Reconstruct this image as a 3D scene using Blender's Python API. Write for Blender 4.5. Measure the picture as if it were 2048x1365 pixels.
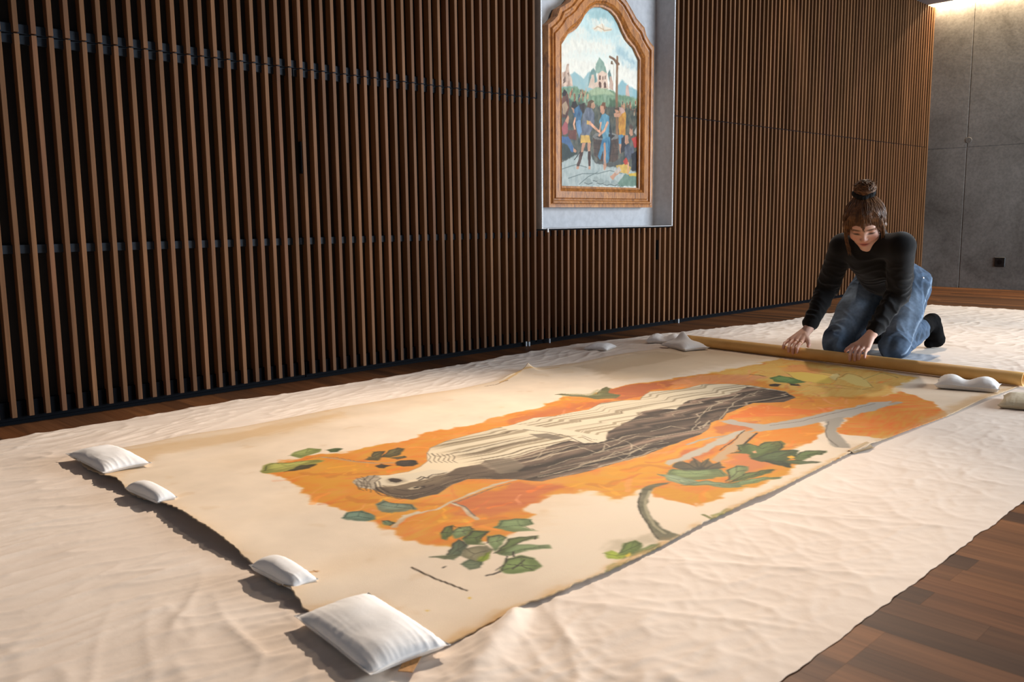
import bpy, bmesh, math, random
import numpy as np
from mathutils import Vector, Matrix

SC = bpy.context.scene
for o in list(bpy.data.objects): bpy.data.objects.remove(o)
PI = math.pi
random.seed(11); RNG = np.random.default_rng(11)

# ------------------------------------------------------------------ camera
def camera():
    yaw, pitch, roll = 0.772942, 0.1390147, -0.0106654
    cy, sy, cp, sp = math.cos(yaw), math.sin(yaw), math.cos(pitch), math.sin(pitch)
    fwd = Vector((sy*cp, cy*cp, -sp)); right = Vector((cy, -sy, 0)); up = right.cross(fwd)
    cr, sr = math.cos(roll), math.sin(roll)
    r2 = right*cr + up*sr; u2 = up*cr - right*sr
    cam = bpy.data.cameras.new('camera'); o = bpy.data.objects.new('camera', cam)
    cam.sensor_width = 36; cam.lens = 1749.607*36/2048; cam.clip_start = 0.05
    m = Matrix((r2, u2, -fwd)).transposed().to_4x4(); m.translation = Vector((-0.970392, -3.387152, 0.705646))
    o.matrix_world = m; SC.collection.objects.link(o); SC.camera = o
    cam.dof.use_dof = True; cam.dof.focus_distance = 4.3; cam.dof.aperture_fstop = 8
camera()

# ------------------------------------------------------------------ world, lights, exposure
def kelv(r, g, b): return (r, g, b)
w = bpy.data.worlds.new('world'); SC.world = w; w.use_nodes = True
w.node_tree.nodes['Background'].inputs[0].default_value = (0.64, 0.80, 1.0, 1)
w.node_tree.nodes['Background'].inputs[1].default_value = 0.21
def spot(name, loc, target, power, col, angle, blend=0.4, size=0.03):
    l = bpy.data.lights.new(name, 'SPOT'); l.energy = power; l.color = col
    l.spot_size = math.radians(angle); l.spot_blend = blend; l.shadow_soft_size = size
    o = bpy.data.objects.new(name, l); SC.collection.objects.link(o); o.location = loc
    o.rotation_euler = (Vector(target)-Vector(loc)).to_track_quat('-Z', 'Y').to_euler()
    return o
def area(name, loc, target, power, col, sx, sy):
    l = bpy.data.lights.new(name, 'AREA'); l.shape = 'RECTANGLE'; l.size = sx; l.size_y = sy; l.energy = power; l.color = col
    o = bpy.data.objects.new(name, l); SC.collection.objects.link(o); o.location = loc
    o.rotation_euler = (Vector(target)-Vector(loc)).to_track_quat('-Z', 'Y').to_euler()
    return o
WARM = (1.0, 0.84, 0.69); COOL = (0.78, 0.89, 1.0)
spot('overhead_spot', (3.7, -0.55, 2.62), (-.70, -1.85, 0), 1080, WARM, 60, 1.0, .03)
spot('overhead_spot', (2.5, -0.55, 2.62), (1.35, -1.75, 0), 62, WARM, 72, 1.0, .04)
spot('overhead_spot', (4.6, -1.0, 2.62), (3.6, -1.75, 0), 150, WARM, 70, 1.0, .04)
spot('overhead_spot', (2.6, -2.7, 2.62), (1.1, -2.75, 0), 45, WARM, 60, 1.0, .06)  # weak fill, added to brighten the front of the dust sheet
spot('painting_spot', (2.75, -1.2, 2.63), (3.15, 0.1, 1.35), 45, (1, .88, .74), 46, .7, .04)
spot('wall_washer', (5.2, -.32, 2.64), (5.2, 0.0, 1.75), 11, WARM, 62, .9, .03)
area('side_window', (6.0, -6.2, 1.35), (2.6, 0, 0.6), 560, COOL, 4.2, 2.3)
area('slot_light', (7.99, -1.4, 2.74), (8.02, -1.4, 0), 85, (1.0, .78, .50), .03, 2.9).rotation_euler = (0, math.radians(-8), 0)
vs = SC.view_settings; vs.view_transform = 'Standard'; vs.look = 'None'; vs.gamma = 1; vs.exposure = 0.0; vs.use_curve_mapping = False

# ------------------------------------------------------------------ helpers
def lin(c):
    c = np.asarray(c, float)/255.0
    return tuple(np.where(c <= .04045, c/12.92, ((c+.055)/1.055)**2.4))
def tag(o, label=None, cat=None, group=None, kind=None):
    for k, v in (('label', label), ('category', cat), ('group', group), ('kind', kind)):
        if v: o[k] = v
    return o
def link(name, data, parent=None, mat=None):
    o = bpy.data.objects.new(name, data); SC.collection.objects.link(o)
    if parent is not None: o.parent = parent
    if mat is not None:
        data.materials.clear(); data.materials.append(mat)
    return o
def empty(name, loc=(0, 0, 0), rz=0):
    o = bpy.data.objects.new(name, None); SC.collection.objects.link(o); o.location = loc; o.rotation_euler = (0, 0, rz); o.empty_display_size = .05
    return o
def smooth(me, on=True):
    me.polygons.foreach_set('use_smooth', np.full(len(me.polygons), on)); me.update()
def box_bm(bm, x0, x1, y0, y1, z0, z1, bev=0):
    r = bmesh.ops.create_cube(bm, size=1)['verts']
    for v in r: v.co = Vector(((x0+x1)/2+v.co.x*(x1-x0), (y0+y1)/2+v.co.y*(y1-y0), (z0+z1)/2+v.co.z*(z1-z0)))
    if bev:
        es = list({e for v in r for e in v.link_edges}); bmesh.ops.bevel(bm, geom=es, offset=bev, segments=1, affect='EDGES')
def box_me(name, x0, x1, y0, y1, z0, z1, bev=0):
    bm = bmesh.new(); box_bm(bm, x0, x1, y0, y1, z0, z1, bev); me = bpy.data.meshes.new(name); bm.to_mesh(me); bm.free(); return me
def boxes_me(name, L, bev=0):
    bm = bmesh.new()
    for b in L: box_bm(bm, *b, bev=bev)
    me = bpy.data.meshes.new(name); bm.to_mesh(me); bm.free(); return me
def np_mesh(name, V, F, cols=None, smoothed=True):
    V = np.asarray(V, np.float32); F = np.asarray(F, np.int32); n = F.shape[1]
    me = bpy.data.meshes.new(name)
    me.vertices.add(len(V)); me.vertices.foreach_set('co', V.ravel())
    me.loops.add(F.size); me.loops.foreach_set('vertex_index', F.ravel())
    me.polygons.add(len(F)); me.polygons.foreach_set('loop_start', np.arange(0, F.size, n, dtype=np.int32))
    me.polygons.foreach_set('use_smooth', np.full(len(F), smoothed)); me.update(calc_edges=True)
    if cols is not None:
        a = me.color_attributes.new('paint', 'BYTE_COLOR', 'POINT')
        c = np.ones((len(V), 4), np.float32); c[:, :3] = np.clip(cols, 0, 1); a.data.foreach_set('color_srgb', c.ravel())
    return me
def grid_faces(nu, nv, off=0):
    i = np.arange(nu*nv).reshape(nu, nv)+off
    return np.stack([i[:-1, :-1], i[1:, :-1], i[1:, 1:], i[:-1, 1:]], -1).reshape(-1, 4)

# ---- noise
_perm = np.random.default_rng(3).permutation(4096).astype(np.int64)
def _h(i, j, s): return _perm[(_perm[(i+s*131) & 4095]+j) & 4095]
def pn(x, y, s=0):
    x = np.asarray(x, np.float32); y = np.asarray(y, np.float32)
    xi = np.floor(x).astype(np.int64); yi = np.floor(y).astype(np.int64); xf = x-xi; yf = y-yi
    u = xf*xf*xf*(xf*(xf*6-15)+10); v = yf*yf*yf*(yf*(yf*6-15)+10)
    def g(a, b):
        an = _h(xi+a, yi+b, s)*(2*PI/4096); return np.cos(an)*(xf-a)+np.sin(an)*(yf-b)
    n00, n10, n01, n11 = g(0, 0), g(1, 0), g(0, 1), g(1, 1)
    return ((n00+u*(n10-n00))*(1-v)+(n01+u*(n11-n01))*v)*1.5
def fbm(x, y, s=0, o=3):
    r = 0; a = 1; t = 0
    for k in range(o): r = r+a*pn(x*2**k, y*2**k, s+k*7); t += a; a *= .5
    return r/t
def pn3(x, y, z, s=0):
    return (pn(x+z*.37, y+z*.61, s)+pn(y-x*.23, z+x*.31, s+5)+pn(z+y*.29, x-y*.41, s+9))*.6
def sstep(a, b, x):
    t = np.clip((x-a)/(b-a), 0, 1); return t*t*(3-2*t)
def rot2(x, y, deg):
    a = math.radians(deg); return x*math.cos(a)+y*math.sin(a), -x*math.sin(a)+y*math.cos(a)

# ------------------------------------------------------------------ materials
class NT:
    def __init__(s, name, rough=.6, metal=0, spec=.5):
        s.m = bpy.data.materials.new(name); s.m.use_nodes = True; s.t = s.m.node_tree; s.b = s.t.nodes['Principled BSDF']
        s.b.inputs['Roughness'].default_value = rough; s.b.inputs['Metallic'].default_value = metal; s.b.inputs['Specular IOR Level'].default_value = spec
    def n(s, t, **k):
        q = s.t.nodes.new(t)
        for a, b in k.items(): setattr(q, a, b)
        return q
    def l(s, a, b): s.t.links.new(a, b)
    def coord(s, kind='Object', scale=(1, 1, 1)):
        c = s.n('ShaderNodeTexCoord'); m = s.n('ShaderNodeMapping'); m.inputs['Scale'].default_value = scale; s.l(c.outputs[kind], m.inputs['Vector']); return m.outputs[0]
    def noise(s, vec, scale, detail=4, rough=.55, dist=0):
        q = s.n('ShaderNodeTexNoise'); q.inputs['Scale'].default_value = scale; q.inputs['Detail'].default_value = detail; q.inputs['Roughness'].default_value = rough; q.inputs['Distortion'].default_value = dist
        s.l(vec, q.inputs['Vector']); return q.outputs['Fac']
    def ramp(s, fac, stops):
        q = s.n('ShaderNodeValToRGB'); e = q.color_ramp.elements
        while len(e) < len(stops): e.new(.5)
        for k, (p, c) in enumerate(stops): e[k].position = p; e[k].color = (*lin(c), 1)
        s.l(fac, q.inputs['Fac']); return q.outputs['Color']
    def mix(s, mode, f, a, b):
        q = s.n('ShaderNodeMix', data_type='RGBA', blend_type=mode)
        if isinstance(f, (int, float)): q.inputs[0].default_value = f
        else: s.l(f, q.inputs[0])
        for v, i in ((a, 6), (b, 7)):
            if isinstance(v, tuple): q.inputs[i].default_value = (*v, 1)
            else: s.l(v, q.inputs[i])
        return q.outputs[2]
    def bump(s, h, strength, dist):
        q = s.n('ShaderNodeBump'); q.inputs['Strength'].default_value = strength; q.inputs['Distance'].default_value = dist; s.l(h, q.inputs['Height']); s.l(q.outputs[0], s.b.inputs['Normal'])
    def col(s, c):
        if isinstance(c, tuple): s.b.inputs['Base Color'].default_value = (*c, 1)
        else: s.l(c, s.b.inputs['Base Color'])
def plain(name, c, rough=.6, metal=0, bump=0, scale=200, spec=.5, var=.12):
    k = NT(name, rough, metal, spec); v = k.coord(); f = k.noise(v, scale, 3)
    k.col(k.ramp(f, [(.3, tuple(x*(1-var) for x in c)), (.7, tuple(min(255, x*(1+var)) for x in c))]))
    if bump: k.bump(f, bump, .002)
    return k.m
def wood(name, cols, axis, per=.55, rough=.5, fine=90, spec=.4):
    """grain along axis; each piece gets its own tone from its object's random number"""
    k = NT(name, rough, 0, spec); c = k.n('ShaderNodeTexCoord'); oi = k.n('ShaderNodeObjectInfo')
    add = k.n('ShaderNodeVectorMath', operation='ADD'); mul = k.n('ShaderNodeMath', operation='MULTIPLY'); mul.inputs[1].default_value = 37
    k.l(oi.outputs['Random'], mul.inputs[0]); cm = k.n('ShaderNodeCombineXYZ')
    for i in range(3): k.l(mul.outputs[0], cm.inputs[i])
    k.l(c.outputs['Object'], add.inputs[0]); k.l(cm.outputs[0], add.inputs[1])
    sc = [fine, fine, fine]; sc[axis] = 3.0; m = k.n('ShaderNodeMapping'); m.inputs['Scale'].default_value = sc; k.l(add.outputs[0], m.inputs['Vector'])
    g = k.noise(m.outputs[0], 1.0, 5, .6, .6)
    sc2 = [14, 14, 14]; sc2[axis] = 1.2; m2 = k.n('ShaderNodeMapping'); m2.inputs['Scale'].default_value = sc2; k.l(add.outputs[0], m2.inputs['Vector'])
    g2 = k.noise(m2.outputs[0], 1.0, 3, .5, 1.0)
    base = k.ramp(oi.outputs['Random'], [(i/(len(cols)-1), q) for i, q in enumerate(cols)])
    tone = k.ramp(g, [(.25, (150, 150, 150)), (.75, (255, 255, 255))])
    tone2 = k.ramp(g2, [(.3, (190, 186, 182)), (.7, (255, 255, 255))])
    a = k.mix('MULTIPLY', per, base, tone); a = k.mix('MULTIPLY', .8, a, tone2); k.col(a); k.bump(g, .12, .001)
    return k.m
def painted(name, rough=.75, bump=.15, bscale=700, spec=.25):
    k = NT(name, rough, 0, spec); a = k.n('ShaderNodeAttribute'); a.attribute_name = 'paint'; k.col(a.outputs['Color'])
    if bump: k.bump(k.noise(k.coord(), bscale, 3), bump, .001)
    return k.m
def cloth_mat(name, c1, c2, weave=900, wr=14, b=.25, sheen=.15):
    k = NT(name, .9, 0, .15); v = k.coord(); f = k.noise(v, 3.0, 5); k.col(k.ramp(f, [(.3, c1), (.7, c2)]))
    f2 = k.noise(v, weave, 2); f3 = k.noise(v, wr, 6, .6, .4)
    mm = k.n('ShaderNodeMath', operation='MULTIPLY_ADD'); k.l(f2, mm.inputs[0]); mm.inputs[1].default_value = .12; k.l(f3, mm.inputs[2])
    k.bump(mm.outputs[0], b, .008); k.b.inputs['Sheen Weight'].default_value = sheen
    return k.m
M = {}
M['slat'] = wood('slat_oak', [(124, 86, 56), (140, 98, 64), (128, 90, 58), (150, 106, 70), (134, 92, 64)], 2, .55, .62, 90, .2)
M['plank'] = wood('plank_wood', [(106, 70, 45), (142, 94, 58), (78, 56, 43), (150, 100, 62), (116, 77, 50), (134, 86, 52), (92, 64, 45), (126, 84, 54)], 1, .6, .6, 90, .12)
M['board'] = plain('backing_board', (9, 9, 12), .8, 0, .05)
M['rail'] = plain('rail_metal', (27, 35, 45), .5, .0, .05, 60, .2)
M['base'] = plain('base_metal', (9, 11, 16), .7, 0, spec=.08)
M['chrome'] = plain('chrome', (222, 225, 230), .35, .4)
M['pull'] = plain('pull_metal', (18, 18, 20), .4, .5)
M['niche'] = plain('niche_paint', (186, 186, 188), .7, 0, .03, 30, var=.04)
M['niche_trim'] = plain('niche_trim_paint', (225, 228, 232), .5, 0)
M['ceil'] = plain('ceiling_paint', (120, 112, 116), .9, 0)
M['black'] = plain('black_plastic', (18, 18, 19), .45, 0)
M['cushion'] = cloth_mat('cushion_cotton', (244, 240, 234), (250, 247, 243), 1200, 30, .12)
M['cushion_cream'] = cloth_mat('cushion_cream_cotton', (214, 198, 164), (228, 212, 180), 1200, 40, .3)
M['dust'] = cloth_mat('dust_sheet_cotton', (230, 211, 192), (238, 221, 203), 1000, 26, .10)
M['tissue'] = plain('tissue_paper', (206, 208, 212), .6, 0, .3, 60, var=.05)
M['tape'] = plain('brown_paper', (176, 128, 74), .8, 0)
M['mural'] = painted('canvas_paint', .8, .25, 500)
M['panel'] = painted('panel_paint', .45, .06, 400)
def concrete():
    k = NT('concrete', .85, 0, .3); v = k.coord('Object'); f = k.noise(v, 1.0, 8, .68, .6); f2 = k.noise(v, 45, 4)
    a = k.ramp(f, [(.32, (84, 78, 72)), (.5, (122, 117, 111)), (.68, (144, 139, 133))]); b = k.ramp(f2, [(.35, (205, 205, 205)), (.6, (255, 255, 255))])
    k.col(k.mix('MULTIPLY', .5, a, b)); k.bump(f2, .15, .004); return k.m
M['concrete'] = concrete()
def oakframe():
    k = NT('frame_oak', .42, 0, .5); v = k.coord('Object', (18, 18, 5)); f = k.noise(v, 2.2, 6, .6, 1.2); f2 = k.noise(k.coord('Object'), 160, 3)
    a = k.ramp(f, [(.28, (110, 66, 28)), (.5, (172, 110, 50)), (.72, (206, 142, 70))]); b = k.ramp(f2, [(.3, (170, 160, 150)), (.7, (255, 255, 255))])
    k.col(k.mix('MULTIPLY', .5, a, b)); k.bump(f2, .1, .001); return k.m
M['frame'] = oakframe()
M['frame_back'] = plain('frame_back_wood', (58, 40, 28), .7, 0, .1, 60)
def tube_mat():
    k = NT('cardboard', .55, 0, .4); v = k.coord('Object'); f = k.noise(v, 14, 4); k.col(k.ramp(f, [(.3, (230, 178, 102)), (.7, (240, 192, 118))])); k.bump(k.noise(v, 400, 2), .05, .001); return k.m
M['tube'] = tube_mat()
M['skin'] = painted('skin', .5, .06, 500, .4); M['skin'].node_tree.nodes['Principled BSDF'].inputs['Subsurface Weight'].default_value = .08; M['skin'].node_tree.nodes['Principled BSDF'].inputs['Subsurface Radius'].default_value = (.01, .004, .002)
M['denim'] = painted('denim', .85, .35, 900, .15)
M['knit'] = plain('black_knit', (19, 18, 18), .9, 0, .4, 420, .15, .25); M['knit'].node_tree.nodes['Principled BSDF'].inputs['Sheen Weight'].default_value = .18
M['sock'] = plain('black_sock', (13, 13, 14), .95, 0, .3, 700, .1)
def hairm():
    k = NT('brown_hair', .45, 0, .4); v = k.coord('Object', (1, 1, 1)); f = k.noise(v, 55, 3, .6, .3); k.col(k.ramp(f, [(.25, (62, 41, 27)), (.55, (112, 76, 47)), (.8, (166, 116, 72))])); return k.m
M['hair'] = hairm()
M['scrunchie'] = plain('black_velvet', (10, 10, 11), .9, 0, .3, 300)
M['gold'] = plain('gold', (220, 180, 110), .25, 1)
M['silver'] = plain('silver', (225, 225, 228), .25, 1)

# ------------------------------------------------------------------ setting: floor
PW = 0.0745; PX0 = 0.614
floor = link('floor', box_me('floor', -3.2, 8.05, -6.5, .06, -.06, -.012), None, M['board'])
tag(floor, 'dark brown hardwood strip floor running out from the slatted wall', 'floor', kind='structure')
def plank(x, y0, y1, stock={}):
    key = round(y1-y0, 3)
    if key not in stock: stock[key] = box_me('plank', -PW/2+.00012, PW/2-.00012, -key/2+.0001, key/2-.0001, -.012, 0)
    o = link('plank', stock[key], floor, M['plank'] if not stock[key].materials else None); o.location = (x, (y0+y1)/2, 0)
for k in range(-28, 100):
    x = PX0+(k+.5)*PW
    if x > 8.03: break
    L_ = random.choice((.55, .7, .85, 1.0)); plank(x, -L_, .045)
    if x > 5.6:
        y = -L_; l2 = random.choice((.9, 1.2)); plank(x, y-l2, y)
for k in range(-12, 36):
    x = PX0+(k+.5)*PW; y = -2.60
    if k == 3: e1 = -2.826
    else: e1 = -2.60-random.choice((.22, .34, .45, .6, .75))
    plank(x, e1, y)
    l2 = random.choice((.6, .75, .9)); plank(x, e1-l2, e1)

# ------------------------------------------------------------------ setting: slatted wall
P_ = .055; FW = .0165; DP = .0377; ZJ = 1.3507; ZC = 2.66
NL, NR = -20, 145
slat_stock = {}
def slat(parent, n, z0, z1):
    key = (round(z0, 3), round(z1, 3))
    if key not in slat_stock:
        me = box_me('slat', -FW, 0, 0, DP, z0, z1, .0008); me.materials.append(M['slat']); slat_stock[key] = me
    o = link('slat', slat_stock[key], parent); o.location = (n*P_, 0, 0); return o
NX0, NX1, NZ0, NZ1, ND = 2.575, 3.802, .651, 2.40, .144
wl = link('wall_left', boxes_me('wall_left', [(NL*P_-.03, NX0-.004, DP+.006, .16, ZJ, ZC), (NX1+.004, 8.03, DP+.006, .16, ZJ, ZC), (NX0-.004, NX1+.004, DP+.006, .16, NZ1+.004, ZC), (NL*P_-.03, 8.03, .15, .2, -.05, ZC)]), None, M['board'])
tag(wl, 'long wall of upright dark brown timber slats over black board', 'wall', kind='structure')
for n in range(NL, NR+1):
    if 47 <= n <= 69: slat(wl, n, NZ1+.004, ZC)
    else: slat(wl, n, ZJ+.0035, ZC-.002)
def rail(parent, x0, x1, z0, z1, mat='rail', y0=.025):
    return link('rail', box_me('rail', x0, x1, y0, DP+.004, z0, z1, .001), parent, M[mat])
rail(wl, NL*P_, NX0-.006, ZJ+.003, 1.386); rail(wl, NX1+.006, 8.0, ZJ+.003, 1.386)
doors = [(NL, 19, 'leftmost slatted cabinet door, dark gaps and steel blue rails between slats'), (20, 46, 'tall slatted cabinet door with recessed pull, left of the painting niche'), (47, 69, 'low slatted door under the painting niche'), (70, 104, 'tall slatted door just right of the painting niche'), (105, NR, 'slatted panel at the far end beside the concrete wall')]
for i, (a, b, lab) in enumerate(doors, 1):
    x0 = a*P_-FW-.018; x1 = b*P_+.018; top = ZJ-.0005 if i != 3 else .640
    d = link('door_%d' % i, box_me('door', x0, x1, DP+.006, .148, .022, top), None, M['board'])
    tag(d, lab, 'door', kind='structure')
    for n in range(a, b+1): slat(d, n, .0275, top-.0015)
    rail(d, x0+.001, x1-.001, .602, .633) if i != 3 else rail(d, x0+.001, x1-.001, .606, .637)
    if i != 3: rail(d, x0+.001, x1-.001, 1.319, ZJ-.0015)
    rail(d, x0+.001, x1-.001, .012, .082, 'base')
    if i in (2, 3):
        hx = 20*P_-FW-.004 if i == 2 else 67*P_-FW-.004; hz0, hz1 = (.909, 1.046) if i == 2 else (.434, .56)
        bm = bmesh.new(); box_bm(bm, hx-.001, hx+.0045, .006, .030, hz0, hz1, .002); me = bpy.data.meshes.new('pull'); bm.to_mesh(me); bm.free()
        link('pull', me, d, M['pull'])
def pin(d, x, z0, z1, y=-.004):
    bm = bmesh.new(); bmesh.ops.create_cone(bm, cap_ends=True, segments=16, radius1=.0052, radius2=.0052, depth=z1-z0); bmesh.ops.bevel(bm, geom=[e for e in bm.edges if abs(e.verts[0].co.z-e.verts[1].co.z) < 1e-5], offset=.001, segments=1, affect='EDGES')
    me = bpy.data.meshes.new('pivot_pin'); bm.to_mesh(me); bm.free(); o = link('pivot_pin', me, d, M['chrome']); o.location = (x, y, (z0+z1)/2)
D = bpy.data.objects
pin(D['door_2'], 2.449, .001, .028, .006); pin(D['door_2'], 2.465, .001, .026, -.002); pin(D['door_3'], 2.628, .001, .027); pin(D['door_3'], 2.618, .628, .649); pin(D['door_4'], 3.887, .001, .03)
kb = link('baseboard_left', box_me('baseboard', NL*P_-.03, 8.03, .022, .05, -.01, .012), None, M['base']); tag(kb, 'black recessed plinth under the slatted wall', 'baseboard', kind='structure')
# end post, lit by the ceiling slot
link('end_post', box_me('end_post', 8.003, 8.026, -.002, .06, .0, ZC+.0, .001), wl, M['slat'])
# niche
nb = link('niche_back', box_me('niche_back', NX0-.002, NX1+.002, ND, ND+.005, NZ0-.004, NZ1+.004), wl, M['niche'])
link('niche_side', box_me('niche_side', NX1, NX1+.0035, .002, ND+.001, NZ0-.004, NZ1+.003), wl, M['niche'])
link('niche_side', box_me('niche_side', NX0-.0035, NX0, .002, ND+.001, NZ0-.004, NZ1+.003), wl, M['niche'])
link('niche_sill', box_me('niche_sill', NX0-.003, NX1+.003, .001, ND+.001, NZ0-.0045, NZ0), wl, M['niche'])
link('niche_top', box_me('niche_top', NX0-.003, NX1+.003, .001, ND+.001, NZ1, NZ1+.0035), wl, M['niche'])
link('niche_trim', box_me('niche_trim', NX0-.004, NX0+.007, -.004, .003, NZ0-.004, NZ1+.004, .0008), wl, M['niche_trim'])
link('niche_trim', box_me('niche_trim', NX1-.004, NX1+.004, -.003, .003, NZ0-.004, NZ1+.004, .0008), wl, M['niche_trim'])

# ------------------------------------------------------------------ setting: concrete wall and ceiling
XB = 8.03
wb = link('wall_back', box_me('wall_back', XB+.006, XB+.25, -6.5, .2, -.05, 3.0), None, M['concrete'])
tag(wb, 'grey cast concrete end wall with panel joints and tie holes', 'wall', kind='structure')
YJ = -.356
for (y0, y1) in ((YJ+.003, .16), (-2.76, YJ-.003), (-5.16, -2.766)):
    for (z0, z1) in ((-.01, 1.327), (1.333, 2.98)):
        link('concrete_panel', box_me('concrete_panel', XB, XB+.05, y0, y1, z0, z1, .003), wb, M['concrete'])
def tie(y, z):
    bm = bmesh.new(); bmesh.ops.create_cone(bm, cap_ends=True, segments=24, radius1=.030, radius2=.026, depth=.006); me = bpy.data.meshes.new('tie_plug'); bm.to_mesh(me); bm.free()
    o = link('tie_plug', me, wb, M['concrete']); o.rotation_euler = (0, -PI/2, 0); o.location = (XB-.001, y, z)
tie(-.37, 1.395); tie(-2.6, 1.395)
cl = link('ceiling', box_me('ceiling', -3.2, 7.86, -6.5, .2, ZC, ZC+.06), None, M['ceil']); tag(cl, 'dull grey ceiling with a lit slot along the concrete wall', 'ceiling', kind='structure')
sk = empty('wall_socket', (XB-.0005, -.71, .255)); tag(sk, 'small square black power socket low on the concrete wall', 'socket')
link('plate', box_me('plate', -.010, 0, -.044, .044, -.044, .044, .003), sk, M['black'])
bm = bmesh.new(); bmesh.ops.create_cone(bm, cap_ends=True, segments=24, radius1=.021, radius2=.021, depth=.004)
for q in (-1, 1): 
    r = bmesh.ops.create_cone(bm, cap_ends=True, segments=8, radius1=.003, radius2=.003, depth=.006)['verts']
    for v in r: v.co.x += q*.0095
me = bpy.data.meshes.new('socket_face'); bm.to_mesh(me); bm.free(); o = link('socket_face', me, sk, M['pull']); o.rotation_euler = (0, -PI/2, 0); o.location = (-.011, 0, 0)

# ------------------------------------------------------------------ painting with shapes: colours laid on a vertex grid
def poly_sd(x, y, P):
    """signed distance (positive inside) from points to a polygon"""
    ins = np.zeros(x.shape, bool); d2 = np.full(x.shape, 1e9, np.float32); n = len(P)
    for i in range(n):
        ax, ay = P[i]; bx, by = P[(i+1) % n]; dx, dy = bx-ax, by-ay
        t = np.clip(((x-ax)*dx+(y-ay)*dy)/(dx*dx+dy*dy+1e-12), 0, 1); ex = x-ax-t*dx; ey = y-ay-t*dy
        d2 = np.minimum(d2, ex*ex+ey*ey)
        if ay != by:
            c = ((ay > y) != (by > y)) & (x < (bx-ax)*(y-ay)/(by-ay)+ax); ins ^= c
    return np.sqrt(d2)*np.where(ins, 1, -1)
def line_d(x, y, P):
    d2 = np.full(x.shape, 1e9, np.float32); tt = np.zeros(x.shape, np.float32); n = len(P)-1
    for i in range(n):
        ax, ay = P[i]; bx, by = P[i+1]; dx, dy = bx-ax, by-ay
        t = np.clip(((x-ax)*dx+(y-ay)*dy)/(dx*dx+dy*dy+1e-12), 0, 1); ex = x-ax-t*dx; ey = y-ay-t*dy; e = ex*ex+ey*ey
        m = e < d2; d2 = np.where(m, e, d2); tt = np.where(m, (i+t)/n, tt)
    return np.sqrt(d2), tt
def lay(items, X, Y, C, jx, jy, streak, wob):
    """X, Y point coordinates (flat), C colours; jx, jy unit jitter fields, streak and wob in about -1..1"""
    for it in items:
        P = it[-1]; xs = [p[0] for p in P]; ys = [p[1] for p in P]
        pad = (it[3]*1.2+it[4]*1.5 if it[0] == 'P' else max(it[2], it[3])+it[4]*1.5)+.003
        m = np.nonzero((X > min(xs)-pad) & (X < max(xs)+pad) & (Y > min(ys)-pad) & (Y < max(ys)+pad))[0]
        if not len(m): continue
        if it[0] == 'P':
            _, c1, c2, soft, jit, st, op, _ = it
            sd = poly_sd(X[m]+jx[m]*jit, Y[m]+jy[m]*jit, P)+streak[m]*soft*.5
            a = sstep(-soft, soft, sd)*op
            f = np.clip(.5+.75*(streak[m] if st else wob[m]), 0, 1)[:, None]
            col = np.array(c1)/255.*(1-f)+np.array(c2)/255.*f
            a = a*np.clip(1-.22*np.abs(wob[m]), 0, 1) if st else a
        else:
            _, c1, w1, w2, jit, op, _ = it
            d, t = line_d(X[m]+jx[m]*jit, Y[m]+jy[m]*jit, P); wd = (w1+(w2-w1)*t)*.5
            a = (1-sstep(wd*.6, wd*1.25, d))*op*np.clip(.92+.25*streak[m], .3, 1); col = np.array(c1)[None]/255.*(1+.10*streak[m][:, None])
        a = a[:, None]; C[m] = C[m]*(1-a)+col*a

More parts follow.
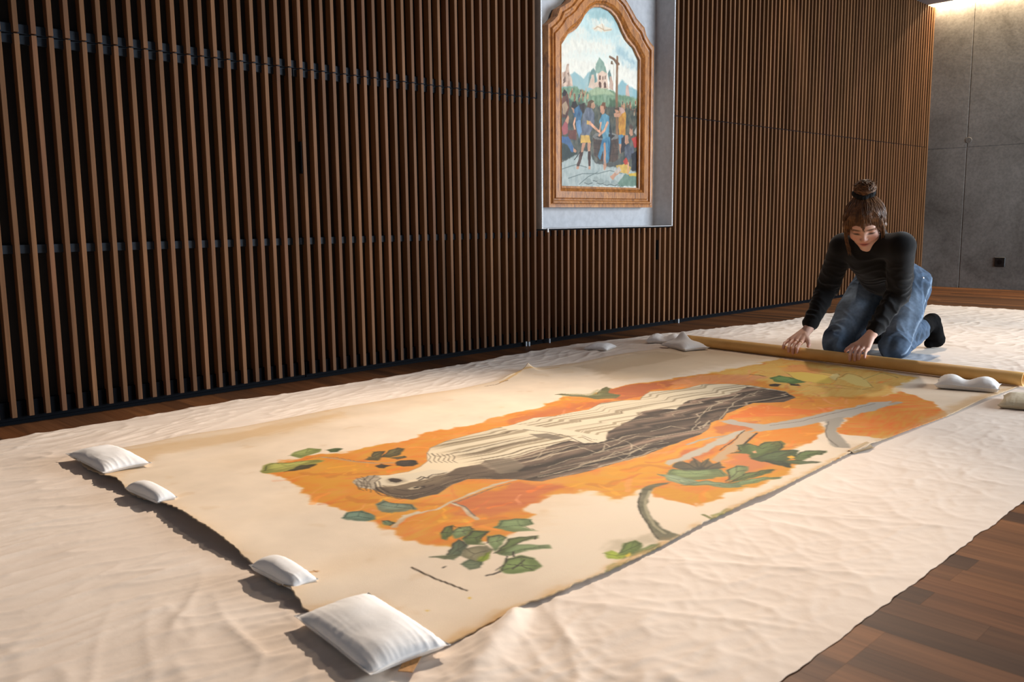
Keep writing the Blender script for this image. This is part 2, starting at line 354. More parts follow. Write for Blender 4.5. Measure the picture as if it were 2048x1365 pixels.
MURAL = [
["P",[225,208,184],[225,208,184],0.06,0.05,0,0.8,[[0.245,-2.098],[0.522,-2.016],[0.689,-1.933],[0.772,-2.08],[0.785,-2.236],[1.086,-2.254],[1.536,-2.202],[1.697,-2.191],[1.7,-2.332],[1.534,-2.326],[1.1,-2.332],[0.734,-2.337],[0.48,-2.34],[0.299,-2.34],[0.192,-2.266]]],
["P",[178,153,124],[178,153,124],0.02,0.02,0,0.55,[[2.083,-0.685],[2.073,-0.799],[2.036,-0.902],[2.189,-0.878],[2.327,-0.878],[2.443,-0.9],[2.628,-0.912],[2.734,-0.883],[2.753,-0.75],[2.698,-0.689],[2.574,-0.674],[2.428,-0.688],[2.298,-0.685]]],  # taupe patch by the far edge: shade painted into the canvas colour
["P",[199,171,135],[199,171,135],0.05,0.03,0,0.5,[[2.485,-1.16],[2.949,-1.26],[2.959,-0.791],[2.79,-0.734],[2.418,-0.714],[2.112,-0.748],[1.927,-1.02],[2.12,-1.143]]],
["P",[209,120,45],[203,142,46],0.008,0.02,1,1.0,[[0.201,-1.173],[0.189,-1.293],[0.154,-1.47],[0.158,-1.626],[0.165,-1.66],[0.15,-1.853],[0.159,-1.971],[0.179,-2.004],[0.25,-1.997],[0.26,-2.063],[0.297,-2.058],[0.348,-2.045],[0.394,-2.008],[0.46,-1.982],[0.466,-1.941],[0.49,-1.933],[0.589,-1.919],[0.667,-1.947],[0.698,-1.997],[0.69,-2.065],[0.796,-2.039],[0.819,-2.069],[0.759,-2.108],[0.775,-2.22],[0.976,-2.245],[1.036,-2.265],[1.145,-2.249],[1.295,-2.23],[1.4,-2.143],[1.553,-2.14],[1.692,-2.099],[1.875,-2.02],[2.291,-2.034],[2.573,-1.976],[2.739,-1.945],[2.879,-1.941],[2.924,-1.766],[2.894,-1.53],[2.945,-1.437],[2.929,-1.261],[2.735,-1.269],[2.382,-1.245],[2.242,-1.205],[2.111,-1.187],[1.936,-1.133],[1.779,-1.141],[1.607,-1.181],[1.538,-1.106],[1.321,-1.183],[1.178,-1.166],[0.994,-1.197],[0.901,-1.194],[0.81,-1.168],[0.693,-1.199],[0.556,-1.198],[0.451,-1.181],[0.367,-1.125],[0.288,-1.138]]],
["P",[216,106,34],[203,142,46],0.01,0.02,1,1.0,[[1.723,-2.132],[1.69,-2.156],[1.742,-2.296],[1.89,-2.31],[2.069,-2.315],[2.217,-2.306],[2.329,-2.245],[2.412,-2.152],[2.468,-2.086],[2.535,-2.011],[2.337,-2.015],[2.009,-2.047]]],
["P",[205,154,55],[203,142,46],0.05,0.04,1,0.7,[[0.264,-1.18],[0.378,-1.185],[0.439,-1.401],[0.311,-1.441],[0.24,-1.524],[0.284,-1.658],[0.371,-1.748],[0.506,-1.71],[0.658,-1.837],[0.774,-1.859],[0.516,-1.813],[0.401,-1.808],[0.233,-1.766],[0.194,-1.593],[0.227,-1.352]]],
["P",[205,154,55],[212,144,36],0.03,0.03,1,0.85,[[0.711,-1.861],[0.925,-1.877],[1.121,-1.89],[1.318,-1.882],[1.022,-1.979],[0.831,-2.019],[0.692,-2.055],[0.685,-1.971],[0.644,-1.886]]],
["P",[208,151,39],[199,135,36],0.01,0.015,1,0.9,[[0.782,-2.091],[0.841,-2.092],[0.868,-2.181],[1.07,-2.204],[1.23,-2.234],[1.044,-2.26],[0.976,-2.245],[0.781,-2.215]]],
["P",[178,95,59],[192,108,64],0.02,0.03,1,0.85,[[0.393,-1.771],[0.554,-1.773],[0.64,-1.799],[0.671,-1.914],[0.591,-1.909],[0.491,-1.929],[0.381,-1.93],[0.34,-1.878],[0.358,-1.802]]],
["P",[178,95,59],[162,90,59],0.012,0.02,1,0.9,[[1.748,-1.154],[1.915,-1.144],[2.1,-1.21],[2.2,-1.231],[1.948,-1.294],[1.864,-1.28],[1.746,-1.332],[1.64,-1.329],[1.629,-1.276]]],
["P",[178,95,59],[185,99,54],0.025,0.03,1,0.75,[[1.091,-1.235],[1.346,-1.21],[1.562,-1.245],[1.627,-1.315],[1.459,-1.332],[1.202,-1.297],[1.062,-1.314]]],
["P",[208,165,82],[214,176,99],0.03,0.03,1,0.9,[[2.382,-1.245],[2.735,-1.269],[2.929,-1.261],[2.945,-1.437],[2.924,-1.766],[2.879,-1.941],[2.661,-1.96],[2.41,-2.023],[2.26,-1.932],[2.202,-1.798],[2.209,-1.732],[2.381,-1.43]]],
["P",[203,135,94],[216,147,99],0.02,0.03,1,0.85,[[2.081,-1.224],[2.288,-1.236],[2.428,-1.353],[2.457,-1.459],[2.268,-1.497],[2.109,-1.356],[1.975,-1.324]]],
["P",[216,135,72],[216,135,72],0.03,0.02,1,0.7,[[2.699,-1.398],[2.85,-1.418],[2.748,-1.592],[2.581,-1.558]]],
["P",[203,142,46],[209,120,45],0.03,0.03,1,0.8,[[1.932,-1.778],[2.089,-1.815],[2.332,-1.939],[2.375,-2.056],[2.088,-2.011],[1.928,-1.9],[1.792,-1.778]]],
["P",[216,106,34],[212,115,54],0.01,0.02,1,0.9,[[1.627,-1.787],[1.831,-1.734],[1.923,-1.742],[1.967,-1.918],[2.101,-1.986],[1.891,-1.956],[1.768,-1.87]]],
["P",[214,122,30],[210,135,45],0.01,0.02,1,0.9,[[1.481,-1.961],[1.669,-1.963],[1.814,-2.032],[1.697,-2.094],[1.553,-2.14],[1.481,-2.1],[1.456,-2.028]]],
["P",[178,95,59],[192,108,63],0.02,0.03,1,0.8,[[1.086,-1.933],[1.313,-1.921],[1.46,-1.92],[1.257,-1.992],[1.082,-2.005]]],
["P",[192,115,77],[192,115,77],0.02,0.02,1,0.8,[[1.15,-2.077],[1.298,-2.035],[1.324,-2.104],[1.224,-2.192],[1.111,-2.179]]],
["P",[176,99,63],[176,99,63],0.01,0.02,1,0.8,[[1.522,-1.805],[1.69,-1.876],[1.552,-1.919],[1.438,-1.878]]],
["L",[167,88,43],0.03,0.03,0.015,0.35,[[0.264,-1.29],[0.299,-1.361],[0.39,-1.422]]],
["L",[167,88,43],0.03,0.03,0.015,0.35,[[0.74,-1.923],[0.744,-1.972],[0.812,-1.967]]],
["L",[167,88,43],0.03,0.03,0.015,0.35,[[0.226,-1.568],[0.269,-1.698],[0.358,-1.763]]],
["L",[167,88,43],0.03,0.03,0.015,0.35,[[0.322,-1.933],[0.386,-1.95],[0.406,-1.996]]],
["L",[167,88,43],0.03,0.03,0.015,0.35,[[0.896,-1.918],[0.983,-1.938],[1.001,-1.993]]],
["L",[160,151,136],0.03,0.012,0.006,1.0,[[2.314,-2.1],[2.088,-2.048],[1.842,-2.018],[1.657,-1.97],[1.528,-1.934],[1.366,-1.887],[1.245,-1.876]]],
["P",[171,162,149],[171,162,149],0.006,0.01,0,1.0,[[2.329,-2.075],[2.239,-2.019],[2.076,-1.998],[1.817,-1.957],[1.648,-1.919],[1.634,-1.871],[1.633,-1.794],[1.584,-1.785],[1.57,-1.908],[1.55,-1.957],[1.66,-2.004],[1.794,-2.042],[1.956,-2.072],[2.161,-2.089]]],
["P",[160,151,136],[160,151,136],0.005,0.008,0,1.0,[[1.86,-2.037],[1.944,-2.059],[1.805,-2.107],[1.717,-2.135],[1.625,-2.208],[1.54,-2.266],[1.527,-2.219],[1.618,-2.154],[1.69,-2.107]]],
["L",[108,99,88],0.004,0.004,0.003,1.0,[[1.835,-2.054],[1.693,-2.109],[1.618,-2.154],[1.541,-2.225]]],
["L",[108,99,88],0.004,0.004,0.003,1.0,[[2.234,-2.04],[2.009,-2.011],[1.768,-1.983],[1.647,-1.938]]],
["P",[180,171,154],[180,171,154],0.006,0.01,0,1.0,[[1.543,-1.9],[1.495,-1.898],[1.313,-1.921],[1.172,-1.943],[1.033,-1.953],[1.022,-1.979],[1.169,-1.98],[1.344,-1.955],[1.47,-1.931]]],
["P",[184,153,117],[184,153,117],0.006,0.01,0,1.0,[[1.517,-1.922],[1.518,-1.963],[1.324,-2.02],[1.14,-2.066],[1.157,-2.031],[1.313,-1.983]]],
["L",[52,46,41],0.005,0.005,0.003,1.0,[[1.526,-1.912],[1.403,-1.954],[1.257,-1.992]]],
["L",[52,46,41],0.008,0.008,0.003,1.0,[[1.525,-1.96],[1.408,-1.996],[1.311,-2.024]]],
["L",[192,176,151],0.014,0.008,0.006,1.0,[[0.622,-1.757],[0.561,-1.746],[0.472,-1.762],[0.392,-1.773],[0.321,-1.796],[0.279,-1.786],[0.242,-1.772]]],
["L",[108,99,88],0.004,0.004,0.003,1.0,[[0.596,-1.771],[0.544,-1.764],[0.458,-1.778],[0.382,-1.788]]],
["L",[189,171,144],0.014,0.014,0.006,1.0,[[0.381,-1.779],[0.376,-1.827],[0.353,-1.888],[0.342,-1.917]]],
["L",[108,99,88],0.005,0.005,0.003,1.0,[[0.384,-1.782],[0.383,-1.826],[0.355,-1.898]]],
["L",[192,176,151],0.016,0.016,0.006,1.0,[[0.276,-1.776],[0.226,-1.787],[0.177,-1.817]]],
["L",[171,144,108],0.008,0.008,0.004,1.0,[[0.39,-1.176],[0.409,-1.22],[0.427,-1.288],[0.455,-1.341],[0.498,-1.387]]],
["L",[108,99,88],0.003,0.003,0.003,1.0,[[0.349,-1.157],[0.391,-1.173],[0.416,-1.209],[0.435,-1.292],[0.463,-1.345]]],
["P",[212,198,171],[212,198,171],0.004,0.004,0,1.0,[[0.344,-1.508],[0.392,-1.483],[0.459,-1.51],[0.524,-1.521],[0.553,-1.557],[0.554,-1.576],[0.514,-1.59],[0.464,-1.581],[0.422,-1.558],[0.366,-1.561],[0.338,-1.542]]],
["P",[149,136,117],[185,172,151],0.005,0.006,1,1.0,[[0.302,-1.464],[0.334,-1.444],[0.373,-1.441],[0.391,-1.454],[0.381,-1.483],[0.344,-1.508],[0.312,-1.556],[0.291,-1.514]]],
["P",[55,48,43],[55,48,43],0.002,0.002,0,1.0,[[0.384,-1.518],[0.401,-1.514],[0.408,-1.533],[0.404,-1.55],[0.383,-1.549],[0.377,-1.532]]],
["P",[135,121,100],[135,121,100],0.008,0.003,0,0.5,[[0.375,-1.509],[0.396,-1.499],[0.419,-1.533],[0.413,-1.563],[0.376,-1.562],[0.362,-1.537]]],
["P",[55,48,43],[55,48,43],0.002,0.002,0,1.0,[[0.384,-1.518],[0.401,-1.514],[0.408,-1.533],[0.404,-1.55],[0.383,-1.549],[0.377,-1.532]]],
["P",[153,135,106],[153,135,106],0.003,0.002,0,1.0,[[0.378,-1.615],[0.4,-1.614],[0.404,-1.629],[0.388,-1.636]]],
["L",[45,39,36],0.006,0.006,0.003,1.0,[[0.407,-1.625],[0.417,-1.626],[0.41,-1.638],[0.397,-1.638]]],
["L",[52,46,41],0.003,0.003,0.003,1.0,[[0.381,-1.483],[0.344,-1.508],[0.314,-1.558],[0.305,-1.616]]],
["L",[81,72,61],0.004,0.004,0.003,1.0,[[0.344,-1.549],[0.342,-1.587],[0.379,-1.606],[0.426,-1.615]]],
["L",[54,46,41],0.006,0.006,0.003,1.0,[[0.44,-1.577],[0.463,-1.569],[0.47,-1.587],[0.497,-1.583],[0.514,-1.59]]],
["P",[185,171,144],[185,171,144],0.006,0.006,0,0.35,[[0.657,-1.59],[0.703,-1.553],[0.754,-1.569],[0.774,-1.602],[0.739,-1.677],[0.681,-1.709],[0.64,-1.688]]],
["P",[108,97,82],[108,97,82],0.01,0.006,0,0.6,[[0.692,-1.566],[0.764,-1.592],[0.748,-1.662],[0.715,-1.688],[0.655,-1.659]]],
["P",[212,198,171],[212,198,171],0.003,0.003,0,1.0,[[1.019,-1.29],[1.078,-1.308],[1.112,-1.39],[1.142,-1.487],[1.151,-1.578],[1.166,-1.626],[1.128,-1.661],[1.078,-1.666],[1.096,-1.597],[1.121,-1.562],[1.088,-1.542],[1.081,-1.456],[1.051,-1.374],[1.006,-1.343]]],
["P",[212,198,171],[212,198,171],0.003,0.003,0,1.0,[[1.08,-1.549],[1.089,-1.59],[1.083,-1.642],[1.05,-1.637],[1.053,-1.587]]],
["L",[52,46,41],0.004,0.004,0.003,1.0,[[1.047,-1.37],[1.073,-1.463],[1.077,-1.546],[1.051,-1.623]]],
["L",[52,46,41],0.003,0.003,0.003,1.0,[[1.118,-1.565],[1.103,-1.619],[1.109,-1.64]]],
["L",[52,46,41],0.003,0.003,0.003,1.0,[[1.101,-1.587],[1.082,-1.636]]],
["P",[108,97,82],[108,97,82],0.005,0.006,0,0.8,[[1.014,-1.432],[1.058,-1.463],[1.062,-1.545],[1.014,-1.54],[1.002,-1.481]]],
["L",[75,64,52],0.004,0.004,0.005,0.7,[[0.314,-1.455],[0.321,-1.481],[0.33,-1.511]]],
["L",[75,64,52],0.004,0.004,0.005,0.7,[[0.3,-1.479],[0.304,-1.513],[0.315,-1.538]]],
["L",[75,64,52],0.004,0.004,0.005,0.7,[[0.336,-1.437],[0.34,-1.461],[0.358,-1.47]]],
["L",[75,64,52],0.004,0.004,0.005,0.7,[[0.353,-1.434],[0.34,-1.482],[0.298,-1.535]]],
["L",[75,64,52],0.004,0.004,0.005,0.7,[[0.309,-1.469],[0.284,-1.521],[0.281,-1.546]]],
["L",[75,64,52],0.004,0.004,0.005,0.7,[[0.369,-1.44],[0.324,-1.484],[0.286,-1.552]]],
["L",[75,64,52],0.004,0.004,0.005,0.7,[[0.385,-1.446],[0.335,-1.496],[0.287,-1.571]]],
["L",[75,64,52],0.004,0.004,0.005,0.7,[[0.331,-1.452],[0.313,-1.493],[0.287,-1.524]]],
["P",[127,111,88],[127,111,88],0.012,0.008,0,0.7,[[0.34,-1.551],[0.363,-1.569],[0.399,-1.574],[0.438,-1.584],[0.485,-1.572],[0.53,-1.577],[0.523,-1.612],[0.466,-1.634],[0.415,-1.619],[0.365,-1.605],[0.335,-1.593]]],
["P",[99,84,68],[99,84,68],0.012,0.008,0,0.5,[[0.32,-1.559],[0.331,-1.598],[0.362,-1.622],[0.412,-1.636],[0.481,-1.629],[0.528,-1.618],[0.486,-1.655],[0.409,-1.671],[0.336,-1.668],[0.298,-1.629]]],
["L",[52,43,36],0.0045,0.0045,0.004,0.7,[[0.346,-1.508],[0.312,-1.57],[0.302,-1.623],[0.327,-1.668],[0.375,-1.682],[0.45,-1.666]]],
["L",[52,43,36],0.0045,0.0045,0.004,0.7,[[0.36,-1.503],[0.326,-1.565],[0.317,-1.616],[0.344,-1.658],[0.397,-1.667],[0.476,-1.654]]],
["L",[52,43,36],0.0045,0.0045,0.004,0.7,[[0.309,-1.547],[0.291,-1.612],[0.309,-1.666],[0.351,-1.687]]],
["L",[52,43,36],0.0045,0.0045,0.004,0.7,[[0.348,-1.588],[0.358,-1.627],[0.398,-1.64],[0.442,-1.638]]],
["L",[52,43,36],0.0045,0.0045,0.004,0.7,[[0.438,-1.604],[0.493,-1.601],[0.535,-1.603],[0.569,-1.629]]],
["L",[52,43,36],0.0045,0.0045,0.004,0.7,[[0.489,-1.658],[0.545,-1.656],[0.584,-1.675],[0.618,-1.712]]],
["L",[52,43,36],0.0045,0.0045,0.004,0.7,[[0.517,-1.637],[0.575,-1.635],[0.619,-1.649]]],
["L",[158,142,115],0.003,0.003,0.004,0.6,[[0.329,-1.539],[0.307,-1.61],[0.324,-1.659],[0.377,-1.674]]],
["L",[158,142,115],0.003,0.003,0.004,0.6,[[0.453,-1.65],[0.513,-1.642],[0.556,-1.656],[0.591,-1.704]]],
["L",[158,142,115],0.003,0.003,0.004,0.6,[[0.456,-1.672],[0.515,-1.665],[0.559,-1.69],[0.589,-1.743]]],
["L",[158,142,115],0.003,0.003,0.004,0.6,[[0.432,-1.598],[0.483,-1.601],[0.52,-1.608]]],
["P",[63,54,46],[63,54,46],0.003,0.003,0,1.0,[[0.385,-1.508],[0.4,-1.508],[0.411,-1.531],[0.407,-1.547],[0.391,-1.551],[0.377,-1.532]]],
["P",[176,160,131],[176,160,131],0.003,0.003,0,1.0,[[0.372,-1.613],[0.397,-1.61],[0.407,-1.626],[0.393,-1.635],[0.372,-1.628]]],
["P",[46,39,34],[46,39,34],0.002,0.008,0,1.0,[[0.387,-1.613],[0.401,-1.617],[0.398,-1.628],[0.384,-1.626]]],
["L",[63,52,43],0.005,0.005,0.005,1.0,[[0.443,-1.565],[0.467,-1.557],[0.468,-1.575],[0.499,-1.561],[0.516,-1.573],[0.543,-1.574]]],
["L",[99,84,68],0.004,0.004,0.003,0.8,[[0.636,-1.386],[0.63,-1.429],[0.657,-1.433],[0.711,-1.427]]],
["L",[86,73,59],0.004,0.004,0.004,0.7,[[0.634,-1.371],[0.614,-1.413],[0.583,-1.441],[0.575,-1.468]]],
["L",[86,73,59],0.004,0.004,0.004,0.7,[[0.642,-1.384],[0.624,-1.423],[0.593,-1.451],[0.585,-1.478]]],
["L",[86,73,59],0.004,0.004,0.004,0.7,[[0.65,-1.398],[0.634,-1.434],[0.603,-1.461],[0.595,-1.488]]],
["L",[86,73,59],0.004,0.004,0.004,0.7,[[0.657,-1.411],[0.644,-1.445],[0.613,-1.472],[0.605,-1.499]]],
["L",[86,73,59],0.004,0.004,0.004,0.7,[[0.665,-1.425],[0.654,-1.455],[0.623,-1.482],[0.614,-1.509]]],
["L",[86,73,59],0.004,0.004,0.004,0.7,[[0.673,-1.438],[0.664,-1.466],[0.632,-1.493],[0.624,-1.52]]],
["L",[185,171,144],0.0042,0.0042,0.005,0.75,[[0.8,-1.656],[0.868,-1.624],[0.937,-1.574],[0.932,-1.555]]],
["L",[185,171,144],0.0042,0.0042,0.005,0.75,[[0.727,-1.758],[0.821,-1.763],[0.91,-1.784],[0.981,-1.809]]],
["L",[185,171,144],0.0042,0.0042,0.005,0.75,[[0.688,-1.783],[0.767,-1.8],[0.852,-1.796],[0.942,-1.793]]],
["L",[185,171,144],0.0042,0.0042,0.005,0.75,[[0.829,-1.674],[0.887,-1.658],[0.938,-1.658],[1.006,-1.675]]],
["L",[185,171,144],0.0042,0.0042,0.005,0.75,[[0.877,-1.647],[0.99,-1.63],[1.049,-1.665]]],
["L",[185,171,144],0.0042,0.0042,0.005,0.75,[[1.007,-1.648],[0.99,-1.74],[1.031,-1.756]]],
["L",[185,171,144],0.0042,0.0042,0.005,0.75,[[0.963,-1.738],[1.025,-1.736],[1.076,-1.694]]],
["L",[185,171,144],0.0042,0.0042,0.005,0.75,[[0.948,-1.8],[1.044,-1.77],[1.028,-1.832],[1.03,-1.86]]],
["L",[185,171,144],0.0042,0.0042,0.005,0.75,[[0.995,-1.798],[0.98,-1.858],[1.06,-1.867]]],
["L",[185,171,144],0.0042,0.0042,0.005,0.75,[[1.153,-1.657],[1.155,-1.72],[1.097,-1.827],[1.146,-1.838]]],
["L",[185,171,144],0.0042,0.0042,0.005,0.75,[[1.067,-1.74],[1.134,-1.755],[1.071,-1.799]]],
["L",[185,171,144],0.0042,0.0042,0.005,0.75,[[0.97,-1.848],[1.081,-1.809],[1.168,-1.791],[1.231,-1.8]]],
["L",[185,171,144],0.0042,0.0042,0.005,0.75,[[0.774,-1.738],[0.878,-1.725],[0.956,-1.744]]],
["L",[185,171,144],0.0042,0.0042,0.005,0.75,[[0.741,-1.794],[0.834,-1.801],[0.897,-1.819]]],
["L",[185,171,144],0.005,0.005,0.005,0.75,[[1.606,-1.769],[1.671,-1.742],[1.903,-1.648],[2.071,-1.614]]],
["L",[185,171,144],0.005,0.005,0.005,0.75,[[1.418,-1.785],[1.497,-1.746],[1.54,-1.737]]],
["L",[185,171,144],0.005,0.005,0.005,0.75,[[1.491,-1.776],[1.571,-1.751],[1.471,-1.79]]],
["L",[185,171,144],0.005,0.005,0.005,0.75,[[1.518,-1.731],[1.76,-1.628],[1.872,-1.615],[2.064,-1.581]]],
["L",[185,171,144],0.005,0.005,0.005,0.75,[[2.083,-1.626],[2.153,-1.601],[2.149,-1.622]]],
["L",[185,171,144],0.005,0.005,0.005,0.75,[[1.316,-1.694],[1.421,-1.701],[1.422,-1.755]]],
["L",[185,171,144],0.005,0.005,0.005,0.75,[[1.071,-1.722],[1.17,-1.703],[1.231,-1.704],[1.289,-1.782]]],
["L",[185,171,144],0.005,0.005,0.005,0.75,[[0.945,-1.786],[1.024,-1.787],[1.136,-1.79],[1.227,-1.826]]],
["L",[185,171,144],0.005,0.005,0.005,0.75,[[1.004,-1.737],[1.071,-1.722],[1.089,-1.68]]],
["L",[185,171,144],0.005,0.005,0.005,0.75,[[1.751,-1.619],[1.794,-1.621],[1.71,-1.661]]],
["P",[158,158,82],[126,126,65],0.004,0.011,1,1.0,[[0.186,-1.183],[0.219,-1.139],[0.259,-1.127],[0.284,-1.153],[0.342,-1.173],[0.381,-1.214],[0.33,-1.23],[0.283,-1.233],[0.225,-1.236],[0.193,-1.215]]],
["P",[195,195,106],[195,195,106],0.01,0.01,0,0.55,[[0.22,-1.174],[0.238,-1.149],[0.26,-1.143],[0.274,-1.157],[0.305,-1.168],[0.327,-1.191],[0.299,-1.199],[0.273,-1.201],[0.241,-1.204],[0.223,-1.192]]],
["L",[63,66,36],0.0035,0.0035,0.004,0.6,[[0.186,-1.183],[0.269,-1.191],[0.358,-1.21]]],
["L",[63,66,36],0.003,0.003,0.004,0.45,[[0.269,-1.191],[0.262,-1.146]]],
["L",[63,66,36],0.003,0.003,0.004,0.45,[[0.269,-1.191],[0.32,-1.178]]],
["L",[63,66,36],0.0044,0.0044,0.007,0.75,[[0.197,-1.183],[0.225,-1.145],[0.26,-1.135],[0.282,-1.158],[0.332,-1.176],[0.366,-1.212]]],
["P",[135,144,81],[108,115,64],0.004,0.011,1,1.0,[[0.326,-1.091],[0.379,-1.057],[0.419,-1.063],[0.439,-1.09],[0.409,-1.119],[0.365,-1.131],[0.339,-1.134]]],
["P",[168,178,104],[168,178,104],0.01,0.01,0,0.55,[[0.35,-1.083],[0.38,-1.065],[0.401,-1.068],[0.412,-1.083],[0.396,-1.099],[0.372,-1.106],[0.358,-1.107]]],
["L",[73,79,44],0.0035,0.0035,0.004,0.6,[[0.326,-1.091],[0.382,-1.098],[0.427,-1.092]]],
["L",[73,79,44],0.003,0.003,0.004,0.45,[[0.382,-1.098],[0.407,-1.073]]],
["L",[73,79,44],0.003,0.003,0.004,0.45,[[0.382,-1.098],[0.401,-1.113]]],
["P",[63,59,39],[50,46,31],0.004,0.011,1,1.0,[[0.23,-1.237],[0.291,-1.21],[0.336,-1.23],[0.297,-1.256],[0.252,-1.247]]],
["P",[82,78,54],[82,78,54],0.01,0.01,0,0.55,[[0.252,-1.227],[0.286,-1.212],[0.311,-1.223],[0.289,-1.237],[0.264,-1.233]]],
["L",[34,32,21],0.0035,0.0035,0.004,0.6,[[0.23,-1.237],[0.281,-1.236],[0.325,-1.231]]],
["P",[75,90,54],[60,72,43],0.004,0.011,1,1.0,[[0.44,-1.114],[0.474,-1.119],[0.49,-1.145],[0.464,-1.169],[0.44,-1.153]]],
["P",[98,115,72],[98,115,72],0.01,0.01,0,0.55,[[0.451,-1.116],[0.47,-1.119],[0.478,-1.133],[0.464,-1.147],[0.451,-1.138]]],
["L",[41,49,29],0.0035,0.0035,0.004,0.6,[[0.44,-1.114],[0.462,-1.14],[0.484,-1.144]]],
["P",[93,86,55],[74,68,44],0.004,0.011,1,1.0,[[0.493,-1.287],[0.532,-1.24],[0.561,-1.255],[0.515,-1.309],[0.481,-1.33],[0.461,-1.296],[0.482,-1.275]]],
["P",[118,110,74],[118,110,74],0.01,0.01,0,0.55,[[0.501,-1.279],[0.522,-1.254],[0.538,-1.262],[0.513,-1.292],[0.494,-1.304],[0.483,-1.285],[0.495,-1.273]]],
["L",[52,46,41],0.0035,0.0035,0.004,0.6,[[0.493,-1.287],[0.503,-1.285],[0.549,-1.261]]],
["L",[52,46,41],0.003,0.003,0.004,0.45,[[0.503,-1.285],[0.543,-1.264]]],
["L",[52,46,41],0.003,0.003,0.004,0.45,[[0.503,-1.285],[0.487,-1.317]]],
["L",[52,46,41],0.0044,0.0044,0.007,0.75,[[0.494,-1.286],[0.528,-1.246],[0.553,-1.26],[0.513,-1.306]]],
["P",[93,86,55],[74,68,44],0.004,0.011,1,1.0,[[0.509,-1.312],[0.572,-1.261],[0.613,-1.259],[0.62,-1.282],[0.573,-1.322],[0.527,-1.331]]],
["P",[118,110,74],[118,110,74],0.01,0.01,0,0.55,[[0.536,-1.296],[0.571,-1.267],[0.594,-1.266],[0.598,-1.279],[0.572,-1.301],[0.546,-1.306]]],
["L",[52,46,41],0.0035,0.0035,0.004,0.6,[[0.509,-1.312],[0.568,-1.295],[0.609,-1.284]]],
["L",[52,46,41],0.003,0.003,0.004,0.45,[[0.568,-1.295],[0.6,-1.27]]],
["L",[52,46,41],0.003,0.003,0.004,0.45,[[0.568,-1.295],[0.571,-1.314]]],
["L",[52,46,41],0.0044,0.0044,0.007,0.75,[[0.516,-1.31],[0.571,-1.266],[0.607,-1.265],[0.613,-1.284]]],
["P",[93,86,55],[74,68,44],0.004,0.011,1,1.0,[[0.519,-1.338],[0.566,-1.344],[0.561,-1.368],[0.522,-1.369]]],
["P",[118,110,74],[118,110,74],0.01,0.01,0,0.55,[[0.531,-1.338],[0.557,-1.341],[0.554,-1.354],[0.532,-1.355]]],
["L",[52,46,41],0.0035,0.0035,0.004,0.6,[[0.519,-1.338],[0.542,-1.355],[0.557,-1.365]]],
["L",[52,46,41],0.0044,0.0044,0.007,0.75,[[0.522,-1.34],[0.563,-1.346],[0.558,-1.366],[0.524,-1.367]]],
["P",[63,54,43],[50,43,34],0.004,0.011,1,1.0,[[0.447,-1.379],[0.474,-1.367],[0.484,-1.404],[0.451,-1.415],[0.443,-1.401]]],
["P",[82,72,59],[82,72,59],0.01,0.01,0,0.55,[[0.455,-1.378],[0.47,-1.372],[0.475,-1.392],[0.457,-1.398],[0.453,-1.391]]],
["L",[34,29,23],0.0035,0.0035,0.004,0.6,[[0.447,-1.379],[0.46,-1.393],[0.479,-1.402]]],
["P",[57,52,46],[45,41,36],0.004,0.011,1,1.0,[[0.506,-1.393],[0.528,-1.389],[0.557,-1.418],[0.544,-1.446],[0.515,-1.455],[0.489,-1.441],[0.486,-1.412]]],
["P",[76,70,63],[76,70,63],0.01,0.01,0,0.55,[[0.513,-1.398],[0.525,-1.396],[0.541,-1.413],[0.534,-1.428],[0.518,-1.433],[0.503,-1.425],[0.502,-1.409]]],
["L",[31,27,25],0.0035,0.0035,0.004,0.6,[[0.506,-1.393],[0.518,-1.422],[0.539,-1.442]]],
["L",[31,27,25],0.003,0.003,0.004,0.45,[[0.518,-1.422],[0.545,-1.42]]],
["L",[31,27,25],0.003,0.003,0.004,0.45,[[0.518,-1.422],[0.516,-1.446]]],
["P",[111,127,109],[89,101,87],0.004,0.011,1,1.0,[[0.243,-1.663],[0.276,-1.647],[0.287,-1.689],[0.303,-1.726],[0.288,-1.758],[0.259,-1.747],[0.231,-1.736],[0.217,-1.713]]],
["P",[140,159,137],[140,159,137],0.01,0.01,0,0.55,[[0.251,-1.677],[0.269,-1.668],[0.275,-1.691],[0.284,-1.711],[0.276,-1.729],[0.26,-1.723],[0.244,-1.717],[0.237,-1.704]]],
["L",[54,64,57],0.0035,0.0035,0.004,0.6,[[0.243,-1.663],[0.263,-1.711],[0.283,-1.749]]],
["L",[54,64,57],0.003,0.003,0.004,0.45,[[0.263,-1.711],[0.28,-1.696]]],
["L",[54,64,57],0.003,0.003,0.004,0.45,[[0.263,-1.711],[0.281,-1.744]]],
["L",[54,64,57],0.0044,0.0044,0.007,0.75,[[0.245,-1.669],[0.274,-1.656],[0.284,-1.693],[0.298,-1.724],[0.285,-1.752]]],
["P",[99,124,106],[79,99,84],0.004,0.011,1,1.0,[[0.126,-1.685],[0.157,-1.662],[0.185,-1.673],[0.188,-1.704],[0.175,-1.736],[0.151,-1.729],[0.131,-1.708]]],
["P",[125,154,134],[125,154,134],0.01,0.01,0,0.55,[[0.14,-1.685],[0.157,-1.672],[0.172,-1.678],[0.174,-1.695],[0.167,-1.713],[0.154,-1.709],[0.143,-1.698]]],
["L",[45,63,54],0.0035,0.0035,0.004,0.6,[[0.126,-1.685],[0.159,-1.7],[0.172,-1.729]]],
["L",[45,63,54],0.003,0.003,0.004,0.45,[[0.159,-1.7],[0.177,-1.681]]],
["L",[45,63,54],0.003,0.003,0.004,0.45,[[0.159,-1.7],[0.17,-1.725]]],
["L",[45,63,54],0.0044,0.0044,0.007,0.75,[[0.13,-1.687],[0.157,-1.667],[0.181,-1.677],[0.184,-1.704]]],
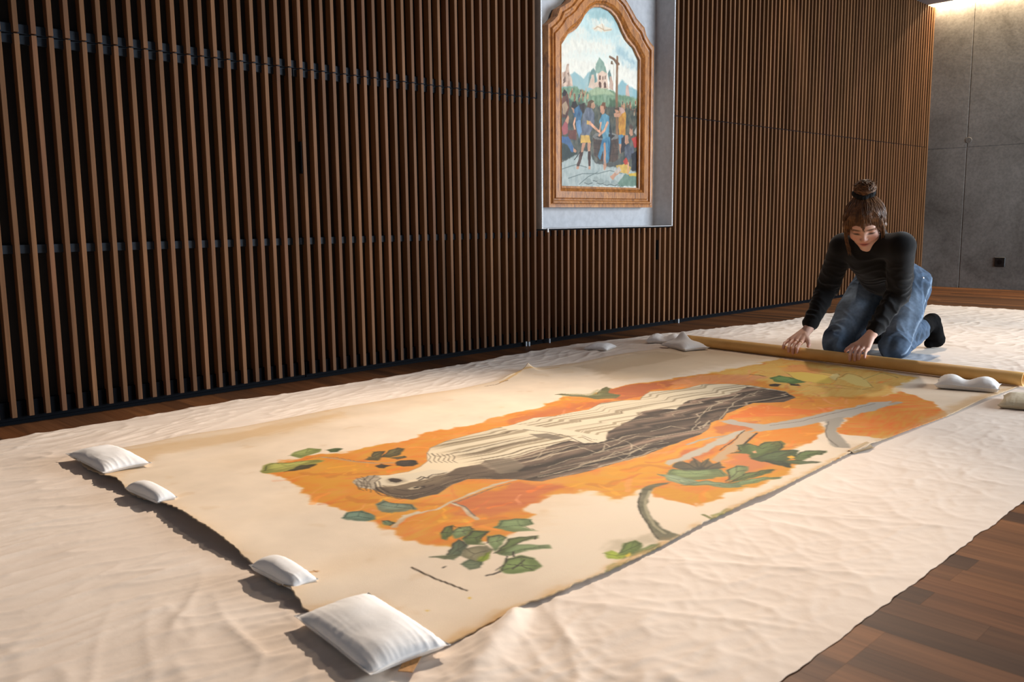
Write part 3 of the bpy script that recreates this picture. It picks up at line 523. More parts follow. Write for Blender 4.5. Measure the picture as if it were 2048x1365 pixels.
["P",[106,126,90],[84,100,72],0.004,0.011,1,1.0,[[0.18,-1.759],[0.193,-1.772],[0.194,-1.799],[0.174,-1.804],[0.17,-1.783]]],
["P",[134,157,115],[134,157,115],0.01,0.01,0,0.55,[[0.182,-1.765],[0.189,-1.772],[0.19,-1.787],[0.179,-1.79],[0.177,-1.778]]],
["L",[52,46,41],0.0035,0.0035,0.004,0.6,[[0.18,-1.759],[0.182,-1.783],[0.191,-1.796]]],
["L",[52,46,41],0.0044,0.0044,0.007,0.75,[[0.18,-1.762],[0.192,-1.774],[0.192,-1.797],[0.175,-1.802]]],
["P",[88,104,59],[70,82,46],0.004,0.011,1,1.0,[[0.228,-1.92],[0.261,-1.896],[0.276,-1.903],[0.246,-1.947],[0.211,-1.967],[0.207,-1.955]]],
["P",[112,131,78],[112,131,78],0.01,0.01,0,0.55,[[0.234,-1.921],[0.252,-1.908],[0.26,-1.912],[0.244,-1.936],[0.224,-1.947],[0.222,-1.94]]],
["L",[52,46,41],0.0035,0.0035,0.004,0.6,[[0.228,-1.92],[0.238,-1.932],[0.244,-1.944]]],
["L",[52,46,41],0.003,0.003,0.004,0.45,[[0.238,-1.932],[0.264,-1.912]]],
["L",[52,46,41],0.003,0.003,0.004,0.45,[[0.238,-1.932],[0.219,-1.957]]],
["L",[52,46,41],0.0044,0.0044,0.007,0.75,[[0.229,-1.922],[0.258,-1.901],[0.271,-1.908],[0.245,-1.946]]],
["P",[117,135,90],[93,108,72],0.004,0.011,1,1.0,[[0.247,-1.941],[0.28,-1.927],[0.304,-1.942],[0.3,-1.964],[0.254,-1.981],[0.227,-1.977]]],
["P",[146,168,115],[146,168,115],0.01,0.01,0,0.55,[[0.257,-1.943],[0.275,-1.934],[0.288,-1.943],[0.286,-1.955],[0.261,-1.964],[0.246,-1.962]]],
["L",[52,46,41],0.0035,0.0035,0.004,0.6,[[0.247,-1.941],[0.268,-1.956],[0.294,-1.962]]],
["L",[52,46,41],0.003,0.003,0.004,0.45,[[0.268,-1.956],[0.293,-1.946]]],
["L",[52,46,41],0.003,0.003,0.004,0.45,[[0.268,-1.956],[0.258,-1.973]]],
["L",[52,46,41],0.0044,0.0044,0.007,0.75,[[0.249,-1.943],[0.279,-1.931],[0.299,-1.944],[0.296,-1.963]]],
["P",[88,104,59],[70,82,46],0.004,0.011,1,1.0,[[0.238,-1.987],[0.288,-1.966],[0.312,-1.999],[0.265,-2.015],[0.237,-2.04],[0.222,-2.017]]],
["P",[112,131,78],[112,131,78],0.01,0.01,0,0.55,[[0.248,-1.99],[0.275,-1.978],[0.288,-1.996],[0.263,-2.005],[0.248,-2.019],[0.239,-2.006]]],
["L",[52,46,41],0.0035,0.0035,0.004,0.6,[[0.238,-1.987],[0.26,-2.004],[0.301,-2.0]]],
["L",[52,46,41],0.003,0.003,0.004,0.45,[[0.26,-2.004],[0.296,-2.001]]],
["L",[52,46,41],0.003,0.003,0.004,0.45,[[0.26,-2.004],[0.244,-2.029]]],
["L",[52,46,41],0.0044,0.0044,0.007,0.75,[[0.241,-1.989],[0.284,-1.972],[0.305,-2.0],[0.265,-2.014]]],
["P",[117,135,90],[93,108,72],0.004,0.011,1,1.0,[[0.333,-1.991],[0.381,-1.964],[0.412,-1.979],[0.434,-2.01],[0.415,-2.034],[0.383,-2.026],[0.387,-2.072],[0.341,-2.04]]],
["P",[146,168,115],[146,168,115],0.01,0.01,0,0.55,[[0.355,-1.994],[0.381,-1.979],[0.398,-1.987],[0.41,-2.004],[0.4,-2.017],[0.382,-2.013],[0.385,-2.039],[0.359,-2.021]]],
["L",[63,75,50],0.0035,0.0035,0.004,0.6,[[0.333,-1.991],[0.385,-2.015],[0.387,-2.061]]],
["L",[63,75,50],0.003,0.003,0.004,0.45,[[0.385,-2.015],[0.404,-1.99]]],
["L",[63,75,50],0.003,0.003,0.004,0.45,[[0.385,-2.015],[0.406,-2.028]]],
["L",[63,75,50],0.0044,0.0044,0.007,0.75,[[0.34,-1.994],[0.381,-1.97],[0.409,-1.984],[0.427,-2.011],[0.411,-2.031]]],
["P",[117,135,90],[93,108,72],0.004,0.011,1,1.0,[[0.249,-2.04],[0.287,-2.017],[0.316,-2.031],[0.31,-2.057],[0.269,-2.075],[0.228,-2.091]]],
["P",[146,168,115],[146,168,115],0.01,0.01,0,0.55,[[0.262,-2.04],[0.282,-2.028],[0.298,-2.035],[0.295,-2.049],[0.272,-2.06],[0.249,-2.069]]],
["L",[52,46,41],0.0035,0.0035,0.004,0.6,[[0.249,-2.04],[0.276,-2.052],[0.303,-2.056]]],
["L",[52,46,41],0.003,0.003,0.004,0.45,[[0.276,-2.052],[0.304,-2.037]]],
["L",[52,46,41],0.003,0.003,0.004,0.45,[[0.276,-2.052],[0.271,-2.068]]],
["L",[52,46,41],0.0044,0.0044,0.007,0.75,[[0.253,-2.041],[0.285,-2.021],[0.311,-2.034],[0.306,-2.056]]],
["P",[88,104,59],[70,82,46],0.004,0.011,1,1.0,[[0.224,-2.097],[0.307,-2.064],[0.364,-2.092],[0.346,-2.112],[0.3,-2.104],[0.235,-2.123]]],
["P",[112,131,78],[112,131,78],0.01,0.01,0,0.55,[[0.253,-2.091],[0.3,-2.073],[0.331,-2.088],[0.321,-2.099],[0.296,-2.094],[0.259,-2.105]]],
["L",[52,46,41],0.0035,0.0035,0.004,0.6,[[0.224,-2.097],[0.295,-2.099],[0.35,-2.093]]],
["L",[52,46,41],0.003,0.003,0.004,0.45,[[0.295,-2.099],[0.343,-2.094]]],
["L",[52,46,41],0.003,0.003,0.004,0.45,[[0.295,-2.099],[0.299,-2.102]]],
["L",[52,46,41],0.0044,0.0044,0.007,0.75,[[0.233,-2.097],[0.305,-2.069],[0.355,-2.093],[0.339,-2.111]]],
["P",[117,135,90],[93,108,72],0.004,0.011,1,1.0,[[0.228,-2.11],[0.294,-2.106],[0.349,-2.147],[0.34,-2.161],[0.277,-2.139],[0.243,-2.132]]],
["P",[146,168,115],[146,168,115],0.01,0.01,0,0.55,[[0.252,-2.112],[0.289,-2.11],[0.319,-2.133],[0.314,-2.14],[0.28,-2.129],[0.26,-2.125]]],
["L",[63,73,49],0.0035,0.0035,0.004,0.6,[[0.228,-2.11],[0.288,-2.132],[0.33,-2.155]]],
["L",[63,73,49],0.003,0.003,0.004,0.45,[[0.288,-2.132],[0.331,-2.143]]],
["L",[63,73,49],0.003,0.003,0.004,0.45,[[0.288,-2.132],[0.28,-2.137]]],
["P",[82,95,72],[65,75,57],0.004,0.011,1,1.0,[[0.134,-2.048],[0.2,-1.993],[0.235,-1.982],[0.224,-2.018],[0.178,-2.058],[0.147,-2.067]]],
["P",[106,121,93],[106,121,93],0.01,0.01,0,0.55,[[0.157,-2.034],[0.194,-2.004],[0.212,-1.998],[0.207,-2.018],[0.182,-2.04],[0.164,-2.045]]],
["L",[52,46,41],0.0035,0.0035,0.004,0.6,[[0.134,-2.048],[0.186,-2.029],[0.216,-2.02]]],
["L",[52,46,41],0.003,0.003,0.004,0.45,[[0.186,-2.029],[0.22,-1.997]]],
["L",[52,46,41],0.003,0.003,0.004,0.45,[[0.186,-2.029],[0.181,-2.049]]],
["L",[52,46,41],0.0044,0.0044,0.007,0.75,[[0.141,-2.045],[0.198,-1.998],[0.228,-1.989],[0.219,-2.019]]],
["P",[99,106,77],[79,84,61],0.004,0.011,1,1.0,[[0.123,-2.014],[0.152,-2.037],[0.182,-2.053],[0.152,-2.065],[0.131,-2.05]]],
["P",[125,134,99],[125,134,99],0.01,0.01,0,0.55,[[0.133,-2.022],[0.149,-2.034],[0.165,-2.043],[0.149,-2.049],[0.138,-2.041]]],
["L",[54,57,42],0.0035,0.0035,0.004,0.6,[[0.123,-2.014],[0.148,-2.044],[0.175,-2.051]]],
["P",[126,120,93],[100,96,74],0.004,0.011,1,1.0,[[0.202,-2.035],[0.239,-2.044],[0.231,-2.08],[0.175,-2.119],[0.173,-2.084],[0.173,-2.062]]],
["P",[157,151,118],[157,151,118],0.01,0.01,0,0.55,[[0.201,-2.047],[0.221,-2.052],[0.217,-2.071],[0.186,-2.094],[0.185,-2.074],[0.185,-2.062]]],
["L",[69,65,51],0.0035,0.0035,0.004,0.6,[[0.202,-2.035],[0.199,-2.071],[0.225,-2.078]]],
["L",[69,65,51],0.003,0.003,0.004,0.45,[[0.199,-2.071],[0.222,-2.077]]],
["L",[69,65,51],0.003,0.003,0.004,0.45,[[0.199,-2.071],[0.181,-2.08]]],
["P",[126,144,45],[100,115,36],0.004,0.011,1,1.0,[[0.169,-2.107],[0.224,-2.079],[0.198,-2.11],[0.17,-2.121]]],
["P",[157,178,62],[157,178,62],0.01,0.01,0,0.55,[[0.179,-2.102],[0.209,-2.087],[0.196,-2.104],[0.18,-2.11]]],
["L",[69,79,24],0.0035,0.0035,0.004,0.6,[[0.169,-2.107],[0.19,-2.104],[0.217,-2.084]]],
["P",[100,111,84],[80,89,67],0.004,0.011,1,1.0,[[0.14,-2.09],[0.177,-2.081],[0.175,-2.12],[0.157,-2.135],[0.136,-2.126]]],
["P",[127,140,108],[127,140,108],0.01,0.01,0,0.55,[[0.147,-2.095],[0.168,-2.09],[0.167,-2.111],[0.157,-2.119],[0.145,-2.115]]],
["L",[63,75,57],0.0035,0.0035,0.004,0.6,[[0.14,-2.09],[0.157,-2.111],[0.172,-2.118]]],
["L",[63,75,57],0.0044,0.0044,0.007,0.75,[[0.142,-2.093],[0.174,-2.085],[0.173,-2.119],[0.157,-2.132]]],
["P",[111,131,75],[89,104,60],0.004,0.011,1,1.0,[[0.167,-2.176],[0.222,-2.14],[0.258,-2.149],[0.268,-2.18],[0.243,-2.215],[0.213,-2.229],[0.185,-2.207]]],
["P",[140,163,98],[140,163,98],0.01,0.01,0,0.55,[[0.19,-2.174],[0.22,-2.154],[0.24,-2.16],[0.245,-2.177],[0.232,-2.196],[0.215,-2.204],[0.2,-2.192]]],
["L",[52,46,41],0.0035,0.0035,0.004,0.6,[[0.167,-2.176],[0.222,-2.186],[0.238,-2.209]]],
["L",[52,46,41],0.003,0.003,0.004,0.45,[[0.222,-2.186],[0.247,-2.16]]],
["L",[52,46,41],0.003,0.003,0.004,0.45,[[0.222,-2.186],[0.236,-2.206]]],
["L",[52,46,41],0.0044,0.0044,0.007,0.75,[[0.174,-2.177],[0.221,-2.146],[0.253,-2.154],[0.262,-2.181]]],
["L",[52,46,41],0.004,0.004,0.003,1.0,[[0.196,-2.188],[0.212,-2.182],[0.246,-2.171]]],
["L",[52,46,41],0.003,0.003,0.003,1.0,[[0.205,-2.163],[0.217,-2.182],[0.22,-2.218]]],
["L",[52,46,41],0.004,0.004,0.003,1.0,[[0.166,-2.168],[0.2,-2.159],[0.235,-2.13]]],
["L",[52,46,41],0.005,0.005,0.003,1.0,[[0.242,-2.143],[0.259,-2.124]]],
["L",[52,46,41],0.006,0.006,0.003,1.0,[[0.137,-2.172],[0.153,-2.177],[0.169,-2.178]]],
["L",[52,46,41],0.003,0.003,0.003,1.0,[[0.271,-1.908],[0.276,-1.928],[0.279,-1.946]]],
["P",[115,115,75],[91,91,60],0.004,0.011,1,1.0,[[1.538,-1.058],[1.574,-1.063],[1.594,-1.119],[1.603,-1.169],[1.654,-1.183],[1.751,-1.117],[1.802,-1.104],[1.79,-1.136],[1.708,-1.2],[1.714,-1.248],[1.645,-1.276],[1.587,-1.24],[1.567,-1.15]]],
["P",[144,144,98],[144,144,98],0.01,0.01,0,0.55,[[1.585,-1.083],[1.605,-1.086],[1.616,-1.117],[1.621,-1.145],[1.649,-1.153],[1.702,-1.116],[1.729,-1.109],[1.723,-1.127],[1.679,-1.162],[1.682,-1.189],[1.644,-1.205],[1.612,-1.185],[1.601,-1.135]]],
["L",[72,72,45],0.0035,0.0035,0.004,0.6,[[1.538,-1.058],[1.655,-1.159],[1.702,-1.231]]],
["L",[72,72,45],0.003,0.003,0.004,0.45,[[1.655,-1.159],[1.612,-1.131]]],
["L",[72,72,45],0.003,0.003,0.004,0.45,[[1.655,-1.159],[1.654,-1.176]]],
["L",[72,72,45],0.0044,0.0044,0.007,0.75,[[1.553,-1.07],[1.584,-1.075],[1.602,-1.123],[1.61,-1.168],[1.654,-1.18],[1.738,-1.123],[1.781,-1.113],[1.771,-1.14]]],
["P",[88,104,59],[70,82,46],0.004,0.011,1,1.0,[[1.251,-2.036],[1.29,-2.045],[1.338,-1.996],[1.384,-2.009],[1.358,-2.051],[1.302,-2.09]]],
["P",[112,131,78],[112,131,78],0.01,0.01,0,0.55,[[1.285,-2.03],[1.307,-2.035],[1.334,-2.008],[1.358,-2.015],[1.344,-2.038],[1.313,-2.06]]],
["L",[52,46,41],0.0035,0.0035,0.004,0.6,[[1.251,-2.036],[1.32,-2.038],[1.305,-2.08]]],
["L",[52,46,41],0.003,0.003,0.004,0.45,[[1.32,-2.038],[1.333,-2.009]]],
["L",[52,46,41],0.003,0.003,0.004,0.45,[[1.32,-2.038],[1.346,-2.047]]],
["L",[52,46,41],0.0044,0.0044,0.007,0.75,[[1.26,-2.036],[1.294,-2.044],[1.335,-2.002],[1.375,-2.013]]],
["P",[88,104,59],[70,82,46],0.004,0.011,1,1.0,[[1.348,-2.008],[1.396,-2.007],[1.37,-2.049],[1.429,-2.041],[1.484,-2.064],[1.463,-2.095],[1.381,-2.127],[1.321,-2.128],[1.273,-2.124],[1.244,-2.109],[1.296,-2.053]]],
["P",[112,131,78],[112,131,78],0.01,0.01,0,0.55,[[1.356,-2.028],[1.383,-2.027],[1.368,-2.05],[1.4,-2.046],[1.43,-2.059],[1.419,-2.076],[1.374,-2.094],[1.341,-2.095],[1.314,-2.093],[1.297,-2.084],[1.327,-2.053]]],
["L",[52,46,41],0.0035,0.0035,0.004,0.6,[[1.348,-2.008],[1.362,-2.074],[1.442,-2.091]]],
["L",[52,46,41],0.003,0.003,0.004,0.45,[[1.362,-2.074],[1.368,-2.056]]],
["L",[52,46,41],0.003,0.003,0.004,0.45,[[1.362,-2.074],[1.446,-2.067]]],
["L",[52,46,41],0.0044,0.0044,0.007,0.75,[[1.35,-2.017],[1.391,-2.016],[1.369,-2.052],[1.42,-2.046],[1.467,-2.066],[1.45,-2.093],[1.379,-2.12]]],
["P",[75,91,57],[60,72,45],0.004,0.011,1,1.0,[[1.241,-2.104],[1.338,-2.111],[1.416,-2.145],[1.418,-2.163],[1.349,-2.187],[1.265,-2.189],[1.227,-2.149]]],
["P",[98,117,76],[98,117,76],0.01,0.01,0,0.55,[[1.277,-2.113],[1.33,-2.118],[1.373,-2.136],[1.374,-2.146],[1.336,-2.159],[1.289,-2.161],[1.268,-2.139]]],
["L",[52,46,41],0.0035,0.0035,0.004,0.6,[[1.241,-2.104],[1.321,-2.15],[1.398,-2.16]]],
["L",[52,46,41],0.003,0.003,0.004,0.45,[[1.321,-2.15],[1.387,-2.146]]],
["L",[52,46,41],0.003,0.003,0.004,0.45,[[1.321,-2.15],[1.341,-2.176]]],
["L",[52,46,41],0.0044,0.0044,0.007,0.75,[[1.251,-2.109],[1.335,-2.116],[1.403,-2.146],[1.405,-2.162]]],
["P",[88,104,59],[70,82,46],0.004,0.011,1,1.0,[[1.339,-2.179],[1.427,-2.176],[1.471,-2.222],[1.431,-2.229],[1.368,-2.224],[1.312,-2.211]]],
["P",[112,131,78],[112,131,78],0.01,0.01,0,0.55,[[1.365,-2.183],[1.413,-2.182],[1.437,-2.207],[1.416,-2.211],[1.381,-2.209],[1.349,-2.201]]],
["L",[52,46,41],0.0035,0.0035,0.004,0.6,[[1.339,-2.179],[1.39,-2.207],[1.454,-2.219]]],
["L",[52,46,41],0.003,0.003,0.004,0.45,[[1.39,-2.207],[1.446,-2.217]]],
["L",[52,46,41],0.003,0.003,0.004,0.45,[[1.39,-2.207],[1.374,-2.219]]],
["L",[52,46,41],0.0044,0.0044,0.007,0.75,[[1.346,-2.182],[1.422,-2.18],[1.46,-2.22],[1.426,-2.226]]],
["P",[75,90,57],[60,72,45],0.004,0.011,1,1.0,[[1.252,-2.175],[1.318,-2.2],[1.339,-2.267],[1.318,-2.265],[1.271,-2.225]]],
["P",[98,115,76],[98,115,76],0.01,0.01,0,0.55,[[1.274,-2.189],[1.31,-2.202],[1.322,-2.239],[1.31,-2.238],[1.284,-2.216]]],
["L",[52,46,41],0.0035,0.0035,0.004,0.6,[[1.252,-2.175],[1.299,-2.226],[1.331,-2.259]]],
["L",[52,46,41],0.0044,0.0044,0.007,0.75,[[1.258,-2.181],[1.315,-2.203],[1.334,-2.262],[1.316,-2.26]]],
["P",[55,64,46],[44,51,36],0.004,0.011,1,1.0,[[1.239,-2.142],[1.264,-2.184],[1.268,-2.217],[1.228,-2.233],[1.225,-2.187]]],
["P",[74,84,63],[74,84,63],0.01,0.01,0,0.55,[[1.244,-2.158],[1.257,-2.18],[1.26,-2.199],[1.237,-2.208],[1.236,-2.182]]],
["L",[30,35,25],0.0035,0.0035,0.004,0.6,[[1.239,-2.142],[1.244,-2.193],[1.263,-2.213]]],
["P",[214,162,54],[214,162,54],0.002,0.008,0,1.0,[[1.334,-2.169],[1.356,-2.171],[1.346,-2.187],[1.32,-2.187]]],
["P",[205,153,108],[205,153,108],0.002,0.008,0,1.0,[[1.316,-2.068],[1.332,-2.07],[1.316,-2.082],[1.301,-2.08]]],
["P",[93,91,73],[68,66,55],0.004,0.008,1,1.0,[[1.015,-1.989],[1.075,-1.976],[1.077,-2.004],[1.132,-1.978],[1.108,-2.024],[1.16,-2.018],[1.121,-2.055],[1.154,-2.059],[1.115,-2.081],[1.111,-2.103],[1.072,-2.098],[1.053,-2.066],[1.006,-2.053]]],
["L",[59,57,48],0.012,0.003,0.005,0.7,[[1.037,-2.074],[1.031,-2.032],[1.016,-1.995]]],
["L",[59,57,48],0.012,0.003,0.005,0.7,[[1.037,-2.074],[1.063,-2.023],[1.081,-1.977]]],
["L",[59,57,48],0.012,0.003,0.005,0.7,[[1.037,-2.074],[1.088,-2.024],[1.132,-1.978]]],
["L",[59,57,48],0.012,0.003,0.005,0.7,[[1.037,-2.074],[1.089,-2.041],[1.134,-2.012]]],
["L",[59,57,48],0.012,0.003,0.005,0.7,[[1.037,-2.074],[1.1,-2.045],[1.158,-2.021]]],
["L",[59,57,48],0.012,0.003,0.005,0.7,[[1.037,-2.074],[1.097,-2.064],[1.151,-2.061]]],
["L",[59,57,48],0.012,0.003,0.005,0.7,[[1.037,-2.074],[1.078,-2.084],[1.111,-2.1]]],
["L",[59,57,48],0.012,0.003,0.005,0.7,[[1.037,-2.074],[1.029,-2.058],[1.012,-2.049]]],
["P",[117,135,90],[93,108,72],0.004,0.011,1,1.0,[[0.959,-2.013],[1.002,-2.002],[1.015,-2.044],[1.053,-2.07],[1.09,-2.109],[1.048,-2.147],[0.995,-2.132],[0.937,-2.097],[0.92,-2.053]]],
["P",[146,168,115],[146,168,115],0.01,0.01,0,0.55,[[0.977,-2.03],[1.001,-2.024],[1.008,-2.047],[1.029,-2.061],[1.049,-2.083],[1.026,-2.104],[0.997,-2.096],[0.965,-2.077],[0.956,-2.052]]],
["L",[75,86,63],0.0035,0.0035,0.004,0.6,[[0.959,-2.013],[1.002,-2.074],[1.039,-2.133]]],
["L",[75,86,63],0.003,0.003,0.004,0.45,[[1.002,-2.074],[1.011,-2.053]]],
["L",[75,86,63],0.003,0.003,0.004,0.45,[[1.002,-2.074],[1.063,-2.098]]],
["L",[75,86,63],0.0044,0.0044,0.007,0.75,[[0.964,-2.02],[1.001,-2.011],[1.013,-2.048],[1.046,-2.071],[1.078,-2.105],[1.042,-2.138]]],
["P",[135,151,118],[108,120,94],0.004,0.011,1,1.0,[[0.932,-2.001],[0.95,-2.033],[0.956,-2.093],[0.94,-2.128],[0.901,-2.112],[0.905,-2.066],[0.917,-2.025]]],
["P",[168,187,148],[168,187,148],0.01,0.01,0,0.55,[[0.932,-2.022],[0.941,-2.04],[0.945,-2.073],[0.936,-2.092],[0.914,-2.084],[0.917,-2.058],[0.923,-2.036]]],
["L",[73,82,64],0.0035,0.0035,0.004,0.6,[[0.932,-2.001],[0.929,-2.066],[0.938,-2.116]]],
["L",[73,82,64],0.003,0.003,0.004,0.45,[[0.929,-2.066],[0.948,-2.085]]],
["L",[73,82,64],0.003,0.003,0.004,0.45,[[0.929,-2.066],[0.909,-2.098]]],
["P",[117,135,90],[93,108,72],0.004,0.011,1,1.0,[[1.002,-2.169],[1.097,-2.122],[1.146,-2.116],[1.165,-2.136],[1.136,-2.162],[1.073,-2.179]]],
["P",[146,168,115],[146,168,115],0.01,0.01,0,0.55,[[1.049,-2.153],[1.102,-2.127],[1.129,-2.124],[1.139,-2.135],[1.124,-2.149],[1.089,-2.158]]],
["L",[52,46,41],0.0035,0.0035,0.004,0.6,[[1.002,-2.169],[1.102,-2.148],[1.129,-2.159]]],
["L",[52,46,41],0.003,0.003,0.004,0.45,[[1.102,-2.148],[1.133,-2.126]]],
["L",[52,46,41],0.003,0.003,0.004,0.45,[[1.102,-2.148],[1.126,-2.158]]],
["L",[52,46,41],0.0044,0.0044,0.007,0.75,[[1.015,-2.166],[1.098,-2.125],[1.14,-2.121],[1.156,-2.138]]],
["P",[88,104,59],[70,82,46],0.004,0.011,1,1.0,[[0.99,-2.176],[1.097,-2.169],[1.159,-2.193],[1.195,-2.217],[1.129,-2.216],[1.052,-2.202]]],
["P",[112,131,78],[112,131,78],0.01,0.01,0,0.55,[[1.039,-2.174],[1.099,-2.171],[1.133,-2.184],[1.153,-2.197],[1.116,-2.197],[1.074,-2.189]]],
["L",[52,46,41],0.0035,0.0035,0.004,0.6,[[0.99,-2.176],[1.103,-2.196],[1.177,-2.213]]],
["L",[52,46,41],0.003,0.003,0.004,0.45,[[1.103,-2.196],[1.142,-2.194]]],
["L",[52,46,41],0.003,0.003,0.004,0.45,[[1.103,-2.196],[1.121,-2.21]]],
["L",[52,46,41],0.0044,0.0044,0.007,0.75,[[1.005,-2.178],[1.098,-2.173],[1.152,-2.194],[1.183,-2.215]]],
["P",[117,135,90],[93,108,72],0.004,0.011,1,1.0,[[0.983,-2.18],[1.075,-2.212],[1.143,-2.257],[1.118,-2.263],[1.035,-2.235],[0.97,-2.217]]],
["P",[146,168,115],[146,168,115],0.01,0.01,0,0.55,[[1.013,-2.191],[1.064,-2.209],[1.101,-2.234],[1.087,-2.237],[1.042,-2.222],[1.006,-2.212]]],
["L",[75,86,63],0.0035,0.0035,0.004,0.6,[[0.983,-2.18],[1.053,-2.227],[1.125,-2.251]]],
["L",[75,86,63],0.003,0.003,0.004,0.45,[[1.053,-2.227],[1.115,-2.248]]],
["L",[75,86,63],0.003,0.003,0.004,0.45,[[1.053,-2.227],[1.04,-2.233]]],
["L",[75,86,63],0.0044,0.0044,0.007,0.75,[[0.991,-2.186],[1.072,-2.214],[1.131,-2.254],[1.109,-2.258]]],
["P",[120,135,100],[96,108,80],0.004,0.011,1,1.0,[[0.893,-2.105],[0.973,-2.125],[0.992,-2.184],[1.001,-2.242],[0.962,-2.214],[0.942,-2.157]]],
["P",[151,168,127],[151,168,127],0.01,0.01,0,0.55,[[0.921,-2.124],[0.965,-2.134],[0.975,-2.167],[0.98,-2.199],[0.959,-2.184],[0.948,-2.152]]],
["L",[65,73,54],0.0035,0.0035,0.004,0.6,[[0.893,-2.105],[0.961,-2.172],[0.993,-2.228]]],
["L",[65,73,54],0.003,0.003,0.004,0.45,[[0.961,-2.172],[0.983,-2.18]]],
["L",[65,73,54],0.003,0.003,0.004,0.45,[[0.961,-2.172],[0.962,-2.202]]],
["P",[115,111,86],[82,81,61],0.004,0.006,1,1.0,[[0.9,-2.068],[0.862,-2.05],[0.819,-2.048],[0.768,-2.068],[0.699,-2.114],[0.642,-2.164],[0.613,-2.203],[0.576,-2.246],[0.544,-2.283],[0.528,-2.304],[0.541,-2.317],[0.582,-2.315],[0.585,-2.295],[0.594,-2.265],[0.62,-2.227],[0.649,-2.189],[0.704,-2.138],[0.759,-2.099],[0.813,-2.074],[0.862,-2.072]]],
["L",[63,59,46],0.005,0.005,0.003,1.0,[[0.768,-2.068],[0.699,-2.114],[0.642,-2.164],[0.605,-2.212],[0.561,-2.262],[0.535,-2.296]]],
["L",[176,167,135],0.008,0.008,0.003,0.7,[[0.796,-2.077],[0.721,-2.118],[0.653,-2.176],[0.599,-2.238],[0.57,-2.287]]],
["P",[176,162,135],[176,162,135],0.02,0.02,0,0.6,[[0.393,-2.263],[0.456,-2.244],[0.525,-2.256],[0.558,-2.282],[0.518,-2.307],[0.484,-2.287],[0.423,-2.28]]],
["P",[99,118,57],[79,94,45],0.004,0.011,1,1.0,[[0.399,-2.29],[0.463,-2.259],[0.492,-2.264],[0.49,-2.286],[0.45,-2.311],[0.389,-2.318]]],
["P",[125,148,76],[125,148,76],0.01,0.01,0,0.55,[[0.421,-2.284],[0.456,-2.268],[0.472,-2.27],[0.471,-2.282],[0.449,-2.296],[0.415,-2.3]]],
["L",[63,75,39],0.0035,0.0035,0.004,0.6,[[0.399,-2.29],[0.446,-2.288],[0.481,-2.287]]],
["L",[63,75,39],0.003,0.003,0.004,0.45,[[0.446,-2.288],[0.478,-2.271]]],
["L",[63,75,39],0.003,0.003,0.004,0.45,[[0.446,-2.288],[0.449,-2.304]]],
["L",[63,75,39],0.0044,0.0044,0.007,0.75,[[0.405,-2.289],[0.461,-2.263],[0.486,-2.267],[0.484,-2.287]]],
["P",[154,171,57],[123,136,45],0.004,0.011,1,1.0,[[0.383,-2.264],[0.401,-2.267],[0.401,-2.299],[0.424,-2.307],[0.387,-2.315],[0.372,-2.292]]],
["P",[190,210,76],[190,210,76],0.01,0.01,0,0.55,[[0.389,-2.271],[0.399,-2.273],[0.399,-2.29],[0.411,-2.295],[0.391,-2.299],[0.382,-2.286]]],
["L",[84,93,31],0.0035,0.0035,0.004,0.6,[[0.383,-2.264],[0.394,-2.291],[0.418,-2.303]]],
["L",[84,93,31],0.003,0.003,0.004,0.45,[[0.394,-2.291],[0.399,-2.296]]],
["L",[84,93,31],0.003,0.003,0.004,0.45,[[0.394,-2.291],[0.389,-2.308]]],
["P",[100,117,64],[80,93,51],0.004,0.011,1,1.0,[[0.434,-2.308],[0.49,-2.301],[0.52,-2.315],[0.486,-2.33],[0.444,-2.326],[0.402,-2.322]]],
["P",[127,146,84],[127,146,84],0.01,0.01,0,0.55,[[0.447,-2.308],[0.478,-2.304],[0.494,-2.312],[0.476,-2.32],[0.453,-2.318],[0.43,-2.316]]],
["L",[54,63,35],0.0035,0.0035,0.004,0.6,[[0.434,-2.308],[0.462,-2.317],[0.508,-2.316]]],
["L",[54,63,35],0.003,0.003,0.004,0.45,[[0.462,-2.317],[0.502,-2.316]]],
["L",[54,63,35],0.003,0.003,0.004,0.45,[[0.462,-2.317],[0.449,-2.323]]],
["P",[120,135,81],[96,108,64],0.004,0.011,1,1.0,[[0.316,-2.326],[0.364,-2.317],[0.384,-2.331],[0.406,-2.323],[0.368,-2.343],[0.333,-2.336]]],
["P",[151,168,104],[151,168,104],0.01,0.01,0,0.55,[[0.336,-2.322],[0.363,-2.318],[0.374,-2.325],[0.386,-2.321],[0.365,-2.332],[0.346,-2.328]]],
["L",[65,73,44],0.0035,0.0035,0.004,0.6,[[0.316,-2.326],[0.362,-2.329],[0.397,-2.325]]],
["L",[65,73,44],0.003,0.003,0.004,0.45,[[0.362,-2.329],[0.377,-2.33]]],
["L",[65,73,44],0.003,0.003,0.004,0.45,[[0.362,-2.329],[0.366,-2.339]]],
["P",[207,180,54],[207,180,54],0.003,0.008,0,1.0,[[0.408,-2.305],[0.43,-2.301],[0.417,-2.316],[0.404,-2.315]]],
["P",[142,142,86],[113,113,68],0.004,0.011,1,1.0,[[0.696,-2.315],[0.761,-2.294],[0.805,-2.298],[0.818,-2.322],[0.775,-2.338],[0.704,-2.341]]],
["P",[176,176,110],[176,176,110],0.01,0.01,0,0.55,[[0.725,-2.31],[0.761,-2.299],[0.785,-2.301],[0.792,-2.314],[0.769,-2.323],[0.729,-2.325]]],
["L",[77,77,46],0.0035,0.0035,0.004,0.6,[[0.696,-2.315],[0.759,-2.318],[0.806,-2.321]]],
["L",[77,77,46],0.003,0.003,0.004,0.45,[[0.759,-2.318],[0.791,-2.304]]],
["L",[77,77,46],0.003,0.003,0.004,0.45,[[0.759,-2.318],[0.77,-2.332]]],
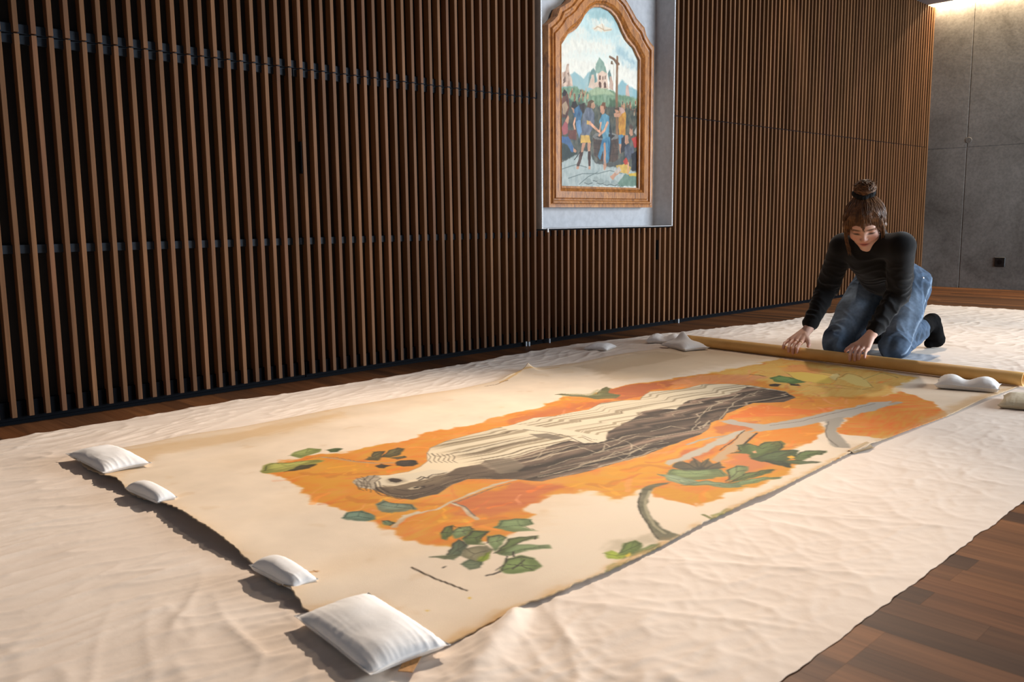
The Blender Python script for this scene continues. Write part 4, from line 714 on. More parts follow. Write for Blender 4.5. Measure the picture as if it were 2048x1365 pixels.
["L",[117,117,72],0.012,0.012,0.003,1.0,[[0.736,-2.28],[0.722,-2.308]]],
["L",[108,90,45],0.004,0.004,0.003,0.8,[[2.62,-1.464],[2.691,-1.509],[2.67,-1.617],[2.655,-1.663]]],
["L",[108,90,45],0.004,0.004,0.003,0.8,[[2.605,-1.48],[2.463,-1.604],[2.461,-1.69],[2.482,-1.769],[2.468,-1.891],[2.531,-1.906]]],
["L",[108,90,45],0.004,0.004,0.003,0.8,[[2.715,-1.634],[2.72,-1.672],[2.573,-1.726],[2.655,-1.663]]],
["L",[108,90,45],0.004,0.004,0.003,0.8,[[2.64,-1.709],[2.765,-1.689],[2.739,-1.755],[2.641,-1.829],[2.531,-1.906]]],
["L",[108,90,45],0.004,0.004,0.003,0.8,[[2.385,-1.607],[2.392,-1.754],[2.441,-1.861],[2.481,-1.92]]],
["L",[108,90,45],0.004,0.004,0.003,0.8,[[2.701,-1.586],[2.749,-1.626],[2.807,-1.67]]],
["P",[212,180,81],[212,180,81],0.006,0.008,0,0.9,[[2.605,-1.48],[2.67,-1.52],[2.65,-1.658],[2.509,-1.742],[2.461,-1.69],[2.474,-1.598]]],
["P",[216,192,126],[216,192,126],0.004,0.008,0,0.9,[[2.695,-1.644],[2.735,-1.656],[2.68,-1.691],[2.571,-1.723],[2.617,-1.683]]],
["P",[212,185,108],[212,185,108],0.006,0.008,0,0.9,[[2.621,-1.718],[2.758,-1.701],[2.689,-1.793],[2.531,-1.906],[2.52,-1.839]]],
["P",[99,126,68],[79,100,54],0.004,0.011,1,1.0,[[2.425,-1.494],[2.524,-1.495],[2.498,-1.574],[2.446,-1.655],[2.367,-1.635],[2.364,-1.565]]],
["P",[125,157,89],[125,157,89],0.01,0.01,0,0.55,[[2.439,-1.514],[2.493,-1.515],[2.479,-1.558],[2.45,-1.603],[2.406,-1.592],[2.405,-1.553]]],
["L",[54,72,45],0.0035,0.0035,0.004,0.6,[[2.425,-1.494],[2.437,-1.571],[2.444,-1.638]]],
["L",[54,72,45],0.003,0.003,0.004,0.45,[[2.437,-1.571],[2.479,-1.573]]],
["L",[54,72,45],0.003,0.003,0.004,0.45,[[2.437,-1.571],[2.388,-1.616]]],
["L",[54,72,45],0.0044,0.0044,0.007,0.75,[[2.426,-1.504],[2.512,-1.506],[2.49,-1.574],[2.446,-1.644]]],
["P",[63,50,39],[63,50,39],0.003,0.008,0,1.0,[[2.296,-1.566],[2.329,-1.574],[2.333,-1.607],[2.281,-1.617],[2.269,-1.592]]],
["P",[63,54,39],[63,54,39],0.003,0.008,0,1.0,[[2.367,-1.616],[2.378,-1.656],[2.358,-1.678],[2.339,-1.647]]],
["L",[72,54,36],0.01,0.01,0.003,1.0,[[2.452,-1.39],[2.466,-1.424],[2.456,-1.457]]],
["L",[135,126,72],0.006,0.006,0.003,0.6,[[2.67,-1.801],[2.886,-1.79],[2.888,-1.857]]],
["L",[99,90,54],0.008,0.008,0.003,0.6,[[2.881,-1.785],[2.837,-1.863],[2.808,-1.893]]],
["L",[63,50,36],0.006,0.006,0.003,1.0,[[0.06,-2.035],[0.058,-2.096],[0.061,-2.141],[0.062,-2.198]]],
["P",[43,36,28],[43,36,28],0.002,0.008,0,1.0,[[0.098,-2.077],[0.111,-2.076],[0.104,-2.082],[0.096,-2.083]]],
["P",[214,171,36],[214,171,36],0.003,0.008,0,1.0,[[0.043,-2.225],[0.049,-2.225],[0.047,-2.231],[0.042,-2.232]]],
["P",[214,171,54],[214,171,54],0.003,0.008,0,1.0,[[-0.043,-2.207],[-0.039,-2.207],[-0.038,-2.213],[-0.043,-2.212]]],
["L",[192,135,72],0.01,0.01,0.003,0.6,[[-0.114,-1.897],[-0.103,-1.914],[-0.091,-1.921]]],
["L",[135,90,54],0.004,0.004,0.003,1.0,[[-0.093,-1.911],[-0.093,-1.925]]],
["P",[198,154,100],[198,154,100],0.05,0.03,0,0.6,[[-0.225,-2.083],[-0.173,-2.065],[-0.104,-2.09],[-0.091,-2.134],[-0.09,-2.193],[-0.175,-2.162]]],
["P",[203,167,120],[203,167,120],0.03,0.02,0,0.55,[[-0.141,-0.678],[0.086,-0.665],[0.372,-0.702],[0.767,-0.7],[0.717,-0.777],[0.314,-0.815],[0.081,-0.79],[-0.143,-0.998],[-0.151,-1.368],[-0.179,-1.814],[-0.174,-1.763],[-0.154,-1.257]]],
["P",[205,163,108],[205,163,108],0.015,0.015,0,0.8,[[-0.116,-2.348],[0.027,-2.34],[0.189,-2.347],[0.484,-2.336],[0.945,-2.319],[1.494,-2.284],[1.484,-2.274],[0.954,-2.3],[0.496,-2.315],[0.2,-2.324],[0.041,-2.313],[-0.111,-2.329]]],
["P",[203,165,118],[203,165,118],0.02,0.015,0,0.7,[[1.601,-2.297],[2.221,-2.31],[2.679,-2.315],[2.963,-2.322],[2.806,-2.276],[2.357,-2.263],[2.069,-2.283],[1.699,-2.286]]],
["L",[185,126,54],0.008,0.008,0.003,0.8,[[1.222,-2.303],[1.287,-2.3],[1.367,-2.296],[1.419,-2.287]]],
["L",[99,72,45],0.005,0.005,0.003,1.0,[[1.472,-0.718],[1.524,-0.722],[1.634,-0.687]]],
["L",[198,153,90],0.012,0.012,0.003,0.7,[[1.573,-0.703],[1.715,-0.64],[1.83,-0.579],[1.894,-0.611],[2.017,-0.637]]],
["L",[108,86,63],0.003,0.003,0.003,0.4,[[0.711,-1.524],[0.687,-1.598]]],
["L",[108,86,63],0.003,0.003,0.003,0.4,[[0.663,-1.597],[0.664,-1.6]]],
["L",[108,86,63],0.003,0.003,0.003,0.4,[[0.935,-1.138],[0.943,-1.139]]]]
FIG = [[0.302,-1.464],[0.334,-1.444],[0.373,-1.441],[0.414,-1.474],[0.474,-1.491],[0.526,-1.476],[0.575,-1.443],[0.63,-1.373],[0.68,-1.33],[0.762,-1.301],[0.813,-1.296],[0.888,-1.298],[0.989,-1.291],[1.074,-1.297],[1.189,-1.277],[1.258,-1.314],[1.35,-1.316],[1.42,-1.332],[1.539,-1.294],[1.628,-1.324],[1.686,-1.364],[1.786,-1.312],[1.758,-1.324],[1.846,-1.292],[1.978,-1.356],[2.129,-1.355],[2.205,-1.439],[2.229,-1.521],[2.22,-1.62],[2.213,-1.692],[2.13,-1.776],[2.029,-1.784],[1.937,-1.708],[1.823,-1.719],[1.703,-1.736],[1.625,-1.771],[1.553,-1.769],[1.476,-1.813],[1.388,-1.838],[1.273,-1.845],[1.193,-1.851],[1.067,-1.861],[0.928,-1.852],[0.798,-1.844],[0.667,-1.815],[0.618,-1.742],[0.543,-1.663],[0.479,-1.67],[0.397,-1.703],[0.326,-1.695],[0.304,-1.644],[0.304,-1.568],[0.291,-1.514]]
DARK = [[0.319,-1.543],[0.344,-1.569],[0.408,-1.575],[0.47,-1.587],[0.513,-1.577],[0.551,-1.573],[0.596,-1.562],[0.668,-1.578],[0.703,-1.553],[0.78,-1.596],[0.908,-1.585],[1.046,-1.574],[1.064,-1.652],[1.107,-1.668],[1.212,-1.595],[1.338,-1.562],[1.503,-1.519],[1.463,-1.518],[1.524,-1.502],[1.592,-1.512],[1.642,-1.567],[1.742,-1.52],[1.812,-1.503],[1.888,-1.514],[1.947,-1.553],[2.061,-1.552],[2.197,-1.525],[2.21,-1.626],[2.207,-1.695],[2.13,-1.776],[2.029,-1.784],[1.937,-1.708],[1.823,-1.719],[1.703,-1.736],[1.625,-1.771],[1.553,-1.769],[1.476,-1.813],[1.388,-1.838],[1.273,-1.845],[1.193,-1.851],[1.067,-1.861],[0.928,-1.852],[0.798,-1.844],[0.667,-1.815],[0.618,-1.742],[0.543,-1.663],[0.479,-1.67],[0.397,-1.703],[0.326,-1.695],[0.304,-1.644],[0.304,-1.568]]
NFIG = 41; NGROUND = 25
EDGE = {"left":[[-0.143,-0.676],[-0.148,-0.812],[-0.147,-0.884],[-0.156,-0.962],[-0.141,-0.997],[-0.145,-1.037],[-0.152,-1.144],[-0.147,-1.207],[-0.135,-1.286],[-0.136,-1.328],[-0.146,-1.542],[-0.156,-1.727],[-0.164,-1.802],[-0.175,-1.886],[-0.182,-1.97],[-0.197,-2.051],[-0.214,-2.19],[-0.226,-2.326]],"bottom":[[-0.226,-2.326],[-0.177,-2.332],[-0.109,-2.334],[-0.066,-2.334],[0.036,-2.326],[0.087,-2.318],[0.134,-2.328],[0.195,-2.331],[0.21,-2.327],[0.305,-2.331],[0.488,-2.325],[0.685,-2.309],[0.913,-2.306],[0.961,-2.311],[1.195,-2.297],[1.5,-2.282],[1.562,-2.3],[1.654,-2.287],[1.888,-2.296],[2.239,-2.31],[2.547,-2.308],[2.706,-2.315],[2.857,-2.318],[3.017,-2.32]],"top":[[-0.143,-0.676],[-0.052,-0.627],[0.102,-0.633],[0.217,-0.616],[0.403,-0.642],[0.812,-0.631],[1.131,-0.652],[1.352,-0.68],[1.518,-0.667],[1.618,-0.656],[1.803,-0.584],[1.881,-0.572],[1.945,-0.562],[2.073,-0.6],[2.16,-0.632],[2.361,-0.633],[2.492,-0.636],[2.637,-0.626],[2.765,-0.64],[2.85,-0.682],[3.113,-0.701]],"right":[[3.113,-0.701],[3.061,-1.2],[3.04,-1.586],[3.025,-1.814],[3.017,-2.32]]}
PANEL = [
["P",[238,234,220],[195,191,180],0.03,0.03,1,0.85,[[-0.349,1.675],[-0.244,1.731],[-0.136,1.745],[0.017,1.747],[0.147,1.737],[0.118,1.688],[-0.095,1.672],[-0.271,1.634],[-0.349,1.607]]],
["P",[238,234,220],[195,191,180],0.03,0.03,1,0.85,[[-0.349,1.59],[-0.164,1.629],[0.017,1.632],[0.223,1.637],[0.361,1.606],[0.331,1.537],[-0.025,1.556],[-0.35,1.54]]],
["P",[238,234,220],[195,191,180],0.03,0.03,1,0.85,[[0.161,1.793],[0.236,1.811],[0.297,1.774],[0.267,1.752]]],
["P",[238,234,220],[195,191,180],0.03,0.03,1,0.85,[[-0.096,1.854],[0.016,1.879],[0.102,1.865],[0.016,1.826],[-0.082,1.822]]],
["P",[238,234,220],[195,191,180],0.03,0.03,1,0.85,[[-0.271,1.77],[-0.164,1.802],[-0.109,1.774],[-0.218,1.743]]],
["P",[150,186,190],[122,152,155],0.03,0.02,1,0.7,[[-0.123,1.893],[-0.026,1.93],[0.087,1.938],[0.161,1.891],[0.176,1.839],[0.088,1.889],[-0.082,1.865]]],
["P",[140,178,192],[114,145,157],0.04,0.02,1,0.7,[[0.162,1.739],[0.36,1.652],[0.361,1.615],[0.223,1.655],[0.148,1.701]]],
["P",[236,222,200],[193,182,164],0.006,0.006,1,0.9,[[-0.082,1.809],[-0.04,1.827],[0.016,1.853],[0.038,1.838],[0.117,1.831],[0.074,1.812],[-0.012,1.796]]],
["L",[170,140,110],0.008,0.008,0.001,0.6,[[-0.054,1.808],[-0.026,1.825],[0.031,1.815]]],
["L",[170,140,110],0.008,0.008,0.001,0.6,[[0.016,1.844],[0.031,1.811],[0.103,1.825]]],
["P",[150,178,178],[134,166,170],0.006,0.004,1,1.0,[[-0.35,1.488],[-0.231,1.543],[-0.15,1.517],[-0.095,1.567],[-0.025,1.521],[-0.024,1.449],[-0.35,1.42]]],
["P",[120,152,146],[98,124,119],0.005,0.004,1,1.0,[[-0.115,1.476],[-0.095,1.558],[-0.067,1.583],[-0.039,1.564],[-0.024,1.485]]],
["P",[146,168,152],[108,136,122],0.004,0.004,1,1.0,[[-0.046,1.563],[-0.039,1.608],[-0.011,1.651],[0.025,1.633],[0.049,1.6],[0.061,1.565],[-0.025,1.556]]],
["P",[140,172,176],[126,164,170],0.008,0.004,1,1.0,[[0.164,1.503],[0.209,1.544],[0.27,1.513],[0.363,1.494],[0.364,1.437],[0.165,1.421]]],
["P",[110,140,136],[90,114,111],0.004,0.004,1,1.0,[[0.07,1.566],[0.09,1.591],[0.112,1.534],[0.091,1.496]]],
["P",[222,194,172],[190,160,140],0.002,0.004,1,1.0,[[-0.109,1.468],[-0.078,1.542],[-0.06,1.544],[-0.053,1.5],[-0.025,1.512],[-0.021,1.557],[0.018,1.577],[0.064,1.565],[0.07,1.512],[0.079,1.477],[-0.024,1.458]]],
["P",[110,84,72],[90,68,59],0.001,0.004,1,1.0,[[-0.008,1.545],[0.004,1.546],[0.004,1.523],[-0.008,1.522]]],
["P",[110,84,72],[90,68,59],0.001,0.004,1,1.0,[[0.018,1.547],[0.029,1.548],[0.03,1.526],[0.018,1.525]]],
["P",[110,84,72],[90,68,59],0.001,0.004,1,1.0,[[0.041,1.55],[0.052,1.551],[0.053,1.528],[0.041,1.527]]],
["P",[96,70,60],[78,57,49],0.001,0.004,1,1.0,[[-0.013,1.477],[-0.013,1.504],[-0.002,1.514],[0.01,1.506],[0.01,1.479]]],
["P",[96,70,60],[78,57,49],0.001,0.004,1,1.0,[[0.033,1.481],[0.033,1.508],[0.044,1.518],[0.056,1.511],[0.056,1.484]]],
["P",[200,168,148],[164,137,121],0.002,0.004,1,1.0,[[0.083,1.482],[0.087,1.55],[0.105,1.552],[0.12,1.517],[0.127,1.472]]],
["P",[222,194,172],[150,124,108],0.002,0.004,1,1.0,[[-0.342,1.489],[-0.337,1.532],[-0.311,1.539],[-0.297,1.579],[-0.282,1.581],[-0.274,1.53],[-0.251,1.498],[-0.245,1.464],[-0.342,1.447]]],
["P",[110,88,78],[90,72,63],0.001,0.004,1,1.0,[[-0.33,1.49],[-0.311,1.509],[-0.308,1.484],[-0.329,1.469]]],
["P",[110,88,78],[90,72,63],0.001,0.004,1,1.0,[[-0.292,1.529],[-0.282,1.538],[-0.279,1.513]]],
["P",[214,176,160],[175,144,131],0.002,0.004,1,1.0,[[0.24,1.445],[0.248,1.511],[0.27,1.522],[0.283,1.449]]],
["P",[132,158,126],[84,110,84],0.008,0.008,1,1.0,[[-0.35,1.437],[-0.231,1.466],[-0.108,1.442],[-0.024,1.476],[0.091,1.478],[0.18,1.449],[0.371,1.447],[0.374,1.296],[-0.351,1.248]]],
["P",[170,186,150],[139,152,122],0.006,0.004,1,1.0,[[-0.108,1.451],[-0.024,1.474],[0.076,1.472],[0.135,1.445],[0.019,1.44],[-0.081,1.422]]],
["P",[80,104,78],[65,85,63],0.01,0.004,1,1.0,[[0.091,1.423],[0.18,1.413],[0.226,1.361],[0.151,1.3],[0.092,1.314]]],
["P",[64,84,66],[52,68,54],0.02,0.004,1,0.8,[[-0.345,1.386],[-0.164,1.384],[-0.108,1.3],[-0.163,1.207],[-0.346,1.162]]],
["P",[60,72,60],[49,59,49],0.02,0.004,1,0.7,[[0.241,1.381],[0.372,1.4],[0.367,1.201],[0.243,1.213]]],
["P",[96,92,78],[52,58,54],0.01,0.01,1,1.0,[[-0.351,1.343],[-0.164,1.367],[0.005,1.371],[0.241,1.381],[0.372,1.372],[0.378,0.981],[0.184,1.004],[-0.022,1.007],[-0.108,1.085],[-0.232,1.053],[-0.352,1.014]]],
["P",[70,90,100],[57,73,82],0.002,0.002,1,1.0,[[-0.202,1.384],[-0.202,1.406],[-0.196,1.41],[-0.191,1.407],[-0.191,1.385]]],
["P",[206,150,118],[168,122,96],0.001,0.004,1,1.0,[[-0.2,1.408],[-0.196,1.414],[-0.192,1.409]]],
["P",[70,90,100],[57,73,82],0.002,0.002,1,1.0,[[-0.196,1.4],[-0.196,1.419],[-0.19,1.424],[-0.184,1.42],[-0.184,1.401]]],
["P",[206,150,118],[168,122,96],0.001,0.004,1,1.0,[[-0.194,1.422],[-0.19,1.427],[-0.186,1.423]]],
["P",[150,96,70],[122,78,57],0.002,0.002,1,1.0,[[-0.196,1.379],[-0.196,1.396],[-0.19,1.401],[-0.185,1.397],[-0.185,1.38]]],
["P",[206,150,118],[168,122,96],0.001,0.004,1,1.0,[[-0.194,1.399],[-0.19,1.405],[-0.186,1.4]]],
["P",[196,150,110],[160,122,90],0.002,0.002,1,1.0,[[-0.256,1.427],[-0.256,1.44],[-0.252,1.444],[-0.248,1.44],[-0.248,1.428]]],
["P",[206,150,118],[168,122,96],0.001,0.004,1,1.0,[[-0.256,1.442],[-0.252,1.448],[-0.248,1.443]]],
["P",[70,90,100],[57,73,82],0.002,0.002,1,1.0,[[-0.28,1.371],[-0.28,1.388],[-0.275,1.393],[-0.269,1.389],[-0.269,1.372]]],
["P",[206,150,118],[168,122,96],0.001,0.004,1,1.0,[[-0.279,1.391],[-0.275,1.397],[-0.271,1.392]]],
["P",[200,176,140],[164,144,114],0.002,0.002,1,1.0,[[-0.325,1.389],[-0.325,1.402],[-0.321,1.407],[-0.318,1.403],[-0.318,1.389]]],
["P",[206,150,118],[168,122,96],0.001,0.004,1,1.0,[[-0.325,1.405],[-0.321,1.411],[-0.317,1.406]]],
["P",[196,150,110],[160,122,90],0.002,0.002,1,1.0,[[-0.143,1.418],[-0.143,1.443],[-0.139,1.448],[-0.135,1.444],[-0.135,1.418]]],
["P",[206,150,118],[168,122,96],0.001,0.004,1,1.0,[[-0.143,1.446],[-0.139,1.452],[-0.135,1.447]]],
["P",[196,150,110],[160,122,90],0.002,0.002,1,1.0,[[-0.305,1.403],[-0.305,1.423],[-0.3,1.427],[-0.295,1.423],[-0.295,1.404]]],
["P",[206,150,118],[168,122,96],0.001,0.004,1,1.0,[[-0.304,1.425],[-0.3,1.431],[-0.296,1.426]]],
["P",[180,120,90],[147,98,73],0.002,0.002,1,1.0,[[-0.298,1.371],[-0.297,1.385],[-0.292,1.39],[-0.286,1.386],[-0.286,1.371]]],
["P",[206,150,118],[168,122,96],0.001,0.004,1,1.0,[[-0.296,1.388],[-0.292,1.394],[-0.288,1.389]]],
["P",[200,176,140],[164,144,114],0.002,0.002,1,1.0,[[-0.255,1.43],[-0.255,1.445],[-0.251,1.449],[-0.247,1.445],[-0.247,1.431]]],
["P",[206,150,118],[168,122,96],0.001,0.004,1,1.0,[[-0.255,1.447],[-0.251,1.453],[-0.247,1.448]]],
["P",[120,80,60],[98,65,49],0.002,0.002,1,1.0,[[-0.328,1.401],[-0.328,1.421],[-0.323,1.426],[-0.318,1.422],[-0.318,1.402]]],
["P",[206,150,118],[168,122,96],0.001,0.004,1,1.0,[[-0.327,1.424],[-0.323,1.429],[-0.319,1.425]]],
["P",[90,80,70],[73,65,57],0.002,0.002,1,1.0,[[-0.182,1.425],[-0.182,1.449],[-0.177,1.454],[-0.172,1.45],[-0.172,1.426]]],
["P",[206,150,118],[168,122,96],0.001,0.004,1,1.0,[[-0.181,1.451],[-0.177,1.457],[-0.173,1.452]]],
["P",[180,120,90],[147,98,73],0.002,0.002,1,1.0,[[-0.271,1.401],[-0.271,1.415],[-0.267,1.42],[-0.263,1.416],[-0.263,1.402]]],
["P",[206,150,118],[168,122,96],0.001,0.004,1,1.0,[[-0.27,1.418],[-0.266,1.424],[-0.263,1.419]]],
["P",[90,80,70],[73,65,57],0.002,0.002,1,1.0,[[-0.126,1.375],[-0.126,1.399],[-0.123,1.404],[-0.119,1.4],[-0.119,1.376]]],
["P",[206,150,118],[168,122,96],0.001,0.004,1,1.0,[[-0.127,1.402],[-0.123,1.408],[-0.119,1.403]]],
["P",[120,80,60],[98,65,49],0.002,0.002,1,1.0,[[-0.163,1.408],[-0.163,1.432],[-0.158,1.437],[-0.154,1.433],[-0.154,1.409]]],
["P",[206,150,118],[168,122,96],0.001,0.004,1,1.0,[[-0.162,1.435],[-0.158,1.44],[-0.154,1.435]]],
["P",[196,150,110],[160,122,90],0.002,0.002,1,1.0,[[-0.181,1.401],[-0.181,1.415],[-0.177,1.419],[-0.173,1.415],[-0.173,1.401]]],
["P",[206,150,118],[168,122,96],0.001,0.004,1,1.0,[[-0.181,1.417],[-0.177,1.423],[-0.173,1.418]]],
["P",[120,80,60],[98,65,49],0.002,0.002,1,1.0,[[-0.156,1.409],[-0.156,1.427],[-0.151,1.432],[-0.146,1.428],[-0.146,1.41]]],
["P",[206,150,118],[168,122,96],0.001,0.004,1,1.0,[[-0.155,1.429],[-0.151,1.435],[-0.147,1.43]]],
["P",[180,120,90],[147,98,73],0.002,0.002,1,1.0,[[-0.165,1.424],[-0.165,1.448],[-0.161,1.452],[-0.157,1.448],[-0.157,1.425]]],
["P",[206,150,118],[168,122,96],0.001,0.004,1,1.0,[[-0.165,1.45],[-0.161,1.456],[-0.157,1.451]]],
["P",[150,96,70],[122,78,57],0.002,0.002,1,1.0,[[-0.276,1.403],[-0.276,1.418],[-0.271,1.423],[-0.266,1.419],[-0.266,1.404]]],
["P",[206,150,118],[168,122,96],0.001,0.004,1,1.0,[[-0.275,1.421],[-0.271,1.426],[-0.267,1.421]]],
["P",[90,80,70],[73,65,57],0.002,0.002,1,1.0,[[-0.261,1.412],[-0.261,1.437],[-0.256,1.441],[-0.251,1.437],[-0.251,1.412]]],
["P",[206,150,118],[168,122,96],0.001,0.004,1,1.0,[[-0.26,1.439],[-0.256,1.445],[-0.252,1.44]]],
["P",[196,150,110],[160,122,90],0.002,0.002,1,1.0,[[-0.272,1.402],[-0.272,1.425],[-0.267,1.43],[-0.262,1.426],[-0.262,1.403]]],
["P",[206,150,118],[168,122,96],0.001,0.004,1,1.0,[[-0.271,1.428],[-0.267,1.433],[-0.263,1.429]]],
["P",[200,176,140],[164,144,114],0.002,0.002,1,1.0,[[-0.177,1.42],[-0.177,1.434],[-0.174,1.439],[-0.17,1.435],[-0.17,1.42]]],
["P",[206,150,118],[168,122,96],0.001,0.004,1,1.0,[[-0.178,1.437],[-0.174,1.442],[-0.17,1.438]]],
["P",[200,176,140],[164,144,114],0.002,0.002,1,1.0,[[-0.117,1.413],[-0.117,1.426],[-0.112,1.431],[-0.106,1.427],[-0.106,1.414]]],
["P",[206,150,118],[168,122,96],0.001,0.004,1,1.0,[[-0.116,1.429],[-0.112,1.434],[-0.107,1.429]]],
["P",[180,120,90],[147,98,73],0.002,0.002,1,1.0,[[-0.264,1.412],[-0.264,1.43],[-0.26,1.435],[-0.257,1.431],[-0.257,1.413]]],
["P",[206,150,118],[168,122,96],0.001,0.004,1,1.0,[[-0.264,1.433],[-0.26,1.438],[-0.256,1.433]]],
["P",[200,176,140],[164,144,114],0.002,0.002,1,1.0,[[-0.132,1.438],[-0.132,1.455],[-0.128,1.46],[-0.124,1.456],[-0.124,1.439]]],
["P",[206,150,118],[168,122,96],0.001,0.004,1,1.0,[[-0.132,1.458],[-0.128,1.464],[-0.124,1.459]]],
["P",[196,150,110],[160,122,90],0.002,0.002,1,1.0,[[-0.118,1.402],[-0.118,1.424],[-0.113,1.429],[-0.107,1.425],[-0.107,1.403]]],
["P",[206,150,118],[168,122,96],0.001,0.004,1,1.0,[[-0.117,1.427],[-0.113,1.432],[-0.109,1.427]]],
["P",[196,150,110],[160,122,90],0.002,0.002,1,1.0,[[-0.318,1.401],[-0.318,1.414],[-0.314,1.419],[-0.309,1.415],[-0.309,1.402]]],
["P",[206,150,118],[168,122,96],0.001,0.004,1,1.0,[[-0.317,1.417],[-0.313,1.422],[-0.31,1.417]]],
["P",[120,80,60],[98,65,49],0.002,0.002,1,1.0,[[-0.312,1.361],[-0.312,1.385],[-0.306,1.39],[-0.3,1.386],[-0.3,1.362]]],
["P",[206,150,118],[168,122,96],0.001,0.004,1,1.0,[[-0.31,1.388],[-0.306,1.394],[-0.302,1.389]]],
["P",[180,120,90],[147,98,73],0.002,0.002,1,1.0,[[-0.239,1.401],[-0.239,1.418],[-0.235,1.423],[-0.231,1.419],[-0.231,1.402]]],
["P",[206,150,118],[168,122,96],0.001,0.004,1,1.0,[[-0.239,1.42],[-0.235,1.426],[-0.231,1.421]]],
["P",[150,96,70],[122,78,57],0.002,0.002,1,1.0,[[-0.238,1.375],[-0.237,1.393],[-0.231,1.398],[-0.225,1.394],[-0.225,1.376]]],
["P",[206,150,118],[168,122,96],0.001,0.004,1,1.0,[[-0.236,1.396],[-0.231,1.401],[-0.227,1.396]]],
["P",[200,176,140],[164,144,114],0.002,0.002,1,1.0,[[-0.122,1.395],[-0.122,1.42],[-0.118,1.424],[-0.114,1.42],[-0.114,1.396]]],
["P",[206,150,118],[168,122,96],0.001,0.004,1,1.0,[[-0.122,1.422],[-0.118,1.428],[-0.114,1.423]]],
["P",[120,80,60],[98,65,49],0.002,0.002,1,1.0,[[-0.231,1.393],[-0.231,1.417],[-0.226,1.422],[-0.222,1.418],[-0.222,1.393]]],
["P",[206,150,118],[168,122,96],0.001,0.004,1,1.0,[[-0.23,1.42],[-0.226,1.425],[-0.222,1.42]]],
["P",[180,120,90],[147,98,73],0.002,0.002,1,1.0,[[-0.162,1.386],[-0.162,1.407],[-0.159,1.412],[-0.155,1.408],[-0.155,1.387]]],
["P",[206,150,118],[168,122,96],0.001,0.004,1,1.0,[[-0.163,1.41],[-0.159,1.415],[-0.154,1.41]]],
["P",[180,120,90],[147,98,73],0.002,0.002,1,1.0,[[-0.273,1.394],[-0.273,1.41],[-0.269,1.415],[-0.264,1.411],[-0.264,1.395]]],
["P",[206,150,118],[168,122,96],0.001,0.004,1,1.0,[[-0.273,1.413],[-0.269,1.419],[-0.265,1.414]]],
["P",[90,80,70],[73,65,57],0.002,0.002,1,1.0,[[0.313,1.344],[0.313,1.372],[0.318,1.377],[0.323,1.373],[0.323,1.345]]],
["P",[206,150,118],[168,122,96],0.001,0.004,1,1.0,[[0.313,1.375],[0.318,1.381],[0.322,1.375]]],
["P",[200,176,140],[164,144,114],0.002,0.002,1,1.0,[[0.196,1.33],[0.196,1.351],[0.2,1.356],[0.205,1.352],[0.205,1.331]]],
["P",[206,150,118],[168,122,96],0.001,0.004,1,1.0,[[0.196,1.354],[0.2,1.36],[0.205,1.355]]],
["P",[70,90,100],[57,73,82],0.002,0.002,1,1.0,[[0.292,1.367],[0.292,1.387],[0.298,1.392],[0.304,1.388],[0.304,1.368]]],
["P",[206,150,118],[168,122,96],0.001,0.004,1,1.0,[[0.293,1.39],[0.298,1.396],[0.302,1.391]]],
["P",[90,80,70],[73,65,57],0.002,0.002,1,1.0,[[0.229,1.373],[0.229,1.396],[0.235,1.402],[0.241,1.397],[0.242,1.373]]],
["P",[206,150,118],[168,122,96],0.001,0.004,1,1.0,[[0.23,1.399],[0.235,1.405],[0.24,1.4]]],
["P",[70,90,100],[57,73,82],0.002,0.002,1,1.0,[[0.229,1.328],[0.229,1.354],[0.234,1.359],[0.239,1.355],[0.24,1.329]]],
["P",[206,150,118],[168,122,96],0.001,0.004,1,1.0,[[0.23,1.357],[0.234,1.363],[0.239,1.358]]],
["P",[196,150,110],[160,122,90],0.002,0.002,1,1.0,[[0.233,1.371],[0.232,1.392],[0.237,1.397],[0.241,1.393],[0.241,1.372]]],
["P",[206,150,118],[168,122,96],0.001,0.004,1,1.0,[[0.232,1.395],[0.236,1.401],[0.241,1.396]]],
["P",[200,176,140],[164,144,114],0.002,0.002,1,1.0,[[0.328,1.337],[0.327,1.354],[0.332,1.359],[0.336,1.355],[0.336,1.338]]],
["P",[206,150,118],[168,122,96],0.001,0.004,1,1.0,[[0.327,1.357],[0.331,1.363],[0.336,1.358]]],
["P",[120,80,60],[98,65,49],0.002,0.002,1,1.0,[[0.292,1.366],[0.292,1.391],[0.298,1.396],[0.303,1.392],[0.304,1.367]]],
["P",[206,150,118],[168,122,96],0.001,0.004,1,1.0,[[0.293,1.394],[0.298,1.4],[0.302,1.394]]],
["P",[120,80,60],[98,65,49],0.002,0.002,1,1.0,[[0.29,1.369],[0.29,1.39],[0.297,1.396],[0.303,1.391],[0.303,1.37]]],
["P",[206,150,118],[168,122,96],0.001,0.004,1,1.0,[[0.292,1.393],[0.297,1.399],[0.301,1.394]]],
["P",[196,150,110],[160,122,90],0.002,0.002,1,1.0,[[0.214,1.326],[0.214,1.342],[0.219,1.347],[0.224,1.342],[0.224,1.327]]],
["P",[206,150,118],[168,122,96],0.001,0.004,1,1.0,[[0.214,1.345],[0.219,1.35],[0.223,1.345]]],
["P",[180,120,90],[147,98,73],0.002,0.002,1,1.0,[[0.287,1.389],[0.287,1.405],[0.293,1.41],[0.299,1.406],[0.3,1.39]]],
["P",[206,150,118],[168,122,96],0.001,0.004,1,1.0,[[0.289,1.408],[0.293,1.414],[0.298,1.409]]],
["P",[196,150,110],[160,122,90],0.002,0.002,1,1.0,[[0.358,1.34],[0.358,1.354],[0.362,1.359],[0.366,1.354],[0.367,1.34]]],
["P",[206,150,118],[168,122,96],0.001,0.004,1,1.0,[[0.357,1.356],[0.362,1.362],[0.367,1.357]]],
